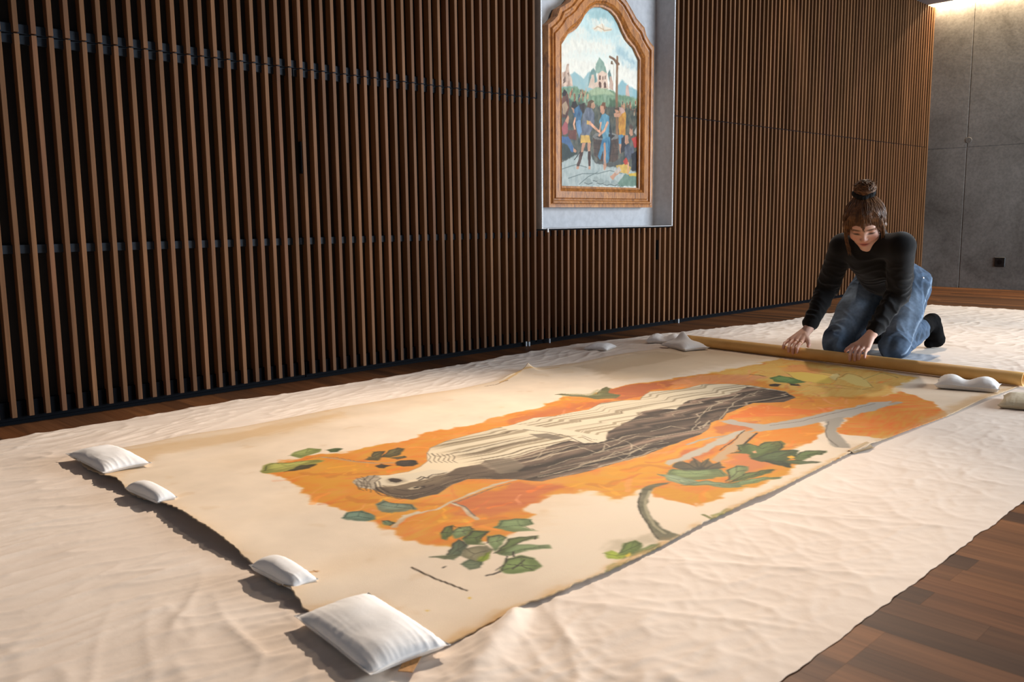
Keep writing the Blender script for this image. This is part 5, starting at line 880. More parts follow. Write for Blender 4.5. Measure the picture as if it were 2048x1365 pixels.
["P",[196,150,110],[160,122,90],0.002,0.002,1,1.0,[[0.222,1.382],[0.222,1.403],[0.227,1.408],[0.232,1.404],[0.232,1.382]]],
["P",[206,150,118],[168,122,96],0.001,0.004,1,1.0,[[0.223,1.406],[0.227,1.411],[0.232,1.406]]],
["P",[150,96,70],[122,78,57],0.002,0.002,1,1.0,[[0.23,1.346],[0.23,1.368],[0.234,1.373],[0.239,1.368],[0.239,1.347]]],
["P",[206,150,118],[168,122,96],0.001,0.004,1,1.0,[[0.23,1.37],[0.234,1.376],[0.239,1.371]]],
["P",[200,176,140],[164,144,114],0.002,0.002,1,1.0,[[0.338,1.398],[0.338,1.426],[0.344,1.431],[0.351,1.427],[0.351,1.399]]],
["P",[206,150,118],[168,122,96],0.001,0.004,1,1.0,[[0.339,1.429],[0.344,1.435],[0.349,1.429]]],
["P",[120,80,60],[98,65,49],0.002,0.002,1,1.0,[[0.334,1.355],[0.333,1.374],[0.337,1.379],[0.341,1.374],[0.342,1.355]]],
["P",[206,150,118],[168,122,96],0.001,0.004,1,1.0,[[0.333,1.376],[0.337,1.382],[0.342,1.377]]],
["P",[120,80,60],[98,65,49],0.002,0.002,1,1.0,[[0.279,1.393],[0.279,1.414],[0.286,1.419],[0.293,1.415],[0.293,1.394]]],
["P",[206,150,118],[168,122,96],0.001,0.004,1,1.0,[[0.281,1.417],[0.286,1.423],[0.29,1.418]]],
["P",[196,150,110],[160,122,90],0.002,0.002,1,1.0,[[0.217,1.371],[0.216,1.39],[0.223,1.395],[0.229,1.391],[0.229,1.371]]],
["P",[206,150,118],[168,122,96],0.001,0.004,1,1.0,[[0.218,1.393],[0.223,1.398],[0.227,1.393]]],
["P",[196,150,110],[160,122,90],0.002,0.002,1,1.0,[[0.287,1.379],[0.287,1.394],[0.292,1.399],[0.297,1.395],[0.297,1.379]]],
["P",[206,150,118],[168,122,96],0.001,0.004,1,1.0,[[0.287,1.397],[0.292,1.403],[0.296,1.397]]],
["P",[196,150,110],[160,122,90],0.002,0.002,1,1.0,[[0.254,1.382],[0.254,1.404],[0.259,1.409],[0.264,1.405],[0.264,1.383]]],
["P",[206,150,118],[168,122,96],0.001,0.004,1,1.0,[[0.254,1.407],[0.259,1.413],[0.263,1.408]]],
["P",[150,96,70],[122,78,57],0.002,0.002,1,1.0,[[0.336,1.407],[0.335,1.425],[0.342,1.431],[0.349,1.427],[0.349,1.409]]],
["P",[206,150,118],[168,122,96],0.001,0.004,1,1.0,[[0.337,1.428],[0.342,1.434],[0.347,1.429]]],
["P",[120,80,60],[98,65,49],0.002,0.002,1,1.0,[[0.266,1.377],[0.266,1.396],[0.271,1.401],[0.276,1.396],[0.277,1.378]]],
["P",[206,150,118],[168,122,96],0.001,0.004,1,1.0,[[0.267,1.398],[0.271,1.404],[0.276,1.399]]],
["P",[180,120,90],[147,98,73],0.002,0.002,1,1.0,[[0.203,1.374],[0.203,1.393],[0.209,1.398],[0.216,1.394],[0.216,1.376]]],
["P",[206,150,118],[168,122,96],0.001,0.004,1,1.0,[[0.205,1.396],[0.209,1.402],[0.214,1.397]]],
["P",[90,80,70],[73,65,57],0.002,0.002,1,1.0,[[0.342,1.357],[0.342,1.381],[0.347,1.386],[0.352,1.382],[0.352,1.358]]],
["P",[206,150,118],[168,122,96],0.001,0.004,1,1.0,[[0.342,1.384],[0.347,1.39],[0.352,1.385]]],
["P",[90,80,70],[73,65,57],0.002,0.002,1,1.0,[[0.21,1.393],[0.209,1.414],[0.214,1.419],[0.219,1.414],[0.219,1.394]]],
["P",[206,150,118],[168,122,96],0.001,0.004,1,1.0,[[0.209,1.416],[0.214,1.422],[0.219,1.417]]],
["P",[120,80,60],[98,65,49],0.002,0.002,1,1.0,[[0.254,1.382],[0.254,1.41],[0.259,1.415],[0.263,1.41],[0.264,1.383]]],
["P",[206,150,118],[168,122,96],0.001,0.004,1,1.0,[[0.254,1.413],[0.259,1.418],[0.263,1.413]]],
["L",[126,92,66],0.03,0.02,0.001,1.0,[[0.164,1.208],[0.156,1.429],[0.16,1.671]]],
["L",[110,80,58],0.016,0.016,0.001,1.0,[[0.089,1.665],[0.126,1.658],[0.175,1.633]]],
["L",[96,72,54],0.01,0.01,0.001,1.0,[[0.119,1.657],[0.156,1.629]]],
["P",[120,96,70],[98,78,57],0.001,0.004,1,1.0,[[0.095,1.623],[0.101,1.641],[0.113,1.643],[0.119,1.625]]],
["L",[150,120,90],0.003,0.003,0.001,1.0,[[0.125,1.635],[0.123,1.499]]],
["P",[92,70,58],[60,48,42],0.002,0.004,1,1.0,[[-0.063,1.177],[-0.023,1.198],[0.122,1.215],[0.179,1.2],[0.174,1.06],[0.124,1.044],[0.006,1.044],[-0.058,1.078]]],
["P",[126,124,118],[103,101,96],0.002,0.004,1,1.0,[[-0.069,1.186],[-0.038,1.21],[0.049,1.22],[0.152,1.217],[0.182,1.205],[0.167,1.185],[0.049,1.17],[-0.045,1.174]]],
["P",[50,46,42],[41,37,34],0.002,0.004,1,1.0,[[-0.037,1.19],[0.049,1.211],[0.145,1.205],[0.122,1.191],[0.006,1.181]]],
["P",[88,88,84],[72,72,68],0.003,0.004,1,1.0,[[-0.087,1.05],[-0.023,1.039],[0.124,1.039],[0.214,1.08],[0.206,1.042],[0.124,1.016],[-0.008,1.018]]],
["L",[54,42,36],0.004,0.004,0.001,0.7,[[-0.059,1.151],[0.049,1.145],[0.173,1.162]]],
["L",[54,42,36],0.004,0.004,0.001,0.7,[[-0.059,1.119],[0.049,1.113],[0.174,1.13]]],
["L",[54,42,36],0.004,0.004,0.001,0.7,[[-0.058,1.087],[0.05,1.081],[0.174,1.097]]],
["P",[176,184,178],[140,150,146],0.004,0.006,1,1.0,[[-0.349,1.022],[-0.232,1.071],[-0.108,1.103],[-0.051,1.033],[0.124,1.011],[0.276,1.007],[0.364,0.99],[0.365,0.899],[-0.35,0.889]]],
["P",[50,62,58],[41,50,47],0.008,0.004,1,1.0,[[-0.349,1.136],[-0.245,1.123],[-0.205,1.081],[-0.299,1.046],[-0.349,1.036]]],
["P",[156,164,156],[130,140,136],0.003,0.004,1,1.0,[[-0.144,0.914],[-0.133,0.936],[-0.107,0.941],[-0.078,0.933],[-0.071,0.914],[-0.107,0.906]]],
["L",[60,70,66],0.005,0.005,0.001,0.8,[[-0.144,0.913],[-0.107,0.905],[-0.071,0.914]]],
["P",[156,164,156],[130,140,136],0.003,0.004,1,1.0,[[-0.065,0.93],[-0.057,0.948],[-0.037,0.952],[-0.014,0.946],[-0.008,0.929],[-0.036,0.925]]],
["L",[60,70,66],0.005,0.005,0.001,0.8,[[-0.065,0.928],[-0.036,0.924],[-0.008,0.929]]],
["P",[156,164,156],[130,140,136],0.003,0.004,1,1.0,[[-0.028,0.917],[-0.018,0.938],[0.007,0.943],[0.035,0.934],[0.042,0.916],[0.007,0.909]]],
["L",[60,70,66],0.005,0.005,0.001,0.8,[[-0.028,0.915],[0.007,0.908],[0.042,0.916]]],
["P",[156,164,156],[130,140,136],0.003,0.004,1,1.0,[[0.033,0.909],[0.043,0.929],[0.065,0.933],[0.091,0.926],[0.098,0.908],[0.065,0.903]]],
["L",[60,70,66],0.005,0.005,0.001,0.8,[[0.033,0.907],[0.065,0.901],[0.098,0.908]]],
["P",[156,164,156],[130,140,136],0.003,0.004,1,1.0,[[0.101,0.91],[0.112,0.932],[0.139,0.938],[0.171,0.929],[0.179,0.91],[0.14,0.901]]],
["L",[60,70,66],0.005,0.005,0.001,0.8,[[0.101,0.908],[0.14,0.9],[0.179,0.91]]],
["P",[156,164,156],[130,140,136],0.003,0.004,1,1.0,[[0.173,0.902],[0.181,0.92],[0.2,0.924],[0.222,0.917],[0.228,0.901],[0.2,0.898]]],
["L",[60,70,66],0.005,0.005,0.001,0.8,[[0.173,0.9],[0.2,0.897],[0.228,0.901]]],
["L",[92,104,100],0.006,0.006,0.001,0.8,[[-0.339,0.988],[-0.218,1.018],[-0.122,1.004]]],
["L",[92,104,100],0.006,0.006,0.001,0.8,[[-0.286,0.936],[-0.163,0.966],[-0.022,0.97]]],
["L",[92,104,100],0.006,0.006,0.001,0.8,[[-0.022,0.97],[0.094,0.992],[0.215,0.977]]],
["L",[92,104,100],0.006,0.006,0.001,0.8,[[-0.191,0.903],[-0.107,0.95],[-0.022,0.979]]],
["P",[110,138,120],[90,113,98],0.006,0.004,1,1.0,[[0.17,0.919],[0.245,0.977],[0.364,0.971],[0.365,0.901],[0.185,0.9]]],
["P",[118,124,136],[82,86,98],0.002,0.004,1,1.0,[[-0.157,1.314],[-0.122,1.352],[-0.078,1.351],[-0.055,1.322],[-0.052,1.268],[-0.077,1.222],[-0.101,1.189],[-0.17,1.18],[-0.177,1.224],[-0.163,1.27]]],
["P",[228,180,90],[186,147,73],0.002,0.004,1,1.0,[[-0.174,1.189],[-0.101,1.193],[-0.085,1.149],[-0.177,1.146]]],
["P",[228,180,90],[186,147,73],0.002,0.004,1,1.0,[[-0.122,1.277],[-0.087,1.275],[-0.094,1.252],[-0.122,1.255]]],
["L",[206,150,118],0.022,0.014,0.001,1.0,[[-0.094,1.265],[-0.045,1.237],[-0.002,1.217]]],
["P",[206,150,118],[168,122,96],0.002,0.004,1,1.0,[[-0.087,1.355],[-0.083,1.382],[-0.055,1.389],[-0.045,1.367],[-0.063,1.346]]],
["P",[104,72,50],[85,59,41],0.002,0.004,1,1.0,[[-0.119,1.352],[-0.115,1.384],[-0.078,1.4],[-0.05,1.394],[-0.078,1.381],[-0.087,1.355]]],
["P",[206,150,118],[168,122,96],0.002,0.004,1,1.0,[[-0.163,1.145],[-0.133,1.147],[-0.152,1.092],[-0.177,1.091]]],
["P",[206,150,118],[168,122,96],0.002,0.004,1,1.0,[[-0.119,1.148],[-0.088,1.149],[-0.091,1.099],[-0.111,1.099]]],
["P",[76,48,38],[62,39,31],0.002,0.004,1,1.0,[[-0.18,1.093],[-0.15,1.092],[-0.191,1.006],[-0.211,1.01]]],
["P",[76,48,38],[62,39,31],0.002,0.004,1,1.0,[[-0.113,1.098],[-0.088,1.1],[-0.085,1.014],[-0.108,1.013]]],
["P",[206,150,118],[168,122,96],0.002,0.004,1,1.0,[[-0.211,1.01],[-0.188,1.007],[-0.194,0.99],[-0.218,0.991]]],
["P",[206,150,118],[168,122,96],0.002,0.004,1,1.0,[[-0.108,1.013],[-0.085,1.014],[-0.085,0.992],[-0.108,0.995]]],
["L",[40,36,34],0.006,0.006,0.001,1.0,[[-0.232,1.044],[-0.177,1.096]]],
["P",[110,158,172],[72,118,140],0.002,0.004,1,1.0,[[-0.009,1.28],[0.019,1.323],[0.051,1.329],[0.085,1.314],[0.089,1.25],[0.081,1.185],[0.027,1.169],[0.017,1.218]]],
["P",[86,140,164],[48,96,126],0.002,0.004,1,1.0,[[0.02,1.177],[0.093,1.195],[0.102,1.131],[0.082,1.038],[0.032,1.031],[0.029,1.109],[0.003,1.053],[-0.02,1.071],[0.003,1.126]]],
["P",[48,52,58],[39,42,47],0.003,0.004,1,1.0,[[0.089,1.296],[0.11,1.224],[0.105,1.094],[0.082,1.038],[0.099,1.168]]],
["P",[206,150,118],[168,122,96],0.002,0.004,1,1.0,[[0.035,1.155],[0.052,1.156],[0.059,1.019],[0.035,1.018]]],
["P",[206,150,118],[168,122,96],0.002,0.004,1,1.0,[[0.002,1.335],[-0.001,1.371],[0.026,1.391],[0.048,1.375],[0.041,1.329],[0.019,1.323]]],
["P",[120,80,56],[98,65,45],0.002,0.004,1,1.0,[[0.005,1.371],[0.019,1.395],[0.048,1.393],[0.057,1.357],[0.039,1.351],[0.033,1.373]]],
["L",[206,150,118],0.022,0.016,0.001,1.0,[[0.07,1.276],[0.041,1.229],[-0.009,1.197]]],
["L",[206,150,118],0.014,0.014,0.001,1.0,[[0.008,1.272],[-0.002,1.226]]],
["P",[206,150,118],[168,122,96],0.002,0.004,1,1.0,[[0.03,1.022],[0.059,1.023],[0.053,0.995],[0.036,0.995]]],
["P",[206,150,60],[160,104,44],0.002,0.004,1,1.0,[[0.181,1.357],[0.226,1.37],[0.249,1.344],[0.243,1.213],[0.182,1.205],[0.174,1.302]]],
["P",[206,150,118],[168,122,96],0.002,0.004,1,1.0,[[0.129,1.335],[0.181,1.344],[0.203,1.331],[0.181,1.316],[0.133,1.317]]],
["P",[200,164,150],[164,134,122],0.002,0.004,1,1.0,[[0.18,1.376],[0.226,1.375],[0.241,1.353],[0.196,1.335]]],
["P",[206,150,118],[168,122,96],0.002,0.004,1,1.0,[[0.139,1.359],[0.165,1.37],[0.181,1.348],[0.151,1.339]]],
["P",[86,60,44],[70,49,36],0.002,0.004,1,1.0,[[0.136,1.361],[0.158,1.376],[0.183,1.371],[0.175,1.359]]],
["P",[90,140,170],[73,114,139],0.002,0.004,1,1.0,[[0.176,1.209],[0.227,1.212],[0.216,1.155],[0.183,1.154]]],
["P",[206,150,118],[168,122,96],0.002,0.004,1,1.0,[[0.183,1.158],[0.213,1.16],[0.206,1.099],[0.191,1.098]]],
["P",[54,50,56],[44,41,45],0.003,0.004,1,1.0,[[0.205,1.192],[0.258,1.214],[0.251,1.119],[0.198,1.098]]],
["P",[76,118,150],[46,72,100],0.002,0.004,1,1.0,[[-0.245,1.325],[-0.191,1.364],[-0.157,1.35],[-0.17,1.278],[-0.204,1.258],[-0.232,1.265]]],
["P",[110,150,186],[90,122,152],0.002,0.004,1,1.0,[[-0.218,1.266],[-0.177,1.277],[-0.17,1.207],[-0.191,1.17],[-0.211,1.213]]],
["P",[48,38,34],[39,31,27],0.002,0.004,1,1.0,[[-0.256,1.342],[-0.252,1.373],[-0.218,1.384],[-0.202,1.355],[-0.231,1.335]]],
["P",[206,150,118],[168,122,96],0.002,0.004,1,1.0,[[-0.256,1.342],[-0.245,1.316],[-0.231,1.309],[-0.237,1.335]]],
["L",[206,150,118],0.014,0.014,0.001,1.0,[[-0.225,1.283],[-0.238,1.247],[-0.218,1.195]]],
["P",[60,48,42],[49,39,34],0.004,0.004,1,1.0,[[-0.191,1.364],[-0.136,1.378],[-0.143,1.333],[-0.163,1.314]]],
["P",[110,64,52],[90,52,42],0.002,0.004,1,1.0,[[-0.292,1.209],[-0.218,1.217],[-0.211,1.16],[-0.285,1.161]]],
["P",[120,72,56],[70,44,38],0.003,0.004,1,1.0,[[-0.343,1.387],[-0.311,1.432],[-0.285,1.409],[-0.274,1.34],[-0.298,1.278],[-0.338,1.284]]],
["P",[44,36,32],[36,29,26],0.002,0.004,1,1.0,[[-0.34,1.413],[-0.318,1.436],[-0.295,1.425],[-0.305,1.403],[-0.335,1.396]]],
["P",[176,150,120],[144,122,98],0.003,0.004,1,1.0,[[-0.338,1.353],[-0.305,1.373],[-0.285,1.34],[-0.311,1.294],[-0.331,1.301]]],
["P",[170,90,92],[139,73,75],0.002,0.004,1,1.0,[[-0.343,1.223],[-0.312,1.26],[-0.288,1.244],[-0.293,1.191],[-0.332,1.18]]],
["P",[206,150,118],[168,122,96],0.002,0.004,1,1.0,[[-0.312,1.26],[-0.292,1.296],[-0.278,1.279],[-0.288,1.244]]],
["P",[72,106,150],[59,86,122],0.002,0.004,1,1.0,[[-0.344,1.171],[-0.285,1.174],[-0.245,1.123],[-0.232,1.089],[-0.259,1.088],[-0.299,1.13],[-0.344,1.136]]],
["P",[206,150,118],[168,122,96],0.002,0.004,1,1.0,[[-0.245,1.115],[-0.211,1.094],[-0.218,1.084],[-0.239,1.088]]],
["P",[96,100,112],[60,62,72],0.002,0.004,1,1.0,[[0.24,1.138],[0.274,1.158],[0.329,1.142],[0.337,1.085],[0.275,1.064],[0.236,1.091]]],
["P",[216,176,90],[177,144,73],0.002,0.004,1,1.0,[[0.154,1.022],[0.245,1.039],[0.307,1.017],[0.276,0.978],[0.184,0.985]]],
["P",[196,70,56],[160,57,45],0.002,0.004,1,1.0,[[0.222,1.052],[0.252,1.077],[0.283,1.045],[0.245,1.029]]],
["P",[206,150,118],[168,122,96],0.002,0.004,1,1.0,[[0.236,1.166],[0.24,1.213],[0.27,1.214],[0.277,1.168],[0.251,1.152]]],
["P",[206,150,118],[168,122,96],0.002,0.004,1,1.0,[[0.095,0.955],[0.154,0.994],[0.192,0.985],[0.124,0.937]]],
["L",[206,150,118],0.014,0.014,0.001,1.0,[[0.275,1.045],[0.273,0.978]]],
["P",[206,190,176],[168,155,144],0.002,0.004,1,1.0,[[0.132,0.984],[0.184,1.018],[0.207,0.995],[0.162,0.975]]],
["P",[206,150,118],[168,122,96],0.002,0.004,1,1.0,[[0.281,1.224],[0.288,1.263],[0.319,1.255],[0.32,1.217],[0.297,1.207]]],
["P",[190,62,54],[155,50,44],0.002,0.004,1,1.0,[[0.305,1.198],[0.361,1.21],[0.362,1.143],[0.336,1.142]]],
["P",[92,70,62],[75,57,50],0.002,0.004,1,1.0,[[0.273,1.262],[0.296,1.286],[0.327,1.265],[0.312,1.25]]],
["P",[176,170,160],[144,139,131],0.003,0.004,1,1.0,[[0.327,1.237],[0.36,1.276],[0.361,1.21]]],
["P",[40,40,46],[32,32,37],0.004,0.004,1,1.0,[[0.306,1.103],[0.362,1.124],[0.364,1.0],[0.315,0.998]]],
["P",[220,180,70],[180,147,57],0.003,0.004,1,1.0,[[0.276,0.978],[0.364,0.99],[0.364,0.966],[0.292,0.964]]]]

# ------------------------------------------------------------------ dust sheet under everything
TX = [-1.6, -.22, .16, .47, .8, 1.24, 1.72, 2.3, 2.68, 3.28, 3.65, 4.0, 4.37, 4.96, 6.07, 6.3]
TY = [-.22, -.216, -.211, -.187, -.216, -.222, -.204, -.17, -.152, -.261, -.331, -.41, -.48, -.469, -.797, -.86]
def ridge(n, p=1.6): return np.clip(1-np.abs(n)*1.6, 0, 1)**p
def sheet_h(X, Y):
    wx = X+.05*pn(X*3, Y*3, 20); wy = Y+.05*pn(X*3, Y*3, 21)
    def fam(ang, along, across, s, p=1.6, warp=.35):
        a, b = rot2(wx, wy, ang); return ridge(pn(a/along+warp*pn(a/along*2, b/along*2, s+3), b/across, s), p)
    left = sstep(.35, -.15, X); near = sstep(-1.5, -2.2, Y)*sstep(.5, 0, X); front = sstep(-2.28, -2.4, Y); back = sstep(-.72, -.6, Y); far = sstep(3.0, 3.3, X)
    iso = ridge(pn(wx*6, wy*6, 24), 6)+.7*ridge(pn(wx*11+3, wy*11, 25), 6)+.55*ridge(pn(wx*20, wy*20+7, 26), 5)
    h = .0034*fam(-13, .80, .095, 1, 7)*left*(1-.4*near)+.0030*fam(-6, .60, .06, 2, 7)*left+.0011*fam(9, .40, .05, 3, 7)*left+.0008*fam(-22, .35, .035, 17, 7)*left
    h += .0036*fam(46, .6, .16, 4, 5)*near+.0022*fam(72, .5, .11, 5, 6)*near+.0014*fam(-20, .5, .07, 15, 6)*near
    h += (.0015*iso+.0010*fam(-55, .6, .15, 6, 6)+.0012*fam(-12, .4, .12, 7, 6))*front+.0003*iso*left
    h += .0034*fam(-3, .5, .06, 9, 4)*back*(1-far)+.0026*fam(20, .3, .07, 10, 4)*back
    h += far*(.0034*fam(-20, .4, .09, 11, 4)+.0030*fam(-85, .5, .10, 12, 4)+.0022*fam(35, .3, .07, 13, 4))
    h += .0016*(fbm(X*3, Y*3, 14, 2)+.5)
    # long fold lines left from the folded packet, and the fold pulled out from under the canvas corner
    for (x0, y0, ang, amp, wd) in ((.55, -2.5, -58, .0022, .010), (1.0, -2.6, -62, .0022, .010), (.25, -2.5, -61, .002, .01), (3.9, -1.5, -60, .004, .014), (4.9, -1.6, -84, .006, .016), (-.3, -1.2, -12, .004, .012), (-.35, -.9, -4, .004, .012)):
        a, b = rot2(X-x0, Y-y0, ang); m = sstep(.7, .2, np.abs(a)); h += amp*np.exp(-np.abs(b+.01*pn(a*5, 0*a, 31))/wd)*m
    a, b = rot2(X-.08, Y+2.32, 207); h += .016*np.exp(-((b-.02*a)/(.018+.06*np.clip(a, 0, 1)))**2)*sstep(-.02, .02, a)*sstep(.42, .1, a)
    under = sstep(-.20, -.10, X)*sstep(3.1, 3.0, X)*sstep(-2.35, -2.27, Y)*sstep(-.58, -.66, Y)
    # the knees and feet press it flat
    under = np.maximum(under, sstep(3.0, 3.1, X)*sstep(3.95, 3.8, X)*sstep(-2.0, -1.8, Y)*sstep(-1.05, -1.2, Y)*.85)
    return .0015+np.maximum(h, 0)*(1-under)+.0012*under
def spaced(x0, x1, f):
    xs = [x0]
    while xs[-1] < x1: xs.append(xs[-1]+f(xs[-1]))
    return np.array(xs)
def build_sheet():
    xs = spaced(-1.55, 6.12, lambda x: .0068 if x < .6 else .0068+.0022*(x-.6)); nv = 470; v = np.linspace(0, 1, nv)
    yt = np.interp(xs, TX, TY)+.006*pn(xs*6, xs*0, 40)+.003*pn(xs*25, xs*0, 41); yf = -2.776+.006*pn(xs*9, xs*0, 42)+.0035*pn(xs*30, xs*0, 43)
    X = np.repeat(xs[:, None], nv, 1); Y = yt[:, None]*(1-v)+yf[:, None]*v
    X = X+np.where(xs > 6.0, 1, 0)[:, None]*.02*pn(Y*6, Y*0, 44)
    Z = sheet_h(X.ravel(), Y.ravel())
    # hems wave up and down a little
    hem = np.repeat((1-.8*np.exp(-((1-v)*2.5/.05)))[None], len(xs), 0).ravel(); Z = Z*hem
    e = np.repeat(np.exp(-((1-v)*2.5/.03))[None], len(xs), 0)+np.repeat(np.exp(-(v*2.5/.03))[None], len(xs), 0)
    Z = Z+(e*(.0016*(pn(X*14, Y*0, 45)+.5))).ravel()
    o = link('dust_sheet', np_mesh('dust_sheet', np.stack([X.ravel(), Y.ravel(), np.maximum(Z, .001)], -1), grid_faces(len(xs), nv)), None, M['dust'])
    tag(o, 'large creased cream cotton dust sheet spread over the wooden floor', 'dust sheet')
build_sheet()

# ------------------------------------------------------------------ the big painted canvas
def arc_interp(P, t):
    P = np.array(P); d = np.r_[0, np.cumsum(np.hypot(*np.diff(P, axis=0).T))]; d /= d[-1]
    return np.stack([np.interp(t, d, P[:, 0]), np.interp(t, d, P[:, 1])], -1)
def canvas_z(X, Y, u, v):
    z = .0075+.003*(fbm(X*2.2, Y*2.2, 50, 2)+.4)
    z = z+.003*np.exp(-u*3.2/.25)
    # left edge lifts between the weights
    def lift(yc, s, a): return a*np.exp(-((Y-yc)/s)**2)
    prof = .50*(lift(-.96, .045, .028)+lift(-.88, .03, .008)+lift(-1.03, .05, .02)+lift(-1.42, .16, .034)+lift(-1.62, .12, .026)+lift(-1.98, .05, .030)+lift(-.70, .04, .02))
    z = z+prof*np.exp(-u*3.2/.12)
    # right long edge and its torn tab
    z = z+(.0015+.003*pn(X*3, X*0, 51))*np.exp(-(1-v)*1.68/.06)+.009*np.exp(-((X-1.60)/.05)**2)*np.exp(-(1-v)*1.68/.05)+.005*np.exp(-((X-.93)/.10)**2)*np.exp(-(1-v)*1.68/.05)
    # a kink in the far long edge
    z = z+.034*np.exp(-np.abs((X-1.875)/.035)**1.3)*np.exp(-v*1.66/.035)+.010*np.exp(-((X-1.72)/.10)**2)*np.exp(-v*1.66/.03)
    # low swell behind the taupe patch painted darker as shade
    z = z+.012*np.exp(-((X-2.45)/.35)**2)*np.exp(-((Y+.66)/.09)**2)
    # the right end runs flat under the tube
    return z*(1-sstep(.955, .985, u))+.0055*sstep(.955, .985, u)
def build_canvas():
    us = spaced(0, 1, lambda u: (.0029+.0017*u)/3.2); us = us/us[-1]; nv = 520; vs_ = np.linspace(0, 1, nv); nu = len(us)
    T = arc_interp(EDGE['top'], us); B = arc_interp(EDGE['bottom'], us); Lf = arc_interp(EDGE['left'], vs_); R = arc_interp(EDGE['right'], vs_)
    R = R+np.array([.02, 0]); U = us[:, None, None]; Vv = vs_[None, :, None]
    c00, c01, c10, c11 = Lf[0], Lf[-1], R[0], R[-1]
    T = T+(U[:, 0]*np.array([.02, 0])); B = B+(U[:, 0]*np.array([.02, 0]))
    S = T[:, None]*(1-Vv)+B[:, None]*Vv+Lf[None]*(1-U)+R[None]*U-((1-U)*(1-Vv)*c00+(1-U)*Vv*c01+U*(1-Vv)*c10+U*Vv*c11)
    X = S[..., 0].ravel(); Y = S[..., 1].ravel(); uu = np.repeat(us, nv); vv = np.tile(vs_, nu)
    fray = .004*pn(Y*60, X*60, 52)*np.exp(-uu*3.2/.01); X = X+fray; Y = Y+.003*pn(X*60, Y*0, 53)*np.exp(-(1-vv)*1.68/.01)
    Z = canvas_z(X, Y, uu, vv)
    # ---- paint
    ax = -5.0 # along the painted figure
    a, b = rot2(X, Y, -38); streak = (.65*pn(a*8+1.2*pn(X*3, Y*3, 60), b*46, 61)+.35*pn(a*20, b*120, 62))*1.3
    a, b = rot2(X, Y, 12); streak2 = .6*pn(a*6, b*40, 63)+.4*pn(a*16, b*100, 64); mx = sstep(-.3, .3, pn(X*2.3, Y*2.3, 65)); streak = streak*mx+streak2*1.3*(1-mx)
    wob = fbm(X*5, Y*5, 66, 4)*1.6; jx = fbm(X*14, Y*14, 67, 3)*1.6; jy = fbm(X*14+9, Y*14, 68, 3)*1.6
    C = np.array([225, 206, 182])/255.*np.ones((len(X), 3)); C = C*(1+.035*wob[:, None]+.02*fbm(X*18, Y*18, 69, 3)[:, None]); n1 = fbm(X*1.4, Y*2.2, 70, 3)
    C = C*(1-sstep(.0, .5, n1)[:, None]*np.array([.03, .05, .085])); C = C*(1-sstep(.35, .6, fbm(X*9, Y*9, 71, 3))[:, None]*np.array([.03, .05, .08]))
    e = np.minimum(np.minimum(uu*3.2, (1-uu)*3.2), np.minimum(vv*1.66, (1-vv)*1.66)); C = C*(1-np.exp(-e/.035)[:, None]*np.array([.05, .10, .17])*(.7+.5*wob[:, None]))
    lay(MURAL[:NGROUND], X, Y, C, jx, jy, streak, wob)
    # loose brush strokes over the orange ground
    big = max((it for it in MURAL[:NGROUND] if it[0] == 'P'), key=lambda it: len(it[-1]))[-1]; R = np.random.default_rng(8); q = np.array(big)
    pts = R.uniform(q.min(0), q.max(0), (1500, 2)); pts = pts[poly_sd(pts[:, 0], pts[:, 1], big) > .012][:520]; pal = [(228, 172, 62), (240, 120, 40), (206, 108, 62), (226, 150, 105), (236, 164, 50), (214, 128, 50), (244, 150, 60), (190, 100, 52)]; dabs = []
    for px_, py_ in pts:
        an = R.normal(-.4 if R.random() < .6 else .5, .35); l = R.uniform(.03, .11); dx, dy = math.cos(an)*l/2, math.sin(an)*l/2; w_ = R.uniform(.006, .022)
        dabs.append(['L', pal[R.integers(len(pal))], w_, w_*.6, .012, float(R.uniform(.18, .5)), [(px_-dx, py_-dy), (px_+R.normal(0, .006), py_+R.normal(0, .006)), (px_+dx, py_+dy)]])
    lay(dabs, X, Y, C, jx, jy, streak, wob)
    lay(MURAL[NGROUND:NFIG], X, Y, C, jx, jy, streak, wob)
    # ---- the standing figure, drawn in folds
    fx = [p[0] for p in FIG]; fy = [p[1] for p in FIG]; m = np.nonzero((X > min(fx)-.03) & (X < max(fx)+.03) & (Y > min(fy)-.03) & (Y < max(fy)+.03))[0]
    x, y = X[m], Y[m]; sd = poly_sd(x+jx[m]*.004, y+jy[m]*.004, FIG); dk = poly_sd(x+jx[m]*.006, y+jy[m]*.006, DARK)
    s, t = rot2(x-.32, y+1.46, ax)
    saw = lambda v: (v-np.floor(v))-sstep(.78, 1.0, v-np.floor(v))
    step = (.016+.020*sstep(.7, 1.3, s))*saw(s/.26+t*1.6+.6*pn(s*2, t*3, 72))+.007*pn(s*6, t*5, 73)
    q = t+step*sstep(.30, .5, s); d = sstep(-.004, .004, dk)
    tone = pn(q*24, s*.8, 74); f1 = pn(q*40, s*.7, 75); f2 = pn(q*78+3, s*1.0, 76)
    light = np.array([211, 197, 169])/255.*(1-.10*np.clip(tone, 0, 1)[:, None]); light = light*(1-np.array([.40, .44, .50])*(sstep(.12, .34, f1)*.6)[:, None])*(1-np.array([.5, .54, .58])*(sstep(.40, .5, f2)*.6)[:, None])
    darkc = np.array([84, 70, 59])/255.*(1+.75*np.clip(tone+.5*f1, -.55, 1)[:, None]); darkc = darkc*(1+.18*streak[m][:, None])
    ln = sstep(.27, .38, f2)*.8*sstep(-.25, .15, f1+pn(s*6, q*20, 77)); darkc = darkc*(1-ln[:, None]*.7)+.7*np.array([206, 190, 160])/255.*ln[:, None]
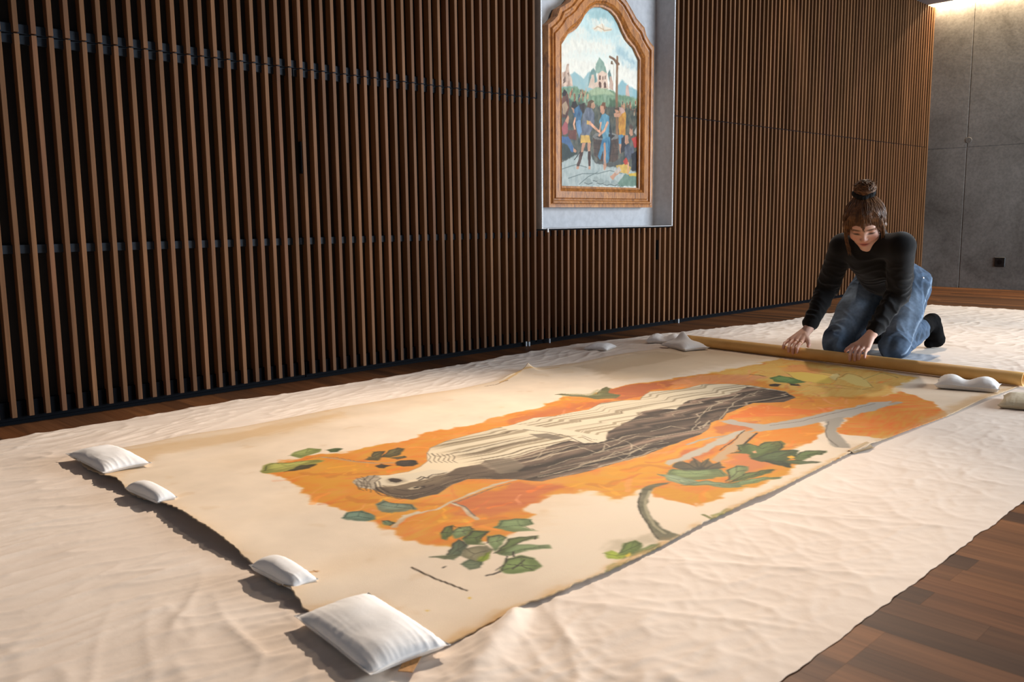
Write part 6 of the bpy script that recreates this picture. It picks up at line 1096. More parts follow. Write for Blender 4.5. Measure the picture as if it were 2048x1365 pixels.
    plainzone = sstep(.42, .30, s)[:, None]; light = light*(1-plainzone)+np.array([222, 204, 172])/255.*plainzone; darkc = darkc*(1-plainzone)+np.array([92, 78, 64])/255.*(1+.3*tone[:, None])*plainzone
    col = light*(1-d[:, None])+darkc*d[:, None]; al = sstep(-.003, .003, sd)[:, None]
    outl = (1-sstep(.0, .0045, np.abs(sd)))[:, None]*.5; col = col*(1-outl)+np.array([70, 60, 50])/255.*outl
    C[m] = C[m]*(1-al)+col*al
    lay(MURAL[NFIG:], X, Y, C, jx, jy, streak, wob)
    # ---- mesh, with a thin turned-down rim so the canvas has thickness
    Vt = np.stack([X, Y, Z], -1); F = grid_faces(nu, nv); idx = np.arange(nu*nv).reshape(nu, nv)
    ring = np.r_[idx[:, 0], idx[-1, 1:], idx[-2::-1, -1], idx[0, -2:0:-1]]; low = Vt[ring].copy(); low[:, 2] -= .0022; off = len(Vt); k = np.arange(len(ring)); k2 = np.roll(k, -1)
    F2 = np.stack([ring[k], off+k, off+k2, ring[k2]], -1)
    C = np.clip(C, 0, 1)
    o = link('painted_canvas', np_mesh('painted_canvas', np.r_[Vt, low], np.r_[F, F2], np.r_[C, C[ring]*.8]), None, M['mural'])
    # a torn tab of canvas folded over the near long edge
    u = np.linspace(0, 1, 12); U, W = np.meshgrid(u, u, indexing='ij'); fx_ = 1.50+.105*U+.012*W; fy_ = -2.270-.036*W*(.55+.45*U); fz = .0125+.012*np.sin(PI*np.clip(W*1.2, 0, 1))*(.3+.7*U)-.006*W
    cc = np.array([222, 190, 146])/255.*(1-.25*W.ravel()[:, None])*np.ones((144, 3)); link('torn_flap', np_mesh('torn_flap', np.stack([fx_, fy_, fz], -1).reshape(-1, 3), grid_faces(12, 12), cc), o, M['mural'])
    tag(o, 'huge loose canvas painted with a grey robed figure and leaves on orange', 'canvas')
build_canvas()

# ------------------------------------------------------------------ framed panel in the niche
def frame_paths():
    h = [(0.36, .892), (.36, 1.30), (.36, 1.675), (.334, 1.704), (.302, 1.742), (.268, 1.758), (.228, 1.782), (.190, 1.822), (.156, 1.868), (.118, 1.903), (.07, 1.926), (0, 1.936)]
    g = [(0.485, .768), (.485, 1.30), (.485, 1.768), (.446, 1.792), (.406, 1.826), (.385, 1.872), (.352, 1.889), (.305, 1.915), (.262, 1.955), (.205, 2.003), (.12, 2.045), (0, 2.062)]
    full = lambda a: [(-x, z) for x, z in a]+[(x, z) for x, z in a[-2::-1]]
    return full(h), full(g)
def build_frame():
    cx = 3.185; fr = empty('framed_painting', (cx, .12, .768)); inn, out = frame_paths(); n = len(inn)
    prof = [(0, .034), (.015, .020), (.10, .018), (.14, .004), (.20, .010), (.26, .0), (.56, .0), (.60, .010), (.68, .008), (.72, -.004), (.80, -.006), (.84, .006), (.92, .004), (1.0, .004), (1.0, .062)]
    V = []; K = len(prof)
    for i in range(n):
        a, b = np.array(inn[i]), np.array(out[i])
        for f, dy in prof: p = a+(b-a)*f; V.append((p[0], .058+dy-.12, p[1]-.768))
    F = [(i*K+j, ((i+1) % n)*K+j, ((i+1) % n)*K+j+1, i*K+j+1) for i in range(n) for j in range(K-1)]
    me = np_mesh('frame', V, F, smoothed=False); bm = bmesh.new(); bm.from_mesh(me); bmesh.ops.recalc_face_normals(bm, faces=bm.faces); bm.to_mesh(me); bm.free()
    link('frame_moulding', me, fr, M['frame'])
    # plain side boards behind the moulding
    bm = bmesh.new()
    vs = [bm.verts.new((x*.972, 0, z-.768-.0)) for x, z in out]; f = bm.faces.new(vs); r = bmesh.ops.extrude_face_region(bm, geom=[f])
    for v in [q for q in r['geom'] if isinstance(q, bmesh.types.BMVert)]: v.co.y -= .026
    bmesh.ops.recalc_face_normals(bm, faces=bm.faces); me = bpy.data.meshes.new('frame_back'); bm.to_mesh(me); bm.free(); o = link('frame_back', me, fr, M['frame_back']); o.location.y = .021
    # painted panel on a grid clipped to the opening
    nu, nv = 250, 420; zs = np.linspace(.885, 1.94, nv); us = np.linspace(-1, 1, nu)
    hz = np.array([p for p in inn if p[0] >= 0][::-1]); hz = hz[np.argsort(hz[:, 1])]
    half = np.interp(zs, np.r_[.88, hz[:, 1]], np.r_[.366, hz[:, 0]+.006]); half = np.maximum(half, .004)
    X = (us[:, None]*half[None]).ravel(); Zz = np.repeat(zs[None], nu, 0).ravel()
    wob = fbm(X*9, Zz*9, 80, 4)*1.6; st = fbm(X*40, Zz*22, 81, 3)*1.5; jx = fbm(X*30, Zz*30, 82, 3)*1.6; jy = fbm(X*30+5, Zz*30, 83, 3)*1.6
    f = sstep(1.93, 1.5, Zz)[:, None]; C = np.array([168, 196, 198])/255.*(1-f)+np.array([224, 222, 210])/255.*f; C = C*(1+.03*wob[:, None])
    lay(PANEL, X, Zz, C, jx, jy, st, wob)
    C = C*(1+.05*st[:, None])
    link('painted_panel', np_mesh('painted_panel', np.stack([X, np.full(len(X), .094-.12), Zz-.768], -1), grid_faces(nu, nv), C), fr, M['panel'])
    tag(fr, 'old painting of people at a well, arched oak frame, in the wall niche', 'painting')
build_frame()

# ------------------------------------------------------------------ cardboard tube
def build_tube():
    A = Vector((3.037, -.635, .0355)); B = Vector((2.965, -2.335, .0355)); d = B-A; L_ = d.length; R1, R2 = .0282, .0245
    o = empty('cardboard_tube', tuple(A)); o.rotation_euler = d.to_track_quat('Z', 'Y').to_euler()
    n = 48; prof = [(R1-.0006, 0), (R1, .0006)]+[(R1, L_*k/24) for k in range(1, 24)]+[(R1, L_-.0006), (R1-.0006, L_), (R2, L_), (R2, L_*.5), (R2, 0)]
    V = [(r*math.cos(2*PI*i/n), r*math.sin(2*PI*i/n), z) for r, z in prof for i in range(n)]; K = len(prof)
    F = [(j*n+i, j*n+(i+1) % n, ((j+1) % K)*n+(i+1) % n, ((j+1) % K)*n+i) for j in range(K) for i in range(n)]
    link('tube_wall', np_mesh('tube', V, F), o, M['tube'])
    tag(o, 'long brown cardboard tube lying across the end of the painted canvas under both hands', 'tube')
build_tube()

# ------------------------------------------------------------------ weight bags
def bag(cx, cy, sx, sy, rz, h, seed, label, z0=.012, mat='cushion', ridge_=.0, saddle=0, peak=0, pinch=.10, tilt=0):
    n = 64; u = np.linspace(-1, 1, n); Ug, Vg = np.meshgrid(u, u, indexing='ij')
    prof = (np.clip(1-np.abs(Ug)**2.6, 0, 1)*np.clip(1-np.abs(Vg)**2.6, 0, 1))**.42
    ex = 1-pinch*(1-Vg**2)*np.abs(Ug)**2; ey = 1-pinch*(1-Ug**2)*np.abs(Vg)**2
    X = Ug*sx/2*ex; Y = Vg*sy/2*ey
    wr = fbm(X*9+seed, Y*9, seed, 2); edge = np.clip(1-prof, 0, 1)**.8
    fold = ridge(pn(X*55+seed*3, Y*9, seed+1), 1.4)*edge+ridge(pn(Y*55+seed*7, X*9, seed+2), 1.4)*edge
    top = h*prof*(1+.18*wr-saddle*np.exp(-(Vg/.35)**2))+.0022*fold*np.clip(prof*3, 0, 1)*(1+.6*pn(X*8, Y*8, seed+5))+peak*np.exp(-((Ug-.1)**2+(Vg-.25)**2)/.12)
    bot = np.zeros_like(top)
    # seam stands just above the ground, underside tucks in
    seam = h*.24*(1+.3*pn(X*12, Y*12, seed+4))
    ztop = seam*(1-np.clip(prof*4, 0, 1))+top*np.clip(prof*4, 0, 1)+0*seam; ztop = np.maximum(ztop, seam*.8)
    zbot = seam*(1-sstep(0, .35, prof))
    V1 = np.stack([X, Y, ztop], -1).reshape(-1, 3); V2 = np.stack([X*.985, Y*.985, np.minimum(zbot, ztop-.0006)], -1).reshape(-1, 3); off = n*n
    F = grid_faces(n, n); F2 = grid_faces(n, n, off)[:, ::-1]; i = np.arange(n*n).reshape(n, n); ring = np.r_[i[:, 0], i[-1, 1:], i[-2::-1, -1], i[0, -2:0:-1]]; r2 = np.roll(ring, -1)
    F3 = np.stack([ring, ring+off, r2+off, r2], -1)
    o = link('weight_bag', np_mesh('weight_bag', np.r_[V1, V2], np.r_[F, F2, F3]), None, M[mat]); o.location = (cx, cy, z0); o.rotation_euler = (tilt, 0, rz)
    # stitched seam running round the edge
    ringp = V1[ring]; tri = []
    for (dx, dz) in ((1.004, .0003), (.998, .0010), (.998, -.0005)): q = ringp.copy(); q[:, :2] *= dx; q[:, 2] += dz; tri.append(q)
    m = len(ring); k = np.arange(m); k2 = np.roll(k, -1); F = np.concatenate([np.stack([j*m+k, j*m+k2, ((j+1) % 3)*m+k2, ((j+1) % 3)*m+k], -1) for j in range(3)])
    link('seam', np_mesh('seam', np.concatenate(tri), F), o, M[mat])
    return tag(o, label, 'weight bag', 'white weight bags holding the canvas down')
bag(-.082, -.778, .135, .29, .02, .032, 1, 'plump square white weight bag on the far left corner of the canvas', .0155)
bag(-.126, -1.195, .052, .18, .06, .029, 2, 'small slim weight bag on the canvas edge nearest the far left corner bag', .0165, pinch=.04)
bag(-.153, -1.900, .056, .16, .04, .031, 3, 'small slim weight bag on the canvas edge nearest the big near corner bag', .0165, pinch=.04)
bag(-.176, -2.222, .148, .262, -.09, .034, 4, 'largest white weight bag, on the near left corner of the canvas', .0155, pinch=.06)
bag(2.62, -.385, .15, .14, .3, .030, 5, 'flat white weight bag alone on the sheet near the wall, left of the tube', .008)
bag(3.07, -.485, .17, .20, .5, .050, 6, 'white weight bag behind the peaked one at the wall end of the tube', .008, saddle=.5)
bag(2.925, -.715, .16, .23, -.35, .040, 7, 'peaked white weight bag leaning against the wall end of the tube', .012, peak=.045)
bag(2.755, -2.19, .13, .235, .25, .058, 8, 'white weight bag with a sagging middle in front of the near end of the tube', .012, saddle=.45)
bag(2.585, -2.45, .22, .17, .2, .040, 9, 'cream weight bag on the sheet beyond the canvas edge, at the right', .006, mat='cushion_cream')

# interleaving tissue showing behind the tube and under the knees
def tissue():
    nu, nv = 60, 60; u = np.linspace(0, 1, nu); U, V = np.meshgrid(u, u, indexing='ij')
    q = [(3.03, -1.22), (3.50, -1.30), (3.56, -1.80), (3.02, -1.86)]
    X = (1-V)*((1-U)*q[0][0]+U*q[1][0])+V*((1-U)*q[3][0]+U*q[2][0]); Y = (1-V)*((1-U)*q[0][1]+U*q[1][1])+V*((1-U)*q[3][1]+U*q[2][1])
    Z = .0068+.0022*ridge(pn(X*9, Y*16, 90), 1.5)+.0015*fbm(X*6, Y*6, 91, 2)
    o = link('tissue_sheet', np_mesh('tissue_sheet', np.stack([X, Y, Z], -1).reshape(-1, 3), grid_faces(nu, nv)), None, M['tissue']); tag(o, 'thin pale grey tissue sheet lying behind the tube under the kneeling woman', 'paper')
tissue()
tb = link('paper_tab', box_me('paper_tab', -.028, .028, -.012, .012, 0, .0012, .0003), None, M['tape']); tb.location = (-.185, -2.345, .0135); tb.rotation_euler = (0, 0, .62); tag(tb, 'small brown paper tab sticking out below the near corner weight bag', 'paper tab')

# ------------------------------------------------------------------ the kneeling woman: distance fields turned into surfaces
def V3(*a): return np.array(a, float)
class Field:
    def __init__(s, lo, hi, h):
        s.lo = np.array(lo, float); s.h = h; s.n = np.ceil((np.array(hi)-s.lo)/h).astype(int)+1; s.f = np.full(s.n, .06, np.float32)
    def region(s, lo, hi):
        a = np.clip(np.floor((np.array(lo)-s.lo)/s.h).astype(int), 0, s.n); b = np.clip(np.ceil((np.array(hi)-s.lo)/s.h).astype(int)+1, 0, s.n)
        ax = [s.lo[i]+s.h*np.arange(a[i], b[i]) for i in range(3)]
        return (slice(a[0], b[0]), slice(a[1], b[1]), slice(a[2], b[2])), np.meshgrid(*ax, indexing='ij', sparse=True)
    def put(s, sl, d, k, op):
        a = s.f[sl]
        if op == '-': a = -a
        if k > 0:
            t = np.clip(.5+.5*(d-a)/k, 0, 1); r = d*(1-t)+a*t-k*t*(1-t)
        else: r = np.minimum(a, d)
        s.f[sl] = -r if op == '-' else r
    def cap(s, p0, r0, p1, r1, k=.015, op='+', cut=None):
        p0 = np.array(p0, float); p1 = np.array(p1, float); m = max(r0, r1)+k+2*s.h
        sl, (x, y, z) = s.region(np.minimum(p0, p1)-m, np.maximum(p0, p1)+m)
        if 0 in s.f[sl].shape: return
        d = p1-p0; L = d@d+1e-12; t = np.clip(((x-p0[0])*d[0]+(y-p0[1])*d[1]+(z-p0[2])*d[2])/L, 0, 1)
        q = np.sqrt((x-p0[0]-t*d[0])**2+(y-p0[1]-t*d[1])**2+(z-p0[2]-t*d[2])**2)-(r0+(r1-r0)*t)
        if cut is not None: c, n = cut; q = np.maximum(q, (x-c[0])*n[0]+(y-c[1])*n[1]+(z-c[2])*n[2])
        s.put(sl, q.astype(np.float32), k, op)
    def ell(s, c, r, R=None, k=.015, op='+', cut=None):
        c = np.array(c, float); R = np.eye(3) if R is None else R; m = max(r)+k+2*s.h
        sl, (x, y, z) = s.region(c-m, c+m)
        if 0 in s.f[sl].shape: return
        x = x-c[0]; y = y-c[1]; z = z-c[2]; l = [x*R[i][0]+y*R[i][1]+z*R[i][2] for i in range(3)]
        k0 = np.sqrt(sum((l[i]/r[i])**2 for i in range(3))); k1 = np.sqrt(sum((l[i]/r[i]**2)**2 for i in range(3)))+1e-9; q = k0*(k0-1)/k1
        if cut is not None: cc, n = cut; q = np.maximum(q, (x+c[0]-cc[0])*n[0]+(y+c[1]-cc[1])*n[1]+(z+c[2]-cc[2])*n[2])
        s.put(sl, q.astype(np.float32), k, op)
    def chain(s, pts, rs, k=.015, op='+'):
        for i in range(len(pts)-1): s.cap(pts[i], rs[i], pts[i+1], rs[i+1], k, op)
    def mesh(s):
        f = s.f; g = f < 0; c = np.zeros(np.array(f.shape)-1, np.int8); O = [(i, j, k) for i in (0, 1) for j in (0, 1) for k in (0, 1)]
        sh = lambda a, o: a[o[0]:a.shape[0]-1+o[0], o[1]:a.shape[1]-1+o[1], o[2]:a.shape[2]-1+o[2]]
        for o in O: c += sh(g, o)
        act = np.argwhere((c > 0) & (c < 8)); ids = np.full(c.shape, -1, np.int32); ids[tuple(act.T)] = np.arange(len(act))
        vals = {o: f[act[:, 0]+o[0], act[:, 1]+o[1], act[:, 2]+o[2]] for o in O}; P = np.zeros((len(act), 3)); N = np.zeros(len(act))
        for a in O:
            for ax in range(3):
                if a[ax]: continue
                b = list(a); b[ax] = 1; b = tuple(b); va, vb = vals[a], vals[b]; m = (va < 0) != (vb < 0); t = np.where(m, va/np.where(m, va-vb, 1), 0)
                p = np.array(a, float)[None]+t[:, None]*np.eye(3)[ax][None]; P[m] += p[m]; N[m] += 1
        V = (act+P/N[:, None])*s.h+s.lo; F = []
        for ax in range(3):
            lo = [slice(1, -1)]*3; lo[ax] = slice(0, -1); hi = list(lo); hi[ax] = slice(1, None); lo = tuple(lo); hi = tuple(hi)
            e = np.argwhere(g[lo] != g[hi]); 
            if not len(e): continue
            off = np.ones(3, int); off[ax] = 0; e = e+off; b, c_ = [(1, 2), (2, 0), (0, 1)][ax]; q = []
            for (db, dc) in ((-1, -1), (0, -1), (0, 0), (-1, 0)): w_ = e.copy(); w_[:, b] += db; w_[:, c_] += dc; q.append(ids[tuple(w_.T)])
            q = np.stack(q, -1); flip = ~g[tuple(e.T)]; q[flip] = q[flip][:, ::-1]; F.append(q)
        return V, np.concatenate(F)
def normals(V, F):
    n = np.cross(V[F[:, 2]]-V[F[:, 0]], V[F[:, 3]]-V[F[:, 1]]); N = np.zeros_like(V)
    for i in range(4): 
        for a in range(3): N[:, a] += np.bincount(F[:, i], n[:, a], len(V))
    return N/(np.linalg.norm(N, axis=1, keepdims=True)+1e-12)
def relax(V, F, it=2, lam=.5):
    E = np.concatenate([F[:, [0, 1]], F[:, [1, 2]], F[:, [2, 3]], F[:, [3, 0]]]); deg = np.bincount(E[:, 0], minlength=len(V))+np.bincount(E[:, 1], minlength=len(V))
    for _ in range(it):
        S = np.stack([np.bincount(E[:, 0], V[E[:, 1], a], len(V))+np.bincount(E[:, 1], V[E[:, 0], a], len(V)) for a in range(3)], -1); V = V+lam*(S/np.maximum(deg, 1)[:, None]-V)
    return V
def along(V, pts):
    """parameter (metres) along a polyline and distance from it"""
    best = np.full(len(V), 1e9); tt = np.zeros(len(V)); acc = 0
    for a, b in zip(pts[:-1], pts[1:]):
        a = np.array(a); b = np.array(b); d = b-a; L = np.linalg.norm(d); t = np.clip((V-a)@d/(L*L), 0, 1); q = np.linalg.norm(V-a-t[:, None]*d, axis=1); m = q < best; best = np.where(m, q, best); tt = np.where(m, acc+t*L, tt); acc += L
    return tt, best

ROOT = V3(3.36, -1.53, .0)
rSho, lSho = V3(3.180, -1.447, .556), V3(3.105, -1.762, .563); rElb, lElb = V3(3.290, -1.325, .342), V3(3.236, -1.703, .333)
rWr, lWr = V3(3.146, -1.303, .141), V3(3.091, -1.650, .152)
rHip, lHip = V3(3.530, -1.455, .350), V3(3.568, -1.628, .353); rKn, lKn = V3(3.264, -1.398, .074), V3(3.308, -1.672, .074)
rAnk, lAnk = V3(3.650, -1.395, .085), V3(3.700, -1.655, .125)
hipM = (rHip+lHip)/2; shoM = (rSho+lSho)/2
yw, pt = math.radians(22), math.radians(32)
FWD = V3(-math.cos(yw)*math.cos(pt), -math.sin(yw)*math.cos(pt), -math.sin(pt)); RT = V3(-math.sin(yw), math.cos(yw), 0); UPV = np.cross(RT, FWD)
tl = math.radians(-3); RT, UPV = RT*math.cos(tl)+UPV*math.sin(tl), UPV*math.cos(tl)-RT*math.sin(tl)
HC = V3(3.072, -1.600, .664); HR = np.array([RT, FWD, UPV])
def H(x, y, z): return HC+RT*x+FWD*y+UPV*z
spine = (shoM-hipM)/np.linalg.norm(shoM-hipM); lat = (rSho-lSho)/np.linalg.norm(rSho-lSho); lat = lat-spine*(lat@spine); lat /= np.linalg.norm(lat); dor = np.cross(lat, spine); dor = dor if dor[2] > 0 else -dor
TR = np.array([spine, lat, dor])
def fingers(side):
    """list of (points, radii) for the four fingers and thumb, closing over the tube"""
    ax = lambda y: 3.037+(y+.635)/1.7*.072
    def over(y, ang, r): a = math.radians(ang); return V3(ax(y)+r*math.cos(a), y, .0355+r*math.sin(a))
    out = []
    if side == 'r':
        K = [(3.052, -1.250, .086), (3.053, -1.273, .091), (3.054, -1.298, .092), (3.056, -1.322, .089)]; Y = [(-1.250, -1.256, -1.258), (-1.280, -1.288, -1.292), (-1.306, -1.312, -1.315), (-1.329, -1.334, -1.336)]; A = [(88, 122, 145), (92, 140, 168), (94, 146, 178), (92, 140, 168)]; W = rWr
        th = ([W*.35+V3(3.066, -1.322, .100)*.65, V3(3.066, -1.345, .088), V3(3.052, -1.357, .074), V3(3.036, -1.362, .070)], [.013, .011, .0095, .008])
    else:
        K = [(3.040, -1.655, .086), (3.040, -1.638, .091), (3.040, -1.614, .093), (3.042, -1.590, .089)]; Y = [(-1.665, -1.672, -1.676), (-1.643, -1.648, -1.650), (-1.622, -1.629, -1.632), (-1.598, -1.605, -1.608)]; A = [(88, 122, 148), (92, 138, 164), (94, 146, 176), (92, 144, 178)]; W = lWr
        th = ([W*.35+V3(3.055, -1.605, .100)*.65, V3(3.046, -1.578, .092), V3(3.022, -1.566, .077), V3(3.004, -1.566, .071)], [.013, .011, .0095, .008])
    for i in range(4):
        r0 = (.0083, .0090, .0092, .0090)[i]; out.append(([V3(*K[i]), over(Y[i][0], A[i][0], .0425), over(Y[i][1], A[i][1], .0385), over(Y[i][2], A[i][2], .0362)], [r0*1.08, r0*.95, r0*.86, r0*.74]))
    return out, th, [V3(*k) for k in K], W
def build_body():
    f = Field((2.93, -1.92, .0), (3.92, -1.20, .82), .0028)
    # head
    f.ell(H(0, -.012, .030), (.072, .092, .084), HR); f.ell(H(0, .024, -.018), (.055, .062, .064), HR, .03); f.ell(H(0, .018, -.058), (.045, .055, .040), HR, .03); f.ell(H(0, .058, -.095), (.016, .015, .013), HR, .03)
    f.ell(H(0, .070, .026), (.048, .018, .018), HR, .02)
    for q in (-1, 1):
        f.ell(H(q*.040, .052, -.026), (.021, .022, .020), HR, .02); f.ell(H(q*.032, .089, .003), (.017, .014, .010), HR, .008, '-'); f.ell(H(q*.0315, .0655, .0015), (.0155, .0115, .0095), HR, .003); f.ell(H(q*.074, -.008, -.005), (.010, .020, .031), HR, .006); f.ell(H(q*.0105, .088, -.031), (.0072, .008, .0062), HR, .004)
    f.cap(H(0, .078, .012), .0078, H(0, .0965, -.023), .0088, .010); f.ell(H(0, .0975, -.027), (.0100, .0085, .0082), HR, .005)
    f.ell(H(0, .0735, -.0560), (.0185, .0092, .0056), HR, .004); f.ell(H(0, .0715, -.0662), (.0160, .0100, .0064), HR, .004); f.ell(H(0, .0840, -.0612), (.0175, .006, .0013), HR, .002, '-')
    f.cap(H(0, -.045, -.045), .050, shoM+dor*.035+spine*-.01, .056, .03)
    # trunk
    f.ell(shoM-spine*.125+dor*-.006, (.145, .140, .090), TR, .03); f.ell(hipM+spine*.15-dor*.0, (.14, .118, .090), TR, .04); f.cap(rHip+dor*.0, .088, lHip, .088, .03); f.ell(hipM-spine*.03+dor*.03, (.10, .15, .095), TR, .04); f.cap(rSho, .050, lSho, .050, .03)
    for S, E, W in ((rSho, rElb, rWr), (lSho, lElb, lWr)): f.chain([S, E, W], [.046, .037, .0255], .01)
    for Hh, Kn, A in ((rHip, rKn, rAnk), (lHip, lKn, lAnk)): f.chain([Hh, Kn, A], [.082, .055, .036], .02)
    # hands
    for side in 'rl':
        fs, th, K, W = fingers(side)
        for k in K: f.cap(W, .0205, k, .0118, .006)
        f.cap(W, .0205, (K[0]+K[3])/2+V3(.02, 0, .0), .0170, .006)
        for p, r in fs: f.chain(p, r, .0022)
        f.cap(W, .02, th[0][0], .0145, .008); f.chain(th[0], th[1], .003)
    for q, (A, toe, heel) in enumerate(((rAnk, V3(3.800, -1.392, .040), V3(3.775, -1.390, .115)), (lAnk, V3(3.836, -1.672, .050), V3(3.796, -1.662, .150)))):
        f.cap(A, .032, heel, .030, .02); f.cap(heel, .030, toe, .032, .02); f.cap(toe, .030, toe+V3(-.03, .02, -.024), .020, .01)
    V, F = f.mesh(); V = relax(V, F, 1, .4)
    L = (V-HC)@HR.T; hd = np.linalg.norm(V-HC, axis=1) < .16
    C = np.array([236, 188, 164])/255.*np.ones((len(V), 3)); C *= 1+.03*pn3(V[:, 0]*30, V[:, 1]*30, V[:, 2]*30, 1)[:, None]
    def tint(m, col, a): 
        a = (a*m)[:, None]; C[:] = C*(1-a)+np.array(col)/255.*a
    g = lambda c, r: np.exp(-(((L-np.array(c))/np.array(r))**2).sum(1))*hd
    for q in (-1, 1):
        tint(g((q*.042, .07, -.030), (.020, .03, .018)), (222, 138, 122), .5); tint(np.clip(g((q*.0315, .075, -.0040), (.0145, .02, .0034))*1.4, 0, 1), (52, 36, 30), .9); tint(g((q*.031, .086, .007), (.018, .02, .007)), (176, 116, 96), .55)
        tint(np.clip(g((q*.033, .080, .020), (.017, .03, .0046))*1.6, 0, 1), (78, 52, 36), .85); tint(g((q*.009, .100, -.037), (.0055, .012, .0042)), (110, 58, 48), .85); tint(g((q*.016, .085, -.036), (.006, .02, .012)), (190, 128, 106), .4)
    tint(np.clip(g((0, .085, -.0608), (.0175, .03, .0095))*1.6, 0, 1), (196, 104, 98), .8); tint(np.clip(g((0, .085, -.0608), (.0170, .03, .0024))*1.5, 0, 1), (92, 42, 40), .9); tint(g((0, .104, -.028), (.011, .012, .010)), (226, 148, 130), .5)
    for side in 'rl':
        fs, th, K, W = fingers(side)
        for p, r in fs+[th]:
            tint(np.exp(-(np.linalg.norm(V-p[1], axis=1)/.009)**2), (210, 140, 116), .45); tint(np.exp(-(np.linalg.norm(V-p[-1], axis=1)/.011)**2), (218, 146, 126), .5)
        for k in K: tint(np.exp(-(np.linalg.norm(V-k, axis=1)/.011)**2), (214, 146, 120), .4)
    return V, F, C
def folds(V, N, pts, period, amp, s, lim=None):
    t, d = along(V, pts); tw = pn3(V[:, 0]*9, V[:, 1]*9, V[:, 2]*9, s); ph = pn(t/period+1.1*tw, pn3(V[:, 0]*6, V[:, 1]*6, V[:, 2]*6, s+3)*1.5, s+4)
    return (ridge(ph, 1.3)-.35)*amp
def person():
    root = empty('person', tuple(ROOT)); tag(root, 'woman kneeling in a black jumper and blue jeans, rolling the cardboard tube with both hands', 'person')
    V, F, C = build_body(); link('body', np_mesh('body', V-ROOT, F, C), root, M['skin'])
    # ---- jumper
    f = Field((2.98, -1.95, .12), (3.62, -1.2, .75), .0048); g = .010
    hem = hipM+spine*.085; f.ell(shoM-spine*.125-dor*.006, (.155, .152, .100), TR, .03); f.ell(hipM+spine*.155-dor*.006, (.17, .135, .104), TR, .05, cut=(hem, -spine)); f.cap(rSho-lat*.01, .060, lSho+lat*.01, .060, .03)
    f.cap(shoM-spine*.02+dor*.015, .066, shoM+dor*.05, .056, .03)
    for S, E, W in ((rSho, rElb, rWr), (lSho, lElb, lWr)):
        d = (W-E)/np.linalg.norm(W-E); c = E+(W-E)*.90; f.cap(S, .061, E, .053, .02); f.cap(E, .052, W, .034, .012, cut=(c, d)); f.cap(E+(W-E)*.74, .0385, E+(W-E)*.87, .0375, .004)
    V, F = f.mesh(); V = relax(V, F, 2, .5); N = normals(V, F); dsp = np.zeros(len(V))
    for S, E, W, s in ((rSho, rElb, rWr, 1), (lSho, lElb, lWr, 31)):
        t, d = along(V, [S, E, W]); m = sstep(.085, .06, d)*sstep(.03, .09, t); ph = pn(t/.040+.9*pn3(V[:, 0]*8, V[:, 1]*8, V[:, 2]*8, s), V[:, 1]*16+s, s+2); env = .35+1.0*np.exp(-((t-.27)/.10)**2)+.6*np.exp(-((t-.46)/.07)**2); dsp += m*env*(ridge(ph, 1.2)-.4)*.0075
    tr = sstep(.05, .1, along(V, [rSho, rElb])[1])*sstep(.05, .1, along(V, [lSho, lElb])[1]); u = (V-shoM)@spine; w_ = (V-shoM)@lat
    dsp += tr*(ridge(pn(u*16+pn(w_*9, u*5, 50), w_*8+u*10, 51), 1.3)-.4)*.005
    V = V+N*dsp[:, None]; link('jumper', np_mesh('jumper', V-ROOT, F), root, M['knit'])
    # ---- jeans
    f = Field((3.15, -1.8, .0), (3.80, -1.25, .56), .0045); wst = hipM+spine*.125
    f.ell(hipM+spine*.02+dor*.012, (.145, .158, .108), TR, .03, cut=(wst, spine)); f.ell(hipM-spine*.05+dor*.01+lat*.065, (.095, .085, .098), TR, .03); f.ell(hipM-spine*.05+dor*.01-lat*.065, (.095, .085, .098), TR, .03)
    for Hh, Kn, A in ((rHip, rKn, rAnk), (lHip, lKn, lAnk)):
        md = Hh*.5+Kn*.5; f.chain([Hh, md, Kn], [.098, .090, .067], .02); d = (A-Kn)/np.linalg.norm(A-Kn); f.cap(Kn, .066, Kn+(A-Kn)*.45+V3(0, 0, .012), .066, .02); f.cap(Kn+(A-Kn)*.45+V3(0, 0, .012), .066, A, .052, .02, cut=(Kn+(A-Kn)*.86, d))
    f.f = np.maximum(f.f, (.0062-(f.lo[2]+f.h*np.arange(f.n[2])))[None, None, :].astype(np.float32))
    V, F = f.mesh(); V = relax(V, F, 2, .5); N = normals(V, F); dsp = np.zeros(len(V)); C = np.array([82, 99, 120])/255.*np.ones((len(V), 3))
    for Hh, Kn, A, s in ((rHip, rKn, rAnk, 1), (lHip, lKn, lAnk, 41)):
        t, d = along(V, [Hh, Kn]); L_ = np.linalg.norm(Kn-Hh); m = sstep(.13, .09, d); tw = pn3(V[:, 0]*10, V[:, 1]*10, V[:, 2]*10, s)
        ph = pn(t/.045+.9*tw, V[:, 1]*14, s+2); env = 1.0*np.exp(-(t/.07)**2)+.8*np.exp(-((t-L_)/.06)**2)+.22; dsp += m*env*(ridge(ph, 1.2)-.4)*.008
        # faded thigh and knee
        ax_ = (Kn-Hh)/L_; rel = V-Hh-((V-Hh)@ax_)[:, None]*ax_; front = np.clip(rel@V3(-.6, 0, .6)/.07, 0, 1); fade = m*front*sstep(.05, .14, t)*sstep(L_+.02, L_-.06, t)
        C = C*(1-.55*fade[:, None])+np.array([166, 181, 197])/255.*.55*fade[:, None]
        # outer side seam with puckers
        side = V3(0, 1, 0) if s == 1 else V3(0, -1, 0); perp = np.cross(ax_, side); perp /= np.linalg.norm(perp); sd = np.abs(rel@perp); out = (rel@side > .04); se = np.exp(-(sd/.006)**2)*out*m; dsp += se*.0025*(.5+pn(t*120, t*0, s+5)); C = C*(1-.6*se[:, None])+np.array([176, 192, 208])/255.*.6*se[:, None]
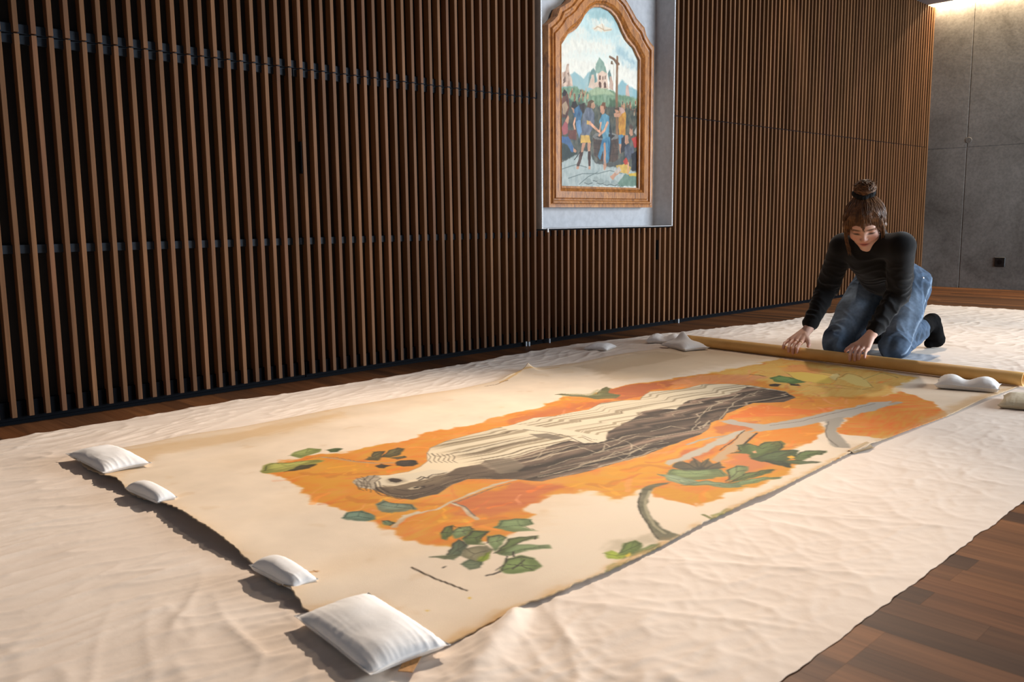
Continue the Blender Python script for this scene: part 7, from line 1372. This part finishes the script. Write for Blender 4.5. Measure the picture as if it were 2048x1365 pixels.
        pk = np.exp(-(sd/.016)**2)*out*m*np.clip(pn(t*95, sd*60, s+6), 0, 1); C = C*(1+.35*pk[:, None])
        t2, d2 = along(V, [Kn, A]); m2 = sstep(.10, .07, d2)*sstep(.02, .06, t2); dsp += m2*(ridge(pn(t2/.05+tw, V[:, 2]*14, s+7), 1.2)-.4)*.007
    u = (V-hipM)@spine; w_ = (V-hipM)@lat; q = np.exp(-((u-.02)/.09)**2); dsp += q*(ridge(pn(u*22+pn(w_*7, u*7, 60), w_*7, 61), 1.2)-.4)*.006
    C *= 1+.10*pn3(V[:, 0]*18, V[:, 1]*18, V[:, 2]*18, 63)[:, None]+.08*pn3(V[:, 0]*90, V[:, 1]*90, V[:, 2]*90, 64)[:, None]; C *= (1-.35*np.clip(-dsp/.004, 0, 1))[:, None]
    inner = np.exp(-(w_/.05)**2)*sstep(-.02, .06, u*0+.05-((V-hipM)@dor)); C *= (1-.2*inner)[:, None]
    band = np.exp(-((u-.105)/.012)**2); C = C*(1-.2*band[:, None])
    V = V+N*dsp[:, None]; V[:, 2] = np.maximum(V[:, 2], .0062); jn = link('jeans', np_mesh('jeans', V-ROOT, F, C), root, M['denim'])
    def disc(name, p, r, mat, par, nrm):
        bm = bmesh.new(); bmesh.ops.create_uvsphere(bm, u_segments=16, v_segments=8, radius=r)
        for v in bm.verts: v.co.z *= .4
        me = bpy.data.meshes.new(name); bm.to_mesh(me); bm.free(); smooth(me); o = link(name, me, par, mat); o.location = tuple(p-ROOT); o.rotation_euler = Vector(nrm).to_track_quat('Z', 'Y').to_euler(); return o
    sp = lHip-lat*.088+spine*.085+dor*.035; i = np.argmin(np.linalg.norm(V-sp, axis=1)); disc('rivet', V[i]+N[i]*.001, .0055, M['silver'], jn, N[i])
    # waistband button and fly seam
    sp = hipM+spine*.10-dor*.10; i = np.argmin(np.linalg.norm(V-sp, axis=1)); disc('button', V[i]+N[i]*.001, .008, M['silver'], jn, N[i])
    # ---- socks
    for A, toe, heel in ((rAnk, V3(3.800, -1.392, .040), V3(3.775, -1.390, .115)), (lAnk, V3(3.838, -1.674, .050), V3(3.797, -1.662, .148))):
        f = Field(np.minimum(A, toe)-V3(.14, .09, .13), np.maximum(A, heel)+V3(.17, .09, .13), .004); Kn = rKn if A is rAnk else lKn; c = Kn+(A-Kn)*.74
        f.cap(c, .043, A, .040, .01); f.cap(A, .041, heel, .039, .02); f.cap(heel, .037, heel*.5+toe*.5+V3(-.012, 0, 0), .043, .02); f.cap(heel*.5+toe*.5+V3(-.012, 0, 0), .043, toe, .041, .02); f.cap(toe, .040, toe+V3(-.034, .024, -.022), .024, .012)
        f.f = np.maximum(f.f, (.0062-(f.lo[2]+f.h*np.arange(f.n[2])))[None, None, :].astype(np.float32)); v, fc = f.mesh(); v = relax(v, fc, 2, .5); nn = normals(v, fc); v = v+nn*((ridge(pn3(v[:, 0]*30, v[:, 1]*12, v[:, 2]*30, 70), 1.2)-.4)*.002)[:, None]; link('sock', np_mesh('sock', v-ROOT, fc), root, M['sock'])
    # ---- rings
    def ringo(p0, p1, t, r, mat, name):
        bm = bmesh.new(); n, m = 24, 8; vs = [[bm.verts.new(((r+.0012*math.cos(2*PI*j/m))*math.cos(2*PI*i/n), (r+.0012*math.cos(2*PI*j/m))*math.sin(2*PI*i/n), .0012*math.sin(2*PI*j/m))) for j in range(m)] for i in range(n)]
        for i in range(n):
            for j in range(m): bm.faces.new((vs[i][j], vs[(i+1) % n][j], vs[(i+1) % n][(j+1) % m], vs[i][(j+1) % m]))
        me = bpy.data.meshes.new(name); bm.to_mesh(me); bm.free(); smooth(me); o = link(name, me, root, mat); p = p0+(p1-p0)*t; o.location = tuple(p-ROOT); o.rotation_euler = Vector(p1-p0).to_track_quat('Z', 'Y').to_euler()
    fr_, _, _, _ = fingers('r'); fl_, _, _, _ = fingers('l')
    ringo(fr_[2][0][0], fr_[2][0][1], .55, .0097, M['gold'], 'ring'); ringo(fr_[3][0][0], fr_[3][0][1], .62, .0095, M['gold'], 'ring'); ringo(fl_[1][0][0], fl_[1][0][1], .6, .0094, M['silver'], 'ring')
    # ---- hair: a soft base with many locks laid over it
    f = Field(HC-.24, HC+.24, .004); f.ell(H(0, -.016, .038), (.084, .100, .090), HR); f.ell(H(0, -.055, -.02), (.070, .055, .065), HR, .03)
    for q in (-1, 1): f.chain([H(q*.066, .018, .060), H(q*.077, .014, .005), H(q*.073, .004, -.045)], [.016, .015, .011], .015)
    f.ell(H(0, .095, -.050), (.062, .080, .095), HR, .01, '-'); f.ell(H(0, .102, -.002), (.062, .066, .070), HR, .008, '-')
    f.cap(H(.0, -.040, .115), .030, H(.0, -.045, .138), .022, .01); f.ell(H(-.004, -.046, .164), (.043, .040, .031), HR, .004)
    V, F = f.mesh(); V = relax(V, F, 2, .5); N = normals(V, F); L = (V-HC)@HR.T
    V = V+N*(.0035*pn3(L[:, 0]*60, L[:, 1]*14, L[:, 2]*40, 80)+.004*(L[:, 2] > .13)*pn3(L[:, 0]*60, L[:, 1]*60, L[:, 2]*60, 81))[:, None]
    hv = [V-ROOT]; hf = [F]; cnt = len(V); R = random.Random(4)
    def lock(pts, r0, r1, seg=9, sides=5):
        nonlocal cnt
        P = np.array(pts); t = np.linspace(0, 1, len(P)); tt = np.linspace(0, 1, seg); 
        # smooth path through the points
        co = np.polyfit(t, P, min(3, len(P)-1)); C_ = np.stack([np.polyval(co[:, a], tt) for a in range(3)], -1)
        T = np.gradient(C_, axis=0); T /= np.linalg.norm(T, axis=1, keepdims=True); A = np.cross(T, V3(.3, .5, .8)); A /= np.linalg.norm(A, axis=1, keepdims=True); B = np.cross(T, A)
        an = np.arange(sides)*2*PI/sides; rr = (r0+(r1-r0)*tt**1.5)[:, None, None]; Q = C_[:, None]+rr*(np.cos(an)[None, :, None]*A[:, None]+np.sin(an)[None, :, None]*B[:, None]); Q = Q.reshape(-1, 3)-ROOT
        i, j = np.meshgrid(np.arange(seg-1), np.arange(sides), indexing='ij'); i = i.ravel(); j = j.ravel(); j2 = (j+1) % sides
        hf.append(np.stack([i*sides+j, i*sides+j2, (i+1)*sides+j2, (i+1)*sides+j], -1)+cnt); hv.append(Q); cnt += len(Q)
    def onc(d, g=1.02): # point on the skull cap in direction d (head space)
        d = np.array(d, float); c = np.array([0, -.016, .038]); r = np.array([.084, .100, .090])*g; k = 1/np.linalg.norm(d/r); return H(*(c+d*k))
    for k in range(620):
        th = R.uniform(-PI, PI); z0 = R.uniform(-.5, .25) if abs(th) > .9 else R.uniform(.15, .35); s0 = np.array([math.sin(th), math.cos(th), z0]); top = np.array([R.uniform(-.18, .18), -.35+R.uniform(-.15, .15), .95]); g = R.uniform(1.0, 1.05)
        pts = [onc(s0*(1-a)+top*a, g+.03*math.sin(PI*a)) for a in (0, .33, .66, 1)]; lock(pts, R.uniform(.0013, .0026), .0012)
    for k in range(210):   # fringe, thinner just left of centre
        x = R.uniform(-.062, .062)
        if -.034 < x < -.006 and R.random() < .8: continue
        sp_ = 1.12+R.uniform(-.05, .1); zl = .026+R.uniform(-.010, .014)-.5*max(0, abs(x)-.03); lock([onc((x*6, 1.0-abs(x)*4, .95), 1.03), H(x*1.05, .080-abs(x)*.25, .080), H(x*sp_, .0895-abs(x)*.42, .052), H(x*sp_*1.06, .0935-abs(x)*.55, zl-.004)], R.uniform(.0010, .0020), .0005)
    for q in (-1, 1):
        for k in range(54):
            dx = R.uniform(-.007, .007); dy = R.uniform(-.012, .012); e = R.uniform(-.13, -.085); lock([H(q*(.070+dx), .050+dy, .06), H(q*(.080+dx), .042+dy, .0), H(q*(.078+dx), .050+dy, -.055), H(q*(.066+dx), .062+dy, e)], R.uniform(.0011, .0020), .0006)
    for k in range(200):   # bun, locks wound every way over it
        n_ = V3(R.gauss(0, .5), R.gauss(0, .5), R.gauss(0, 1)); n_ /= np.linalg.norm(n_); e1 = np.cross(n_, V3(.2, .9, .4)); e1 /= np.linalg.norm(e1); e2 = np.cross(n_, e1); a0 = R.uniform(0, 2*PI); g = R.uniform(1.0, 1.14); pts = []
        for s_ in range(5):
            t = a0+s_*.42; d = e1*math.cos(t)+e2*math.sin(t); pts.append(H(-.004+.043*g*d[0], -.046+.040*g*d[1], .166+.031*g*d[2]))
        if min((p-HC)@UPV for p in pts) > .142: lock(pts, R.uniform(.0015, .003), .0010)
    for k in range(16):   # flyaway wisps
        a = R.uniform(0, 2*PI); p = H(-.004+.036*math.cos(a), -.046+.034*math.sin(a), .180); d = (p-H(-.004, -.046, .16)); lock([p, p+d*.25+UPV*.004+RT*R.uniform(-.01, .01), p+d*.35+UPV*.002+RT*R.uniform(-.02, .02)], .0011, .0004, 7, 4)
    hair = link('hair', np_mesh('hair', np.concatenate(hv), np.concatenate(hf)), root, M['hair'])
    f = Field(H(0, -.045, .138)-.09, H(0, -.045, .138)+.09, .0035); n = 16
    for i in range(n):
        a, b = 2*PI*i/n, 2*PI*(i+1)/n; rr = .036; q = lambda t: H(rr*math.cos(t), -.045+rr*.92*math.sin(t), .140+.004*math.sin(3*t)); f.cap(q(a), .0135+.003*math.sin(i*2.1), q(b), .0135+.003*math.sin(i*2.1+2.1), .006)
    v, fc = f.mesh(); v = relax(v, fc, 1); nn = normals(v, fc); v = v+nn*(.003*(ridge(pn3(v[:, 0]*70, v[:, 1]*70, v[:, 2]*30, 85), 1.2)-.4))[:, None]; link('scrunchie', np_mesh('scrunchie', v-ROOT, fc), hair, M['scrunchie'])
person()
